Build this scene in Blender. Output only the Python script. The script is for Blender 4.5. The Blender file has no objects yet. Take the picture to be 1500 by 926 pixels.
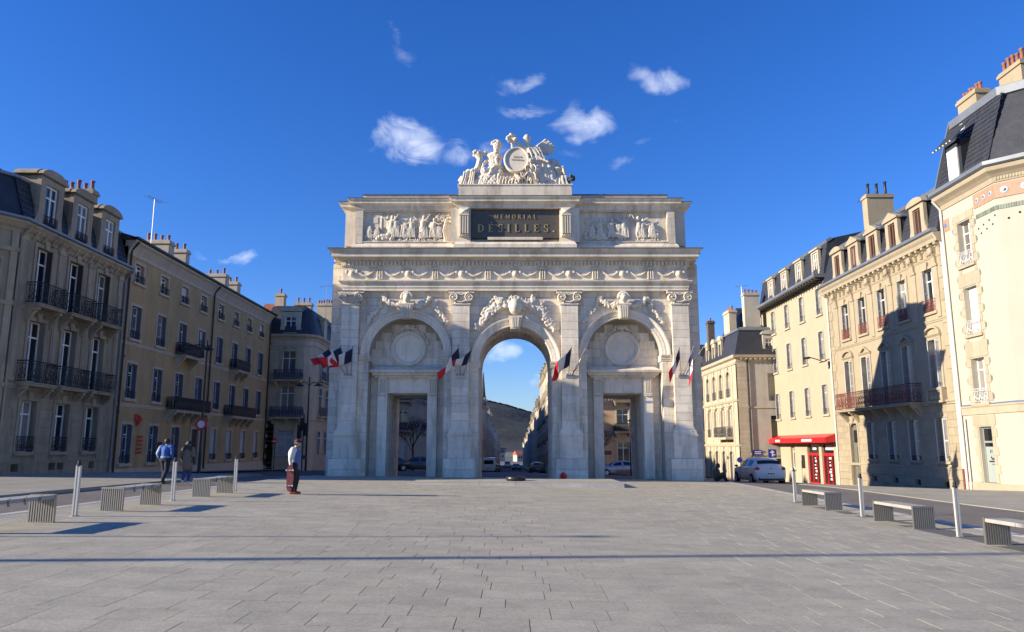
import bpy, math, random, bmesh
from math import sin, cos, pi, radians as R, sqrt, atan2
from mathutils import Vector, Matrix, noise
from mathutils.geometry import tessellate_polygon
random.seed(7)
D = bpy.data
SC = bpy.context.scene
COL = SC.collection
# ------------------------------------------------------------ camera
cam = D.cameras.new('camera'); camo = D.objects.new('camera', cam); COL.objects.link(camo)
cam.lens = 26.64; cam.sensor_width = 36; cam.clip_start = 0.1; cam.clip_end = 20000
camo.location = (0, 0, 1.68); camo.rotation_euler = (R(99.81), 0, 0)
SC.camera = camo
# ------------------------------------------------------------ light
SUN_EL, SUN_AZ = R(19.0), R(13.0)      # light travels towards +x, a little towards +y
sun = D.lights.new('sun', 'SUN'); suno = D.objects.new('sun', sun); COL.objects.link(suno)
sun.energy = 5.0; sun.angle = R(0.5); sun.color = (1.0, 0.88, 0.70)
trav = Vector((cos(SUN_AZ) * cos(SUN_EL), sin(SUN_AZ) * cos(SUN_EL), -sin(SUN_EL)))
suno.rotation_euler = trav.to_track_quat('-Z', 'Y').to_euler()
suno.location = (-60, -20, 60)
W = D.worlds.new('World'); SC.world = W; W.use_nodes = True
nt = W.node_tree; nt.nodes.clear()
def nd(t, typ, **k):
    n = t.nodes.new(typ)
    for a, b in k.items():
        if a.startswith('i_'): n.inputs[a[2:]].default_value = b
        else: setattr(n, a, b)
    return n
sky = nd(nt, 'ShaderNodeTexSky', sky_type='NISHITA', sun_disc=False)
sky.sun_elevation = SUN_EL; sky.sun_rotation = R(270 - 13.0)
sky.air_density = 1.15; sky.dust_density = 0.0; sky.ozone_density = 5.0; sky.altitude = 0
gm = nd(nt, 'ShaderNodeHueSaturation'); gm.inputs['Saturation'].default_value = 1.20; gm.inputs['Value'].default_value = 1.0; gm.inputs['Hue'].default_value = 0.505
nt.links.new(sky.outputs[0], gm.inputs['Color'])
# small torn clouds, mixed over the sky where they float
tc = nd(nt, 'ShaderNodeTexCoord')
def dirp(u, v):
    f = 1110; p = math.atan(192 / f); a = (u - 750) / f; b = (463 - v) / f
    d = Vector((a, cos(p) - sin(p) * b, sin(p) + cos(p) * b)); return d.normalized()
mp = nd(nt, 'ShaderNodeMapping'); mp.inputs['Scale'].default_value = (1, 1, 1.7)
nt.links.new(tc.outputs['Generated'], mp.inputs[0])
nz = nd(nt, 'ShaderNodeTexNoise'); nz.inputs['Scale'].default_value = 17; nz.inputs['Detail'].default_value = 12; nz.inputs['Roughness'].default_value = 0.64; nz.inputs['Distortion'].default_value = 0.9
nt.links.new(mp.outputs[0], nz.inputs['Vector'])
CL = [(600,212,46,24,1.0),(665,222,48,18,.6),(848,186,40,22,.92),(765,120,32,13,.75),(770,160,38,15,.6),(962,118,32,13,.75),(580,66,18,22,.5),(352,376,20,9,.85),
      (738,514,36,15,.9),(787,500,24,12,.6),(792,556,20,10,.6),(935,210,24,9,.45),(912,234,22,9,.4),(735,212,28,20,.55),(487,300,16,22,.4),(840,236,34,16,.42),(984,170,22,7,.3),(612,100,24,14,.3),(155,124,20,7,.25),
      (420,470,70,40,.14),(300,372,14,7,.35),(540,330,40,20,.12)]
acc = None
def mth(op, a, b=None, clamp=False):
    n = nt.nodes.new('ShaderNodeMath'); n.operation = op; n.use_clamp = clamp
    for i, x in enumerate((a, b)):
        if x is None: continue
        if isinstance(x, (int, float)): n.inputs[i].default_value = x
        else: nt.links.new(x, n.inputs[i])
    return n.outputs[0]
nsz = nd(nt, 'ShaderNodeTexNoise'); nsz.inputs['Scale'].default_value = 14; nsz.inputs['Detail'].default_value = 4
nt.links.new(tc.outputs['Generated'], nsz.inputs['Vector'])
wob = nd(nt, 'ShaderNodeVectorMath', operation='MULTIPLY_ADD'); wob.inputs[1].default_value = (.075, .075, .075)
nt.links.new(nsz.outputs['Color'], wob.inputs[0]); nt.links.new(tc.outputs['Generated'], wob.inputs[2])
wob2 = nd(nt, 'ShaderNodeVectorMath', operation='SUBTRACT'); wob2.inputs[1].default_value = (.0375, .0375, .0375)
nt.links.new(wob.outputs[0], wob2.inputs[0])
for (u, v, ru, rv, st) in CL:
    c = dirp(u, v); e1 = (dirp(u + 1, v) - c).normalized(); e2 = (dirp(u, v - 1) - c).normalized()
    d1 = nd(nt, 'ShaderNodeVectorMath', operation='SUBTRACT'); d1.inputs[1].default_value = c
    nt.links.new(wob2.outputs[0], d1.inputs[0])
    q = []
    for e, r in ((e1, ru), (e2, rv)):
        dp = nd(nt, 'ShaderNodeVectorMath', operation='DOT_PRODUCT'); dp.inputs[1].default_value = e * (1110 / (r * 1.45))
        nt.links.new(d1.outputs[0], dp.inputs[0]); q.append(mth('MULTIPLY', dp.outputs['Value'], dp.outputs['Value']))
    dd = mth('SUBTRACT', 1.0, mth('ADD', q[0], q[1]), True)
    dd = mth('MULTIPLY', dd, st)
    acc = dd if acc is None else mth('MAXIMUM', acc, dd)
nn = mth('MULTIPLY', nz.outputs[0], 1.9)
cm = mth('MULTIPLY', mth('SUBTRACT', mth('ADD', mth('MULTIPLY', acc, 1.1), nn), 1.33), 1.0, True)
cm = mth('MULTIPLY', mth('POWER', cm, 1.25), mth('MULTIPLY', acc, 1.6, True))
cm = mth('MULTIPLY', cm, 0.70)
mx = nd(nt, 'ShaderNodeMix', data_type='RGBA'); mx.inputs['B'].default_value = (6.6, 7.0, 7.8, 1)
nt.links.new(cm, mx.inputs['Factor']); tn = nd(nt, 'ShaderNodeMix', data_type='RGBA', blend_type='MULTIPLY'); tn.inputs['Factor'].default_value = 1.0; tn.inputs['B'].default_value = (.74, .80, 1.13, 1)
nt.links.new(gm.outputs[0], tn.inputs['A']); nt.links.new(tn.outputs['Result'], mx.inputs['A'])
bg = nd(nt, 'ShaderNodeBackground'); bg.inputs['Strength'].default_value = 0.095
nt.links.new(mx.outputs['Result'], bg.inputs[0])
wo = nd(nt, 'ShaderNodeOutputWorld'); nt.links.new(bg.outputs[0], wo.inputs[0])
SC.view_settings.view_transform = 'Standard'; SC.view_settings.look = 'None'
SC.view_settings.exposure = 0.92; SC.view_settings.gamma = 1.0
# ------------------------------------------------------------ materials
MATS = {}
def mat(name, col, rough=.8, metal=0., var=0., vscale=1.5, bump=0., bscale=30., bdist=.02, grime=None, gamt=0., isl=0., streak=1., spec=.5, trans=0., emis=None, coat=0., speck=0., spscale=90.):
    if name in MATS: return MATS[name]
    m = D.materials.new(name); m.use_nodes = True; t = m.node_tree; b = t.nodes['Principled BSDF']
    b.inputs['Roughness'].default_value = rough; b.inputs['Metallic'].default_value = metal
    b.inputs['Specular IOR Level'].default_value = spec
    if coat: b.inputs['Coat Weight'].default_value = coat; b.inputs['Coat Roughness'].default_value = .05
    c = (*col, 1)
    geo = t.nodes.new('ShaderNodeNewGeometry')
    out = None
    if var or gamt or isl:
        rgb = t.nodes.new('ShaderNodeRGB'); rgb.outputs[0].default_value = c; out = rgb.outputs[0]
        if var:
            mpn = nd(t, 'ShaderNodeMapping'); mpn.inputs['Scale'].default_value = (1, 1, streak); t.links.new(geo.outputs['Position'], mpn.inputs[0])
            n = nd(t, 'ShaderNodeTexNoise'); n.inputs['Scale'].default_value = vscale; n.inputs['Detail'].default_value = 8; n.inputs['Roughness'].default_value = .62
            t.links.new(mpn.outputs[0], n.inputs['Vector'])
            mr = nd(t, 'ShaderNodeMapRange'); mr.inputs['From Min'].default_value = .25; mr.inputs['From Max'].default_value = .75
            mr.inputs['To Min'].default_value = 1 - var; mr.inputs['To Max'].default_value = 1 + var
            t.links.new(n.outputs[0], mr.inputs[0])
            h = nd(t, 'ShaderNodeHueSaturation'); t.links.new(mr.outputs[0], h.inputs['Value']); t.links.new(out, h.inputs['Color']); out = h.outputs[0]
        if isl:
            oi = nd(t, 'ShaderNodeObjectInfo'); ad = nd(t, 'ShaderNodeMath', operation='ADD'); t.links.new(oi.outputs['Random'], ad.inputs[0]); t.links.new(geo.outputs['Random Per Island'], ad.inputs[1])
            fr = nd(t, 'ShaderNodeMath', operation='FRACT'); t.links.new(ad.outputs[0], fr.inputs[0])
            mr = nd(t, 'ShaderNodeMapRange'); mr.inputs['To Min'].default_value = 1 - isl; mr.inputs['To Max'].default_value = 1 + isl; t.links.new(fr.outputs[0], mr.inputs[0])
            h = nd(t, 'ShaderNodeHueSaturation'); t.links.new(mr.outputs[0], h.inputs['Value']); t.links.new(out, h.inputs['Color']); out = h.outputs[0]
        if speck:
            for sc_, am in ((spscale, speck), (spscale*.28, speck*.5), (.35, .10)):
                n = nd(t, 'ShaderNodeTexNoise'); n.inputs['Scale'].default_value = sc_; n.inputs['Detail'].default_value = 3 if sc_ > 1 else 7; n.inputs['Roughness'].default_value = .7
                t.links.new(geo.outputs['Position'], n.inputs['Vector'])
                mr = nd(t, 'ShaderNodeMapRange'); mr.inputs['From Min'].default_value = .3; mr.inputs['From Max'].default_value = .7; mr.inputs['To Min'].default_value = 1-am; mr.inputs['To Max'].default_value = 1+am; t.links.new(n.outputs[0], mr.inputs[0])
                h = nd(t, 'ShaderNodeHueSaturation'); t.links.new(mr.outputs[0], h.inputs['Value']); t.links.new(out, h.inputs['Color']); out = h.outputs[0]
        if gamt:
            mpn = nd(t, 'ShaderNodeMapping'); mpn.inputs['Scale'].default_value = (1.3, 1.3, .22); t.links.new(geo.outputs['Position'], mpn.inputs[0])
            n = nd(t, 'ShaderNodeTexNoise'); n.inputs['Scale'].default_value = 1.1; n.inputs['Detail'].default_value = 10; n.inputs['Roughness'].default_value = .7
            t.links.new(mpn.outputs[0], n.inputs['Vector'])
            mr = nd(t, 'ShaderNodeMapRange'); mr.inputs['From Min'].default_value = .47; mr.inputs['From Max'].default_value = .70; mr.inputs['To Max'].default_value = gamt
            t.links.new(n.outputs[0], mr.inputs[0])
            mi = nd(t, 'ShaderNodeMix', data_type='RGBA'); mi.inputs['B'].default_value = (*grime, 1)
            t.links.new(mr.outputs[0], mi.inputs['Factor']); t.links.new(out, mi.inputs['A']); out = mi.outputs['Result']
        t.links.new(out, b.inputs['Base Color'])
    else:
        b.inputs['Base Color'].default_value = c
    if bump:
        n = nd(t, 'ShaderNodeTexNoise'); n.inputs['Scale'].default_value = bscale; n.inputs['Detail'].default_value = 5
        t.links.new(geo.outputs['Position'], n.inputs['Vector'])
        bp = nd(t, 'ShaderNodeBump'); bp.inputs['Strength'].default_value = bump; bp.inputs['Distance'].default_value = bdist
        t.links.new(n.outputs[0], bp.inputs['Height']); t.links.new(bp.outputs[0], b.inputs['Normal'])
    if emis: b.inputs['Emission Color'].default_value = (*emis, 1); b.inputs['Emission Strength'].default_value = 1.5
    MATS[name] = m; return m
LIME = mat('limestone', (.75, .665, .525), .85, var=.12, vscale=.8, bump=.35, bscale=14, grime=(.30, .255, .195), gamt=.72, isl=.09, streak=1.6)
LIMEB = mat('limestone_blocks', (.75, .665, .53), .85, var=.10, vscale=2.5, bump=.35, bscale=14, grime=(.25, .215, .165), gamt=.72, isl=.11, streak=1.8)
LIMEC = mat('carved_limestone', (.70, .62, .49), .8, var=.1, vscale=3, bump=.3, bscale=25, isl=.03, grime=(.4, .35, .28), gamt=.5)
JOINT = mat('joint_mortar', (.42, .38, .31), .95)
WEATH = mat('weathered_ledge', (.12, .115, .11), .9, var=.4, vscale=3)
GRAN = mat('granite_paving', (.375, .345, .262), .8, var=.12, vscale=1.7, bump=.3, bscale=120, speck=.28, spscale=70, isl=.07, grime=(.17, .165, .155), gamt=.35)
JNT = mat('paving_joint', (.10, .098, .09), .95)
KERB = mat('kerb_granite', (.42, .40, .37), .7, var=.12, vscale=3, isl=.06, bump=.2, bscale=60)
ASPH = mat('asphalt', (.085, .082, .08), .85, var=.2, vscale=.6, bump=.5, bscale=90)
ASPH2 = mat('asphalt_pale', (.15, .135, .115), .8, var=.2, vscale=.5, bump=.4, bscale=90)
SIDE = mat('pavement_stone', (.30, .28, .225), .75, var=.14, vscale=.6, bump=.2, bscale=60, isl=.06)
EARTH = mat('earth', (.12, .115, .09), .95, var=.3, vscale=.02)
STEEL = mat('brushed_steel', (.55, .53, .48), .42, metal=.45)
STEELD = mat('dull_steel', (.45, .44, .42), .45, metal=.9)
BLACK = mat('black_iron', (.016, .016, .018), .5)
SLATE = mat('slate', (.035, .038, .048), .55, var=.3, vscale=2.0, bump=.5, bscale=12, spec=.35)
ZINC = mat('zinc', (.19, .21, .235), .45, metal=.35, var=.15, vscale=1)
WHITE = mat('white_paint', (.72, .70, .66), .5)
GLASS = mat('window_glass', (.012, .014, .018), .03, spec=.9)
CURT = mat('net_curtain', (.42, .42, .40), .6, var=.15, vscale=4)
BRICK = mat('brick', (.30, .13, .08), .85, var=.25, vscale=3)
TERRA = mat('terracotta', (.26, .10, .055), .8, var=.2, vscale=5)
REDTILE = mat('red_roof_tiles', (.30, .105, .06), .85, var=.25, vscale=3)
def vary_glass(m):      # curtains and dim rooms behind some of the panes
    t = m.node_tree; b = t.nodes['Principled BSDF']; oi = nd(t, 'ShaderNodeObjectInfo')
    cr_ = nd(t, 'ShaderNodeValToRGB'); t.links.new(oi.outputs['Random'], cr_.inputs[0]); e = cr_.color_ramp.elements
    cr_.color_ramp.interpolation = 'CONSTANT'; e[0].color = (.010, .012, .016, 1); e[1].position = .62; e[1].color = (.035, .036, .036, 1)
    x = e.new(.78); x.color = (.12, .115, .10, 1); x = e.new(.92); x.color = (.24, .23, .20, 1)
    t.links.new(cr_.outputs[0], b.inputs['Base Color'])
vary_glass(GLASS)
# ------------------------------------------------------------ mesh builder
class MB:
    def __init__(s): s.v = []; s.f = []; s.sm = False
    def add(s, vs, fs):
        o = len(s.v); s.v += [tuple(p) for p in vs]; s.f += [tuple(i + o for i in f) for f in fs]; return s
    def box(s, x0, x1, y0, y1, z0, z1):
        if x0 > x1: x0, x1 = x1, x0
        return s.add([(x0,y0,z0),(x1,y0,z0),(x1,y1,z0),(x0,y1,z0),(x0,y0,z1),(x1,y0,z1),(x1,y1,z1),(x0,y1,z1)],
                     [(0,3,2,1),(4,5,6,7),(0,1,5,4),(1,2,6,5),(2,3,7,6),(3,0,4,7)])
    def quad(s, a, b, c, d): return s.add([a, b, c, d], [(0, 1, 2, 3)])
    def prx(s, poly, x0, x1):      # polygon in (y,z), extruded along x
        n = len(poly)
        return s.add([(x0, y, z) for y, z in poly] + [(x1, y, z) for y, z in poly],
                     [tuple(range(n)), tuple(range(2*n-1, n-1, -1))] + [(i, i+n, (i+1) % n + n, (i+1) % n) for i in range(n)])
    def pry(s, poly, y0, y1):      # polygon in (x,z), extruded along y
        n = len(poly)
        return s.add([(x, y0, z) for x, z in poly] + [(x, y1, z) for x, z in poly],
                     [tuple(range(n)), tuple(range(2*n-1, n-1, -1))] + [(i, i+n, (i+1) % n + n, (i+1) % n) for i in range(n)])
    def prz(s, poly, z0, z1):
        n = len(poly)
        return s.add([(x, y, z0) for x, y in poly] + [(x, y, z1) for x, y in poly],
                     [tuple(range(n-1, -1, -1)), tuple(range(n, 2*n))] + [(i, (i+1) % n, (i+1) % n + n, i+n) for i in range(n)])
    def tube(s, pts, r, n=8, closed=False):
        pts = [Vector(p) for p in pts]; rs = r if isinstance(r, (list, tuple)) else [r] * len(pts)
        o = len(s.v); m = len(pts); prev = None
        for i, p in enumerate(pts):
            if closed: d = pts[(i+1) % m] - pts[i-1]
            else: d = pts[min(i+1, m-1)] - pts[max(i-1, 0)]
            d.normalize()
            if prev is None:
                u = d.cross(Vector((0, 0, 1)))
                if u.length < .05: u = d.cross(Vector((0, 1, 0)))
            else: u = prev - d * prev.dot(d)
            u.normalize(); prev = u; w = d.cross(u)
            for k in range(n):
                a = 2*pi*k/n; s.v.append(tuple(p + (u*cos(a) + w*sin(a)) * rs[i]))
        for i in range(m if closed else m-1):
            j = (i+1) % m
            for k in range(n): s.f.append((o+i*n+k, o+i*n+(k+1) % n, o+j*n+(k+1) % n, o+j*n+k))
        if not closed: s.f.append(tuple(o+k for k in range(n-1, -1, -1))); s.f.append(tuple(o+(m-1)*n+k for k in range(n)))
        return s
    def lathe(s, x, y, prof, n=20, a0=0., a1=2*pi):
        o = len(s.v); m = len(prof); full = abs(a1-a0-2*pi) < 1e-6
        for r, z in prof:
            for k in range(n): a = a0 + (a1-a0)*k/(n if full else n-1); s.v.append((x + r*cos(a), y + r*sin(a), z))
        for i in range(m-1):
            for k in range(n if full else n-1): s.f.append((o+i*n+k, o+i*n+(k+1) % n, o+(i+1)*n+(k+1) % n, o+(i+1)*n+k))
        if full: s.f.append(tuple(o+k for k in range(n-1, -1, -1))); s.f.append(tuple(o+(m-1)*n+k for k in range(n)))
        return s
    def ell(s, c, r, n=10, m=7, M=None):
        if not isinstance(r, (list, tuple)): r = (r, r, r)
        o = len(s.v)
        for i in range(1, m):
            t = pi*i/m
            for k in range(n):
                a = 2*pi*k/n; p = Vector((r[0]*sin(t)*cos(a), r[1]*sin(t)*sin(a), r[2]*cos(t)))
                if M is not None: p = M @ p
                s.v.append((c[0]+p.x, c[1]+p.y, c[2]+p.z))
        for pz in (r[2], -r[2]):
            p = Vector((0, 0, pz));
            if M is not None: p = M @ p
            s.v.append((c[0]+p.x, c[1]+p.y, c[2]+p.z))
        T = o+(m-1)*n; B = T+1
        for i in range(m-2):
            for k in range(n): s.f.append((o+i*n+k, o+(i+1)*n+k, o+(i+1)*n+(k+1) % n, o+i*n+(k+1) % n))
        for k in range(n): s.f.append((T, o+k, o+(k+1) % n)); s.f.append((B, o+(m-2)*n+(k+1) % n, o+(m-2)*n+k))
        return s
    def cap(s, a, b, ra, rb=None, n=10, fl=1.):
        rb = ra if rb is None else rb; a = Vector(a); b = Vector(b); d = (b-a); L = d.length or 1e-4; d = d/L
        pts = []; rr = []
        for t in (-.95, -.6, 0): pts.append(a + d*ra*t); rr.append(ra*sqrt(1-t*t))
        for t in (0, .6, .95): pts.append(b + d*rb*t); rr.append(rb*sqrt(1-t*t))
        return s.tube(pts, rr, n)
    def sweep(s, path, prof, closed=False):  # plan path [(x,y)], outward = right of travel; profile [(out,z)]
        m = len(path); n = len(prof); o = len(s.v)
        for i in range(m):
            p = Vector(path[i])
            if closed or 0 < i < m-1:
                d0 = (p - Vector(path[i-1])).normalized(); d1 = (Vector(path[(i+1) % m]) - p).normalized()
            elif i == 0: d0 = d1 = (Vector(path[1]) - p).normalized()
            else: d0 = d1 = (p - Vector(path[i-1])).normalized()
            n0 = Vector((d0.y, -d0.x)); n1 = Vector((d1.y, -d1.x)); mm = (n0+n1)
            mm = mm / max(mm.dot(n0), .2)
            for q, z in prof: s.v.append((p.x + mm.x*q, p.y + mm.y*q, z))
        for i in range(m if closed else m-1):
            j = (i+1) % m
            for k in range(n): s.f.append((o+i*n+k, o+j*n+k, o+j*n+(k+1) % n, o+i*n+(k+1) % n))
        if not closed: s.f.append(tuple(o+k for k in range(n))); s.f.append(tuple(o+(m-1)*n+k for k in range(n-1, -1, -1)))
        return s
    def plate(s, outer, holes, y0, y1, back=True):   # xz polygon with holes, between y0 and y1
        loops = [outer] + holes
        tri = tessellate_polygon([[Vector((x, z, 0)) for x, z in l] for l in loops])
        flat = [p for l in loops for p in l]; n = len(flat); o = len(s.v)
        s.v += [(x, y0, z) for x, z in flat] + [(x, y1, z) for x, z in flat]
        for a, b, c in tri:
            p, q, r = flat[a], flat[b], flat[c]
            ar = (q[0]-p[0])*(r[1]-p[1]) - (q[1]-p[1])*(r[0]-p[0])
            if ar < 0: a, b, c = a, c, b
            s.f.append((o+a, o+b, o+c))
            if back: s.f.append((o+n+a, o+n+c, o+n+b))
        k = o
        for l in loops:
            m = len(l)
            for i in range(m): s.f.append((k+i, k+(i+1) % m, k+(i+1) % m + n, k+i+n))
            k += m
        return s
    def xf(s, M, i0=0):
        for i in range(i0, len(s.v)): s.v[i] = tuple(M @ Vector(s.v[i]))
        return s
    def mesh(s, name, m, smooth=False):
        me = D.meshes.new(name); me.from_pydata(s.v, [], s.f)
        if smooth or s.sm: me.polygons.foreach_set('use_smooth', [True]*len(me.polygons))
        for x in (m if isinstance(m, (list, tuple)) else [m]): me.materials.append(x)
        me.update(); return me
def link(name, me, parent=None, loc=(0, 0, 0), rot=None, label=None, scale=None):
    o = D.objects.new(name, me); COL.objects.link(o); o.location = loc
    if rot is not None: o.rotation_euler = rot
    if scale is not None: o.scale = scale
    if parent: o.parent = parent
    if label: o['label'] = label
    return o
def recalc(me):
    b = bmesh.new(); b.from_mesh(me); bmesh.ops.recalc_face_normals(b, faces=b.faces); b.to_mesh(me); b.free(); return me
def ob(name, mb, m, parent=None, loc=(0, 0, 0), rot=None, label=None, smooth=False, fix=True):
    me = mb.mesh(name, m, smooth)
    if fix: recalc(me)
    return link(name, me, parent, loc, rot, label)
def thing(name, label, cat, loc=(0, 0, 0), rz=0., group=None, mb=None, m=None, smooth=False):
    o = D.objects.new(name, recalc(mb.mesh(name, m, smooth)) if mb else None); COL.objects.link(o); o.location = loc; o.rotation_euler = (0, 0, rz)
    o['label'] = label; o['category'] = cat
    if group: o['group'] = group
    return o
def struct(o): o['kind'] = 'structure'; return o
def stuff(o): o['kind'] = 'stuff'; return o
def clone(o, **k):
    c = o.copy(); COL.objects.link(c)
    for a, b in k.items():
        if a == 'loc': c.location = b
        elif a == 'rz': c.rotation_euler = (0, 0, b)
        elif a == 'scale': c.scale = b
        else: c[a] = b
    def rec(src, dst):
        for ch in src.children:
            d = ch.copy(); COL.objects.link(d); d.parent = dst; rec(ch, d)
    rec(o, c); return c
def rmesh(o, vox, smooth=2, disp=None):
    md = o.modifiers.new('merge', 'REMESH'); md.mode = 'VOXEL'; md.voxel_size = vox; md.use_smooth_shade = True
    if smooth: s = o.modifiers.new('soft', 'SMOOTH'); s.factor = .5; s.iterations = smooth
    return o
CACHE = {}
def cached(key, fn, m, smooth=False):
    if key not in CACHE: mb = fn(); CACHE[key] = recalc(mb.mesh(key[0], m, smooth))
    return CACHE[key]
# ------------------------------------------------------------ ground height
GX = [-23, -9.2, 0, 9.7, 25]; GY = [0, 17, 27, 35, 41, 58, 75, 90, 130, 450]
GZ = [[-1.05,-1.44,-1.68,-1.92,-1.75],[-1.10,-1.44,-1.68,-1.92,-1.80],[-1.15,-1.44,-1.67,-1.88,-1.90],[-1.22,-1.47,-1.63,-1.78,-2.0],
      [-1.36,-1.50,-1.60,-1.73,-2.25],[-1.75,-1.80,-1.88,-2.1,-2.85],[-2.1,-2.2,-2.3,-2.6,-3.2],[-2.8,-2.8,-2.85,-3.0,-3.4],[-4.2,-4.2,-4.2,-4.2,-4.2],[-10,-10,-10,-10,-10]]
def seg(L, x):
    if x <= L[0]: return 0, 0.
    if x >= L[-1]: return len(L)-2, 1.
    for i in range(len(L)-1):
        if x <= L[i+1]: return i, (x-L[i])/(L[i+1]-L[i])
def G(x, y):
    i, a = seg(GX, x); j, b = seg(GY, y)
    return (GZ[j][i]*(1-a)+GZ[j][i+1]*a)*(1-b) + (GZ[j+1][i]*(1-a)+GZ[j+1][i+1]*a)*b + 1.68
def rng(a, b, st): n = max(1, int(round((b-a)/st))); return [a+(b-a)*i/n for i in range(n+1)]
def surf(mb, x0, x1, y0, y1, dz, sx=2., sy=2.):
    xs = rng(x0, x1, sx); ys = rng(y0, y1, sy); o = len(mb.v)
    for y in ys:
        for x in xs: mb.v.append((x, y, G(x, y)+dz))
    n = len(xs)
    for j in range(len(ys)-1):
        for i in range(n-1): mb.f.append((o+j*n+i, o+j*n+i+1, o+(j+1)*n+i+1, o+(j+1)*n+i))
    return mb
# ============================================================ SETTING
def spread(lo, hi, n, far):
    a = rng(lo, hi, n); return [-far, -far/3, -far/9, lo-60, lo-20] + a + [hi+20, hi+60, far/9, far/3, far]
gxs = spread(-40, 40, 4, 5000); gys = [-3000, -600, -150, -50, -20] + rng(-8, 140, 4) + rng(150, 450, 20) + [600, 900, 1400, 2200, 4000, 9000]
g = MB()
for y in gys:
    for x in gxs: g.v.append((x, y, G(x, y) - .17))
nx = len(gxs)
for j in range(len(gys)-1):
    for i in range(nx-1): g.f.append((j*nx+i, j*nx+i+1, (j+1)*nx+i+1, (j+1)*nx+i))
ground = struct(ob('ground', g, EARTH, fix=False))
PX0, PX1, PY0, PY1 = -10.6, 11.0, 2.5, 41.2
rd = MB()
struct(ob('road', surf(MB(), -14.2, -10.9, -20, 44, -.10, 1.1, 2), ASPH2, fix=False))
struct(ob('road', surf(MB(), 11.3, 15.2, -20, 44, -.02, 1.3, 2), ASPH2, fix=False))
struct(ob('road', surf(MB(), -26, 30, 44, 86, -.10, 2, 2), ASPH, fix=False))
struct(ob('road', surf(MB(), -3.4, 3.2, 86, 450, -.10, 3.8, 8), ASPH, fix=False))
plaza = struct(ob('plaza', surf(MB(), PX0, PX1, PY0, PY1, -.0065, 1.8, 1.5), JNT, fix=False))
random.seed(3)
cell = []
y = PY0; row = 0
while y < PY1-.05:
    d = .52 if row % 3 else .45
    y2 = min(y+d, PY1); x = PX0 - random.random()*.6
    while x < PX1:
        w = random.choice((.60, .66, .72, .64)); xa = max(x, PX0); xb = min(x+w, PX1)
        if xb-xa > .08: cell.append((xa, xb, y, y2))
        x += w
    y = y2; row += 1
def slab(mb, c, g_=.0045, th=.007):
    xa, xb, ya, yb = c[0]+g_, c[1]-g_, c[2]+g_, c[3]-g_
    cs = [(xa, ya), (xb, ya), (xb, yb), (xa, yb)]; b = 0
    vs = [(x, y, G(x, y)-th) for x, y in cs] + [(x, y, G(x, y)+random.uniform(-.0008, .0008)) for x, y in cs]
    fs = [(4, 5, 6, 7)] + [(i, (i+1) % 4, (i+1) % 4+4, i+4) for i in range(4)]
    mb.add(vs, fs)
def inview(c): return abs((c[0]+c[1])/2) < .70*(c[2]+.6) and c[2] > 6.9
vis = sorted([c for c in cell if inview(c)], key=lambda c: c[2])[:300]; vs_ = set(vis)
rest = MB()
for c in cell:
    if c in vs_:
        m_ = MB(); slab(m_, c); cx, cy = (c[0]+c[1])/2, (c[2]+c[3])/2; gz = G(cx, cy)
        m_.v = [(a-cx, b-cy, z-gz) for a, b, z in m_.v]
        o = ob('paving_slab', m_, GRAN, plaza, (cx, cy, gz), fix=False)
    else: slab(rest, c)
stuff(ob('paving_slabs', rest, GRAN, plaza, fix=False))
# kerbs
def kerb(x0, x1, y0, y1, par, L=1.2, top=.0, h=.17, km=None):
    n = int((y1-y0)/L)
    for i in range(n):
        m_ = MB(); ya = y0+i*L; yb = ya+L-.012; ym = (ya+yb)/2; xm = (x0+x1)/2; gz = G(xm, ym)
        vs = [(x-xm, yy-ym, G(xm, yy)+z-gz) for z in (-h, top) for x, yy in ((x0, ya), (x1, ya), (x1, yb), (x0, yb))]
        m_.add(vs, [(0,3,2,1),(4,5,6,7),(0,1,5,4),(1,2,6,5),(2,3,7,6),(3,0,4,7)])
        ob('kerb_stone', m_, km or KERB, par, (xm, ym, gz), fix=False)
kerb(PX0-.3, PX0-.005, 8, 41, plaza, top=.003); kerb(PX1+.005, PX1+.3, 8, 41, plaza, top=.003)
# pavements along the house fronts: joints are recessed between rows of slabs
def pavement(x0, x1, y0, y1, L=1.0, Wd=.6, near=300):
    base = struct(ob('pavement', surf(MB(), x0, x1, y0, y1, -.0065, 2, 2), JNT, fix=False))
    cs = []; x = x0
    i = 0
    while x < x1-.02:
        xb = min(x+Wd, x1); y = y0 - (i % 2)*L*.5
        while y < y1:
            ya = max(y, y0); yb = min(y+L, y1)
            if yb-ya > .1: cs.append((x, xb, ya, yb))
            y += L
        x = xb; i += 1
    fr = MB(); sel = []
    for c in cs:
        d = c[2]
        if 15 < d < 34 and abs(c[0]) < .69*d and len(sel) < 140 and (c[1]-c[0])*(c[3]-c[2]) > .5: sel.append(c)
        else: slab(fr, c)
    for c in sel:
        m_ = MB(); slab(m_, c); cx, cy = (c[0]+c[1])/2, (c[2]+c[3])/2; gz = G(cx, cy); m_.v = [(a-cx, b-cy, z-gz) for a, b, z in m_.v]
        ob('paving_slab', m_, SIDE, base, (cx, cy, gz), fix=False)
    stuff(ob('paving_slabs', fr, SIDE, base, fix=False)); return base
pl_ = pavement(-26, -14.5, 8, 44); kerb(-14.5, -14.2, 14, 44, pl_, top=.002, km=SIDE)
pr_ = pavement(15.5, 25.0, 8, 59, L=1.2, Wd=.7); kerb(15.2, 15.5, 14, 50, pr_, top=.002, km=SIDE)
struct(ob('pavement', surf(MB(), -23.4, -20.5, 44, 72, .0, 1.5, 2), SIDE, fix=False))
struct(ob('pavement', surf(MB(), 23.0, 25, 59, 76, .0, 1, 2), SIDE, fix=False))
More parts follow.
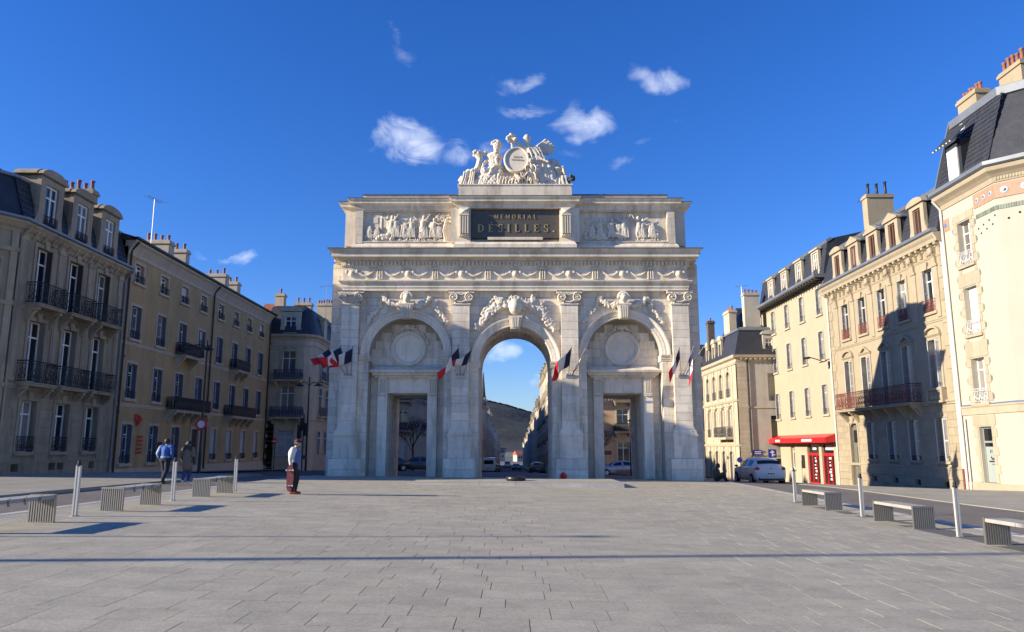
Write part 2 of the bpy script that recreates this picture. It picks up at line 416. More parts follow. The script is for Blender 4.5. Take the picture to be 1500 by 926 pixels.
struct(ob('pavement', surf(MB(), -24, -6.4+2.4, 83.5, 86, .0, 2, 2), SIDE, fix=False))
struct(ob('pavement', surf(MB(), 4.4, 26, 83.5, 86, .0, 2, 2), SIDE, fix=False))
struct(ob('pavement', surf(MB(), -5.9, -3.6, 86, 450, .0, 2.3, 8), SIDE, fix=False))
struct(ob('pavement', surf(MB(), 3.4, 5.3, 86, 450, .0, 1.9, 8), SIDE, fix=False))
# platform in front of the arch: level slabs, nearly flush on the left and a step high on the right
zt = G(-4.4, 33.2) + .045
pf = thing('stone_platform', 'long low stone platform like a step on the square in front of the central arch', 'platform', (0, 33.1, zt))
pf_e = [-4.45, -2.9, -1.4, .15, 1.7, 3.25, 4.8]
for i in range(6):
    ob('edge_stone', MB().box(pf_e[i]+.006, pf_e[i+1]-.006, 0, .5, -.45, 0), KERB, pf)
    m_ = MB()
    for j in range(6): m_.box(pf_e[i]+.004, pf_e[i+1]-.004, .51+j*.6, 1.1+j*.6, -.4, -.001)
    ob('top_slabs', m_, GRAN, pf)
kr = ob('black_joint', MB().box(-4.4, 4.75, .02, .07, .0005, .006), BLACK, pf)
bas = thing('stone_basin', 'low round black basin standing on the platform below the arch', 'basin', (.17, 35.2, zt))
ob('rim', MB().lathe(0, 0, [(.40, 0), (.44, .02), (.46, .17), (.42, .19), (.36, .17), (.33, .05)], 28), mat('black_stone', (.02, .02, .02), .35), bas, smooth=True)
# far hill
HILLM = mat('hazed_winter_wood', (.017, .023, .022), 1., var=.9, vscale=.008, streak=1.8, bump=.6, bscale=.05, bdist=5)  # bluish green tint puts distance haze into the hill's colour
h = MB(); hx = rng(-1400, 1500, 30); hy = rng(1500, 3400, 50)
def hh(x, y):
    pr = 150*math.exp(-((x+150)/330)**2) if x > -150 else 150 - max(0, (-x-150))*.02
    pr += 32*math.exp(-((x-500)/600)**2)
    t = max(0, min(1, (y-1500)/950)); s_ = t*t*(3-2*t); d = 1 if y < 2600 else max(0, 1-(y-2600)/900)
    return -14 + pr*s_*d + noise.noise(Vector((x*.006, y*.006, 2)))*14*s_ + noise.noise(Vector((x*.03, y*.03, 5)))*3.5*s_
for y in hy:
    for x in hx: h.v.append((x, y, hh(x, y)))
n_ = len(hx)
for j in range(len(hy)-1):
    for i in range(n_-1): h.f.append((j*n_+i, j*n_+i+1, (j+1)*n_+i+1, (j+1)*n_+i))
hill = struct(ob('hill', h, HILLM, smooth=True, fix=False))
tw = MB(); random.seed(5)
WOODM = mat('bare_treetops', (.016, .020, .019), 1., var=.5, vscale=.02, isl=.25)  # treetops follow the hill's haze-tinted colour
for k in range(5000):
    x = random.uniform(-330, 330); y = random.uniform(2380, 2620)
    if noise.noise(Vector((x*.012, y*.008, 9))) < -.22 and y < 2300: continue
    r = random.uniform(1.8, 3.6); z = hh(x, y)
    tw.ell((x, y, z+r*.5), (r, r, r*random.uniform(.7, 1.15)), 5, 3)
stuff(thing('wooded_hillside', 'bare brown winter woodland covering the far hill beyond the street', 'woodland', (0, 0, 0), mb=tw, m=WOODM, smooth=False))
# ============================================================ THE ARCH
A = thing('triumphal_arch', 'tall pale limestone memorial arch with three bays, four pilasters and sculpted attic', 'arch', (.18, 41, 0))
def arcpts(cx, cz, r, a0, a1, n): return [(cx + r*cos(a0+(a1-a0)*i/n), cz + r*sin(a0+(a1-a0)*i/n)) for i in range(n+1)]
def archole(cx, hw, zs, zb, n=28): return [(cx-hw, zb), (cx+hw, zb)] + arcpts(cx, zs, hw, 0, pi, n)
NX = 5.93
co = MB()
co.plate([(-9.5, -.4), (9.5, -.4), (9.5, 10.3), (-9.5, 10.3)], [archole(0, 2.0, 6.22, -.39), archole(-NX, 2.05, 6.62, -.39), archole(NX, 2.05, 6.62, -.39)], .04, .9, back=False)
def rect(x0, x1, z0, z1): return [(x0, z0), (x1, z0), (x1, z1), (x0, z1)]
co.plate([(-10.27, -.4), (10.27, -.4), (10.27, 11.93), (-10.27, 11.93)], [archole(0, 2.0, 6.22, -.39), rect(-5.9-1.08, -5.9+1.08, -.39, 4.58), rect(5.9-1.08, 5.9+1.08, -.39, 4.58)], .9, 4.9)
ob('wall', co, JOINT, A)
# ashlar facing: one block per object, joints recessed
blocks = []
def clipline(poly, px, pz, nxx, nzz):    # keep side where (p - P).n > 0
    out = []
    for i in range(len(poly)):
        a = poly[i]; b = poly[(i+1) % len(poly)]
        da = (a[0]-px)*nxx + (a[1]-pz)*nzz; db = (b[0]-px)*nxx + (b[1]-pz)*nzz
        if da >= 0: out.append(a)
        if (da >= 0) != (db >= 0): t = da/(da-db); out.append((a[0]+(b[0]-a[0])*t, a[1]+(b[1]-a[1])*t))
    return out
COURSE = [-.35, .35, 1.07] + [1.07 + .46*i for i in range(1, 25)]
def facing(x0, x1, z0, z1, yf, circ=None, L=.95, th=.04, keepin=False, avoid=None):
    for ci in range(len(COURSE)-1):
        a, b = max(COURSE[ci], z0), min(COURSE[ci+1], z1)
        if b-a < .06: continue
        n = max(1, int(round((x1-x0)/L))); off = .5 if ci % 2 else 0.
        es = [x0] + [x0 + (x1-x0)*(i+off)/n for i in range(1 if not off else 0, n)] + [x1]
        es = sorted(set(round(e, 3) for e in es))
        for i in range(len(es)-1):
            p = rect(es[i]+.006, es[i+1]-.006, a+.006, b-.006)
            if avoid and es[i+1] > avoid[0] and es[i] < avoid[1] and b > avoid[2] and a < avoid[3]:
                if b <= avoid[3]+.3:
                    if es[i] < avoid[0] and es[i+1] <= avoid[1]: p = rect(es[i]+.006, avoid[0], a+.006, b-.006)
                    elif es[i+1] > avoid[1] and es[i] >= avoid[0]: p = rect(avoid[1], es[i+1]-.006, a+.006, b-.006)
                    else: continue
            if circ:
                for (cx, cz, r) in circ:
                    mx_, mz = (es[i]+es[i+1])/2 - cx, (a+b)/2 - cz
                    if mz < -.25 and not keepin: continue
                    mz = max(mz, 0.0) if not keepin else mz
                    l = sqrt(mx_*mx_+mz*mz) or 1; ux, uz = mx_/l, mz/l
                    s_ = -1 if keepin else 1
                    p = clipline(p, cx+ux*r, cz+uz*r, s_*ux, s_*uz)
                    if len(p) < 3: break
            if len(p) < 3: continue
            ar = abs(sum(p[k][0]*p[(k+1) % len(p)][1]-p[(k+1) % len(p)][0]*p[k][1] for k in range(len(p))))/2
            if ar < .03: continue
            blocks.append((ar, p, yf, th))
C3 = [(-NX, 6.62, 2.25), (NX, 6.62, 2.25), (0, 6.22, 2.18)]
# spandrel zones between pilasters (above the springings) and jambs below
for s in (-1, 1):
    x0, x1 = (-8.53, -3.42) if s < 0 else (3.42, 8.53)
    facing(x0, x1, 6.62, 10.15, 0., C3)
    for (a, b) in (((-8.53, -NX-2.05), (-NX+2.05, -3.42)) if s < 0 else ((3.42, NX-2.05), (NX+2.05, 8.53))):
        facing(a, b, -.35, 6.62, 0., None, L=.6)
facing(-2.49, 2.49, 6.22, 10.15, 0., C3)
facing(-2.49, -2.0, -.35, 6.22, 0., None); facing(2.0, 2.49, -.35, 6.22, 0., None)
for s in (-1, 1):    # recessed outer wings
    a, b = (-10.27, -9.5) if s < 0 else (9.5, 10.27)
    facing(a, b, -.35, 11.9, .86, None, L=.8)
    # niche back wall
    cx = s*NX
    for ci in range(len(COURSE)-1):
        a, b = COURSE[ci], min(COURSE[ci+1], 8.68)
        if b <= a: continue
        hw = 2.04 if a < 6.62 else sqrt(max(0, 2.04**2-(b-6.62)**2)) if b-6.62 < 2.04 else 0
        if hw < .2: continue
        n = 5; off = .5 if ci % 2 else 0
        es = sorted(set([-hw] + [(-2.04+4.08*(i+off)/n) for i in range(0, n+1) if abs(-2.04+4.08*(i+off)/n) < hw-.08] + [hw]))
        for i in range(len(es)-1):
            xa, xb = cx+es[i]+.005, cx+es[i+1]-.005
            if a < 4.58:      # door opening
                dl, dr = s*5.9-1.09, s*5.9+1.09
                if xa < dl and xb > dl: xb = min(xb, dl)
                if xb > dr and xa < dr: xa = max(xa, dr)
                if xa >= dl-.001 and xb <= dr+.001: continue
                if xb-xa < .05: continue
            blocks.append(((xb-xa)*(b-a), rect(xa, xb, a+.005, b-.005), .86, .04))
def blk(p, yf, th):
    return MB().pry(p, yf, yf+th)
blocks.sort(key=lambda t: -t[0])
for ar, p, yf, th in blocks[:300]:
    cx = sum(q[0] for q in p)/len(p); cz = sum(q[1] for q in p)/len(p); j = random.uniform(-.003, .004)
    ob('stone_block', MB().pry([(q[0]-cx, q[1]-cz) for q in p], 0, th), LIMEB, A, (cx, yf+j, cz))
m_ = MB()
for ar, p, yf, th in blocks[300:]: m_.pry(p, yf+random.uniform(-.003, .004), yf+th)
stuff(ob('stone_blocks', m_, LIMEB, A))
# side faces and rear in coursed stone
m_ = MB()
for ci in range(len(COURSE)-1):
    a, b = COURSE[ci]+.005, min(COURSE[ci+1], 11.9)-.005
    if b < a: continue
    for s in (-1, 1):
        es = rng(.92, 4.88, 1.0) if ci % 2 else [.92, 1.4, 2.4, 3.4, 4.4, 4.88]
        for i in range(len(es)-1): m_.box(s*10.27, s*10.31, es[i]+.005, es[i+1]-.005, a, b)
        m_.box(s*9.5, s*9.53, .0, .86, a, min(b, 10.2)) if a < 10.2 else 0
        # jambs of passages
    for cx, hw, top in ((0, 2.0, 6.2), (-5.9, 1.08, 4.55), (5.9, 1.08, 4.55)):
        if a > top: continue
        y0 = .05 if cx == 0 else .92
        es = rng(y0, 4.86, .95) if ci % 2 else [y0, y0+.5] + rng(y0+1.45, 4.86, .95)
        for s in (-1, 1):
            for i in range(len(es)-1): m_.box(cx+s*hw, cx+s*(hw-.025), es[i]+.005, es[i+1]-.005, a, min(b, top))
stuff(ob('side_stones', m_, LIMEB, A))
# intrados of the central arch (voussoir rows)
m_ = MB(); nV = 25
for i in range(nV):
    a0 = pi*i/nV+.004; a1 = pi*(i+1)/nV-.004
    for (ya, yb) in ((.05, 1.0), (1.01, 2.0), (2.01, 3.0), (3.01, 4.0), (4.01, 4.86)):
        ps = [(cos(a0)*r, 6.22+sin(a0)*r) for r in (2.01, 1.975)] + [(cos(a1)*r, 6.22+sin(a1)*r) for r in (1.975, 2.01)]
        m_.pry(ps, ya, yb)
stuff(ob('vault_stones', m_, LIMEB, A))
m_ = MB()
for cx in (-5.9, 5.9): m_.box(cx-1.08, cx+1.08, .92, 4.88, 4.55, 4.60)
ob('lintel_soffit', m_, LIMEB, A)
# plinth course right round
OUT = [(9.5, 4.9), (9.5, .0)]
# pilasters
def pilaster(cx):
    P = ob('pilaster', MB().box(-.44, .44, -.26, .05, 2.5, 9.4), JOINT, A, (cx, 0, 0))
    n = 15; h_ = (9.32-2.62)/n
    key = ('pil_block', 0)
    me = cached(key, lambda: MB().box(-.46, .46, -.30, .04, .006, h_-.006), LIMEB)
    for i in range(n): link('stone_block', me, P, (0, 0, 2.62+i*h_))
    m1 = MB(); m1.sweep([(-.46, .05), (-.46, -.3), (.46, -.3), (.46, .05)], [(0, 2.70), (.03, 2.70), (.05, 2.66), (.05, 2.6), (.09, 2.58), (.13, 2.52), (.13, 2.44), (.16, 2.42), (.16, 2.33), (0, 2.33)])
    m1.box(-.45, .45, -.28, .05, 2.3, 2.7); ob('base', m1, LIME, P)
    me = cached(('pedestal', 0), lambda: MB().box(-.62, .62, -.46, .05, 1.08, 2.26).sweep([(-.62, .05), (-.62, -.46), (.62, -.46), (.62, .05)], [(0, 2.33), (.05, 2.33), (.05, 2.28), (.02, 2.2), (0, 2.2)]).box(-.62, .62, -.46, .05, 2.26, 2.33), LIMEB)
    link('pedestal', me, P)
    me = cached(('plinth', 0), lambda: MB().box(-.82, -.004, -.6, .05, -.4, .52).box(.004, .82, -.6, .05, -.4, .52).box(-.82, .3, -.6, .05, .53, 1.07).box(.308, .82, -.6, .05, .53, 1.07), LIMEB)
    link('plinth', me, P)
    # ionic capital with volutes, necking garland and abacus
    c = MB(); c.box(-.47, .47, -.32, .05, 9.32, 9.42); c.box(-.44, .44, -.28, .05, 9.4, 9.95)
    c.prx([(-.40, 9.98), (-.40, 10.05), (-.46, 10.13), (.05, 10.13), (.05, 9.98)], -.70, .70)
    c.sweep([(-.46, .05), (-.46, -.31), (.46, -.31), (.46, .05)], [(0, 9.33), (.04, 9.34), (.05, 9.38), (.03, 9.42), (0, 9.42)])
    for s in (-1, 1):
        pts = []; rr = []
        for k in range(26):
            t = k/25; a = pi/2 + s*(-1)*0 + t*4.2*pi; r = .25*(1-t*.82)
            pts.append((s*(.44 + r*cos(a)*1.0), -.40, 9.76 + r*sin(a))); rr.append(.045*(1-t*.5))
        c.tube(pts, rr, 6)
        c.lathe(0, 0, [(.2, 0), (.22, .02), (.22, .3), (.2, .32)], 14)
        c.v[-56:] = [(s*.44 + x, -.36 + z, 9.76 + y) for x, y, z in c.v[-56:]]
        c.ell((s*.44, -.42, 9.76), .05)
        c.ell((s*.30, -.33, 9.52), (.06, .05, .09))
    c.tube([(-.42, -.38, 9.99), (0, -.38, 9.90), (.42, -.38, 9.99)], .045, 6)
    for k in range(7): c.ell((-.21+.07*k, -.34, 9.83), (.03, .04, .05), 6, 5)
    for k in range(13):
        t = k/12; c.ell((-.38+.76*t, -.37, 9.66-.17*sin(pi*t)), (.055, .05, .05), 6, 5)
    for k in range(6): c.ell((-.33+.13*k, -.32, 9.47), (.04, .03, .06), 6, 4)
    ob('capital', c, LIMEC, P)
    return P
for cx in (-9.0, -2.955, 2.955, 9.0): pilaster(cx)
# archivolts
def arcring(cx, cz, prof, n=36, a0=0., a1=pi):
    m = MB(); k = len(prof)
    for i in range(n+1):
        a = a0+(a1-a0)*i/n
        for r, y in prof: m.v.append((cx + r*cos(a), y, cz + r*sin(a)))
    for i in range(n):
        for j in range(k): m.f.append((i*k+j, i*k+(j+1) % k, (i+1)*k+(j+1) % k, (i+1)*k+j))
    m.f.append(tuple(range(k))); m.f.append(tuple(n*k+j for j in range(k-1, -1, -1)))
    return m
for cx, cz, r in ((0, 6.22, 2.0), (-NX, 6.62, 2.05), (NX, 6.62, 2.05)):
    w = .44
    pr = [(r-.01, .06), (r-.01, -.06), (r+.14, -.06), (r+.14, -.09), (r+.28, -.09), (r+.30, -.12), (r+.36, -.16), (r+w, -.17), (r+w, .05)]
    for q in range(9):      # voussoirs
        nS = 9; a0 = pi*q/nS; a1 = pi*(q+1)/nS
        ob('voussoir', arcring(cx, cz, pr, 5, a0+.0015, a1-.0015), LIMEB, A)
# imposts
def impost(x0, x1, z=6.6, yb=.9, y0=0):
    return MB().prx([(yb, z-.34), (-.04+y0, z-.34), (-.05+y0, z-.26), (-.08+y0, z-.24), (-.08+y0, z-.14), (-.14+y0, z-.08), (-.16+y0, z), (yb, z)], x0, x1)
for x0, x1, z in ((-2.49, -1.9, 6.24), (1.9, 2.49, 6.24), (-8.5, -NX-1.98, 6.62), (-NX+1.98, -3.42, 6.62), (3.42, NX-1.98, 6.62), (NX+1.98, 8.5, 6.62)):
    ob('impost', impost(x0, x1, z), LIME, A)
for s in (-1, 1):
    a, b = (-10.36, -9.49) if s < 0 else (9.49, 10.36)
    ob('impost', impost(a, b, 6.62, 1.2, .82), LIME, A)
# medallions + wreath + door frames + hood in each side bay
def bumps(m, pts, r, n, jit=.3, sq=1.):
    n = int(n*2.2); r *= .82
    for i in range(n):
        t = i/(n-1)*(len(pts)-1); k = min(int(t), len(pts)-2); f = t-k
        p = Vector(pts[k])*(1-f) + Vector(pts[k+1])*f
        q = r*random.uniform(.75, 1.25); m.ell((p.x+random.uniform(-1, 1)*r*(jit+.45), p.y+random.uniform(-jit, jit)*r*.5, p.z+random.uniform(-1, 1)*r*(jit+.45)), (q*random.uniform(.8, 1.5), q*sq*.8, q*.6), 6, 5, Matrix.Rotation(random.uniform(0, 3.1), 3, 'Y'))
for s in (-1, 1):
    cx = s*NX; dx = s*5.9
    md = MB(); full = arcring(cx, 7.07, [(.74, .86), (.74, .80), (.80, .74), (.90, .70), (.98, .74), (.98, .86)], 40, 0, 2*pi); ob('medallion', full, LIMEC, A)
    ob('medallion_disc', MB().add([(cx+.76*cos(2*pi*i/32), .83, 7.07+.76*sin(2*pi*i/32)) for i in range(32)], [tuple(range(31, -1, -1))]), LIME, A, fix=False)
    wr = MB(); bumps(wr, [(cx-.42, .74, 8.1), (cx-.2, .7, 8.3), (cx, .7, 8.18), (cx+.2, .7, 8.3), (cx+.42, .74, 8.1)], .10, 22, .8)
    bumps(wr, [(cx+.4, .76, 8.1), (cx+.8, .76, 7.85), (cx+1.02, .78, 7.5), (cx+1.06, .8, 7.3)], .08, 16, .5)
    bumps(wr, [(cx-.4, .76, 8.1), (cx-.75, .76, 7.9), (cx-.95, .78, 7.6)], .07, 12, .5)
    ob('ribbon_wreath', wr, LIMEC, A)
    # door surround
    for q in (-1, 1):
        xx = dx+q*1.36
        m = MB().box(xx-.26, xx+.26, .56, .88, .0, 5.45); ob('door_pilaster', m, LIMEB, A)
        fl = MB()
        for k in range(4): fl.box(xx-.16+k*.09, xx-.11+k*.09, .50, .58, 4.62, 5.30)
        fl.box(xx-.22, xx+.22, .50, .57, 4.5, 4.6); fl.box(xx-.24, xx+.24, .47, .57, 5.32, 5.42)
        for k in range(5): fl.ell((xx-.16+k*.08, .52, 4.44), .035, 6, 5)
        ob('fluted_console', fl, LIMEC, A)
    ob('lintel', MB().box(dx-1.1, dx+1.1, .66, .9, 4.60, 4.68).box(dx-1.09, dx+1.09, .72, .88, 4.68, 5.45), LIMEB, A)
    hd = MB(); pts = [(dx-1.72, .87), (dx-1.72, .55), (dx+1.72, .55), (dx+1.72, .87)]
    hd.sweep(pts, [(0, 5.43), (.05, 5.43), (.07, 5.5), (.20, 5.56), (.22, 5.64), (.34, 5.72), (.36, 5.82), (.30, 5.86), (0, 6.02)])
    hd.prx([(.5, 5.45), (.87, 5.45), (.87, 6.0), (.55, 5.98)], dx-1.72, dx+1.72)
    ob('hood', hd, LIME, A)
# keystones
def squash(m, k): m.v = [(x, y*k, z) for x, y, z in m.v]; return m
CARVE = D.textures.new('carving', 'CLOUDS'); CARVE.noise_scale = .11; CARVE.noise_depth = 3
def carve(o, vox=.035, sm=1, st_=.05):
    rmesh(o, vox, sm); d_ = o.modifiers.new('chisel', 'DISPLACE'); d_.texture = CARVE; d_.strength = st_; d_.mid_level = .5; return o
def head(m, c, r):
    m.ell(c, (r*.8, r*.85, r)); m.ell((c[0], c[1]-r*.85, c[2]-.05*r), (r*.18, r*.25, r*.22), 6, 5)
    for k in range(18):
        a = pi*k/17; m.ell((c[0]+cos(a)*r*.95, c[1]-r*.1, c[2]+sin(a)*r*.95), (r*.32, r*.45, r*.3), 6, 5)
    for q in (-1, 1): m.ell((c[0]+q*r*.32, c[1]-r*.72, c[2]+.1*r), r*.12, 6, 5)
    m.cap((c[0], c[1], c[2]-r*.8), (c[0], c[1]+.05, c[2]-r*1.4), r*.45, r*.6)
for cx, zc in ((-NX, 9.1), (NX, 9.1)):
    k = MB(); k.pry([(cx-.24, zc-.52), (cx+.24, zc-.52), (cx+.36, zc+.25), (cx-.36, zc+.25)], -.38, .05)
    for j in range(4): k.pry([(cx-.19+j*.105, zc-.48), (cx-.13+j*.105, zc-.48), (cx-.17+j*.13, zc+.2), (cx-.25+j*.13, zc+.2)], -.44, -.36)
    k.box(cx-.4, cx+.4, -.42, .05, zc+.24, zc+.32)
    ob('keystone', k, LIMEC, A)
    o = MB(); head(o, (cx, -.42, zc+.64), .30)
    for q in (-1, 1):
        bumps(o, [(cx+q*.25, -.3, zc+.35), (cx+q*.6, -.3, zc+.18), (cx+q*1.0, -.26, zc+.35), (cx+q*1.25, -.22, zc+.62)], .13, 20, .4)
        bumps(o, [(cx+q*1.25, -.2, zc+.65), (cx+q*1.5, -.15, zc+.45), (cx+q*1.45, -.12, zc+.15)], .10, 10, .6)
        bumps(o, [(cx+q*1.45, -.14, zc+.18), (cx+q*1.85, -.12, zc-.22), (cx+q*2.2, -.1, zc-.72)], .11, 16, .5)
    carve(ob('mask_and_garland', squash(o, .75), LIMEC, A), .03, 0, .03)
k = MB(); k.pry([(-.25, 8.0), (.25, 8.0), (.38, 8.72), (-.38, 8.72)], -.42, .6)
for j in range(3): k.pry([(-.16+j*.12, 8.08), (-.08+j*.12, 8.08), (-.10+j*.16, 8.66), (-.22+j*.16, 8.66)], -.48, -.4)
ob('keystone', k, LIMEC, A)
o = MB(); o.ell((0, -.42, 9.22), (.36, .26, .46), 16, 10); o.ell((0, -.5, 9.22), (.26, .24, .36), 16, 10)
bumps(o, [(-.4, -.35, 9.45), (-.15, -.4, 9.78), (.15, -.4, 9.78), (.4, -.35, 9.45)], .10, 14, .5)
for q in (-1, 1):
    bumps(o, [(q*.35, -.3, 9.2), (q*.7, -.32, 9.5), (q*1.05, -.3, 9.75), (q*.85, -.25, 9.3)], .14, 22, .5)
    bumps(o, [(q*.85, -.25, 9.4), (q*1.2, -.22, 9.1), (q*1.7, -.18, 8.6), (q*2.1, -.15, 8.1)], .17, 40, .9)
    bumps(o, [(q*1.1, -.2, 9.6), (q*1.5, -.2, 9.2), (q*1.75, -.18, 8.9)], .12, 18, .8)
    for k_ in range(5): o.cap((q*(1.3+.15*k_), -.2, 8.9-.16*k_), (q*(1.62+.14*k_), -.12, 9.02-.2*k_), .05, .02, 6)
carve(ob('shield_and_trophies', squash(o, .8), LIMEC, A), .03, 0, .03)
# entablature
FR = [(-9.5, 4.6), (-9.5, -.28), (9.5, -.28), (9.5, 4.6)]
FC = [(-9.62, 4.6), (-9.62, .86), (-9.5, .86), (-9.5, -.28), (9.5, -.28), (9.5, .86), (9.62, .86), (9.62, 4.6)]
def ring(name, prof, m, par=A, path=None): return ob(name, MB().sweep(path or FC, prof, closed=True), m, par)
ring('architrave', [(-.9, 10.13), (.0, 10.13), (.0, 10.30), (.04, 10.31), (.04, 10.50), (.08, 10.51), (.10, 10.56), (.19, 10.62), (.20, 10.69), (.0, 10.72), (-.9, 10.72)], LIME, path=FR)
ring('frieze', [(-.9, 10.70), (-.02, 10.70), (-.02, 11.48), (-.9, 11.48)], LIME, path=FR)
ring('bed_moulding', [(-.9, 11.46), (.03, 11.46), (.07, 11.50), (.07, 11.78), (.16, 11.80), (.22, 11.86), (.22, 11.90), (-.9, 11.90)], LIME, path=FR)
ring('cornice', [(-.9, 11.90), (.50, 11.90), (.53, 11.93), (.53, 12.12), (.56, 12.14), (.60, 12.22), (.69, 12.31), (.70, 12.36), (-.9, 12.40)], LIME)
ring('lead_capping', [(-.3, 12.405), (.71, 12.363), (.73, 12.34), (.735, 12.385), (-.3, 12.43)], WEATH)
dn = MB(); x = -9.42
while x < 9.4: dn.box(x, x+.12, -.28-.17, -.3, 11.52, 11.76); x += .213
y = -.1
while y < .8:
    for s in (-1, 1): dn.box(s*9.5, s*9.66, y, y+.12, 11.52, 11.76)
    y += .213
stuff(ob('dentils', dn, LIMEC, A))
# frieze swags: roundels and triglyph-like tablets
for i, x in enumerate([-9.0, -7.45, -5.9, -4.4, -2.95, -1.5, 0, 1.5, 2.95, 4.4, 5.9, 7.45, 9.0]):
    m = MB()
    if i % 2 == 0:
        m.ell((x, -.31, 11.1), (.2, .07, .22)); bumps(m, [(x-.26, -.31, 11.2), (x, -.32, 11.38), (x+.26, -.31, 11.2)], .05, 14)
        m.ell((x, -.37, 11.08), (.10, .06, .12))
        for q in (-1, 1): m.ell((x+q*.28, -.31, 11.2), (.09, .05, .12))
        ob('mask_boss', m, LIMEC, A)
    else:
        for q in (-1, 0, 1): m.tube([(x+q*.13, -.30, 10.78), (x+q*.13, -.32, 11.1), (x+q*.10, -.30, 11.4)], .04, 6)
        m.ell((x, -.31, 11.4), (.24, .05, .06)); ob('ribbon_tablet', m, LIMEC, A)
for x0 in [-9.0+1.5*i for i in range(12)]:
    m = MB(); pts = [(x0+.2+1.1*t, -.30, 11.32-.36*sin(pi*t)) for t in [j/10 for j in range(11)]]
    m.tube(pts, [.02+.035*sin(pi*j/10) for j in range(11)], 7); bumps(m, pts[2:9], .042, 26, .6)
    ob('swag', m, LIMEC, A)
# attic
AT = [(-9.75, 4.9), (-9.75, 1.2), (-9.1, 1.2), (-9.1, .55), (-3.3, .55), (-3.3, .15), (3.3, .15), (3.3, .55), (9.1, .55), (9.1, 1.2), (9.75, 1.2), (9.75, 4.9)]
def ring2(name, prof, m, d=0): return ob(name, MB().sweep(AT, prof, closed=True), m, A)
ring2('attic_plinth', [(-.9, 12.38), (.14, 12.38), (.14, 12.86), (.10, 12.9), (.06, 12.98), (.0, 13.02), (-.9, 13.02)], LIMEB)
at = MB(); at.plate([(-9.08, 13.0), (9.08, 13.0), (9.08, 15.0), (-9.08, 15.0)], [rect(-8.62, -3.62, 13.14, 14.90), rect(3.62, 8.62, 13.14, 14.90), rect(-2.5, 2.5, 13.26, 14.90)], .56, .9)
at.box(-9.74, 9.74, .95, 4.88, 13.0, 15.0); at.box(-9.74, -9.08, 1.21, 1.3, 13, 15)
ob('attic_wall', at, LIME, A)
for s in (-1, 1):
    ob('attic_pier', MB().box(s*3.62, s*2.5, .16, .56, 13.02, 15.0), LIMEB, A)
    for j in range(4): ob('stone_block', MB().box(s*8.66, s*9.07, .525, .56, 13.03+.49*j+.005, 13.03+.49*(j+1)-.005), LIMEB, A)
    for j in range(4): ob('stone_block', MB().box(s*9.15, s*9.74, 1.165, 1.2, 13.03+.49*j+.005, 13.03+.49*(j+1)-.005), LIMEB, A)
    c = MB(); x = s*2.86
    c.box(x-.27, x+.27, -.02, .17, 13.3, 14.98)
    for k in range(4): c.box(x-.24+k*.135, x-.165+k*.135, -.17, -.01, 13.42, 14.45)
    c.box(x-.27, x+.27, -.19, .0, 14.47, 14.54); c.add([(x-.27, -.02, 14.56), (x+.27, -.02, 14.56), (x+.27, -.02, 14.95), (x-.27, -.02, 14.95), (x, -.14, 14.75)], [(0, 1, 4), (1, 2, 4), (2, 3, 4), (3, 0, 4)])
    for k in range(5): c.ell((x-.21+k*.105, -.09, 13.35), .05, 6, 5)
    ob('fluted_console', c, LIMEC, A)
    fr_ = MB().sweep([(s*3.62 if s > 0 else -8.62, .55), (s*8.62 if s > 0 else -3.62, .55)], [(0, 13.10), (.03, 13.10), (.03, 13.14), (0, 13.14)])
    ob('panel_frame', fr_, LIME, A)
ring2('attic_cornice', [(-.9, 14.98), (.04, 14.98), (.07, 15.05), (.10, 15.2), (.20, 15.26), (.30, 15.30), (.32, 15.45), (.40, 15.52), (.40, 15.58), (-.9, 15.6)], LIME)
ring2('lead_capping', [(-.5, 15.605), (.41, 15.583), (.42, 15.56), (.43, 15.60), (-.5, 15.625)], WEATH)
ob('parapet', MB().box(-8.75, 8.75, .9, 4.4, 15.6, 16.0), LIME, A)
rf = MB(); rf.prx([(.84, 16.0), (.84, 16.04), (2.6, 16.34), (4.5, 16.04), (4.5, 16.0)], -8.8, 8.8); ob('roof', rf, WEATH, A)
ob('sculpture_base', MB().box(-3.2, 3.2, .02, 3.6, 15.6, 16.28).box(-3.26, 3.26, -.02, 3.6, 16.28, 16.36), LIMEB, A)
# dark tablet with gilded letters
GOLD = mat('gilding', (.58, .42, .17), .5, metal=.6)
TAB = ob('inscribed_tablet', MB().box(-2.48, 2.48, .30, .54, 13.28, 14.88), mat('slate_tablet', (.085, .075, .06), .45, var=.15, vscale=3), A)
ob('tablet_ledge', MB().box(-1.55, 1.55, .05, .56, 13.12, 13.27), LIME, A)
def st(m, x0, z0, x1, z1, w):
    d = Vector((x1-x0, z1-z0)); n = Vector((-d.y, d.x)).normalized()*w/2
    m.pry([(x0-n.x, z0-n.y), (x1-n.x, z1-n.y), (x1+n.x, z1+n.y), (x0+n.x, z0+n.y)], 0, .025)
def curve(m, cx, cz, rx, rz, a0, a1, w0, w1, n=14):
    for i in range(n):
        a, b = a0+(a1-a0)*i/n, a0+(a1-a0)*(i+1)/n
        wa = w0+(w1-w0)*abs(cos(a)); wb = w0+(w1-w0)*abs(cos(b))
        m.pry([(cx+(rx-wa)*cos(a), cz+(rz-w0)*sin(a)), (cx+rx*cos(a), cz+rz*sin(a)), (cx+rx*cos(b), cz+rz*sin(b)), (cx+(rx-wb)*cos(b), cz+(rz-w0)*sin(b))], 0, .025)
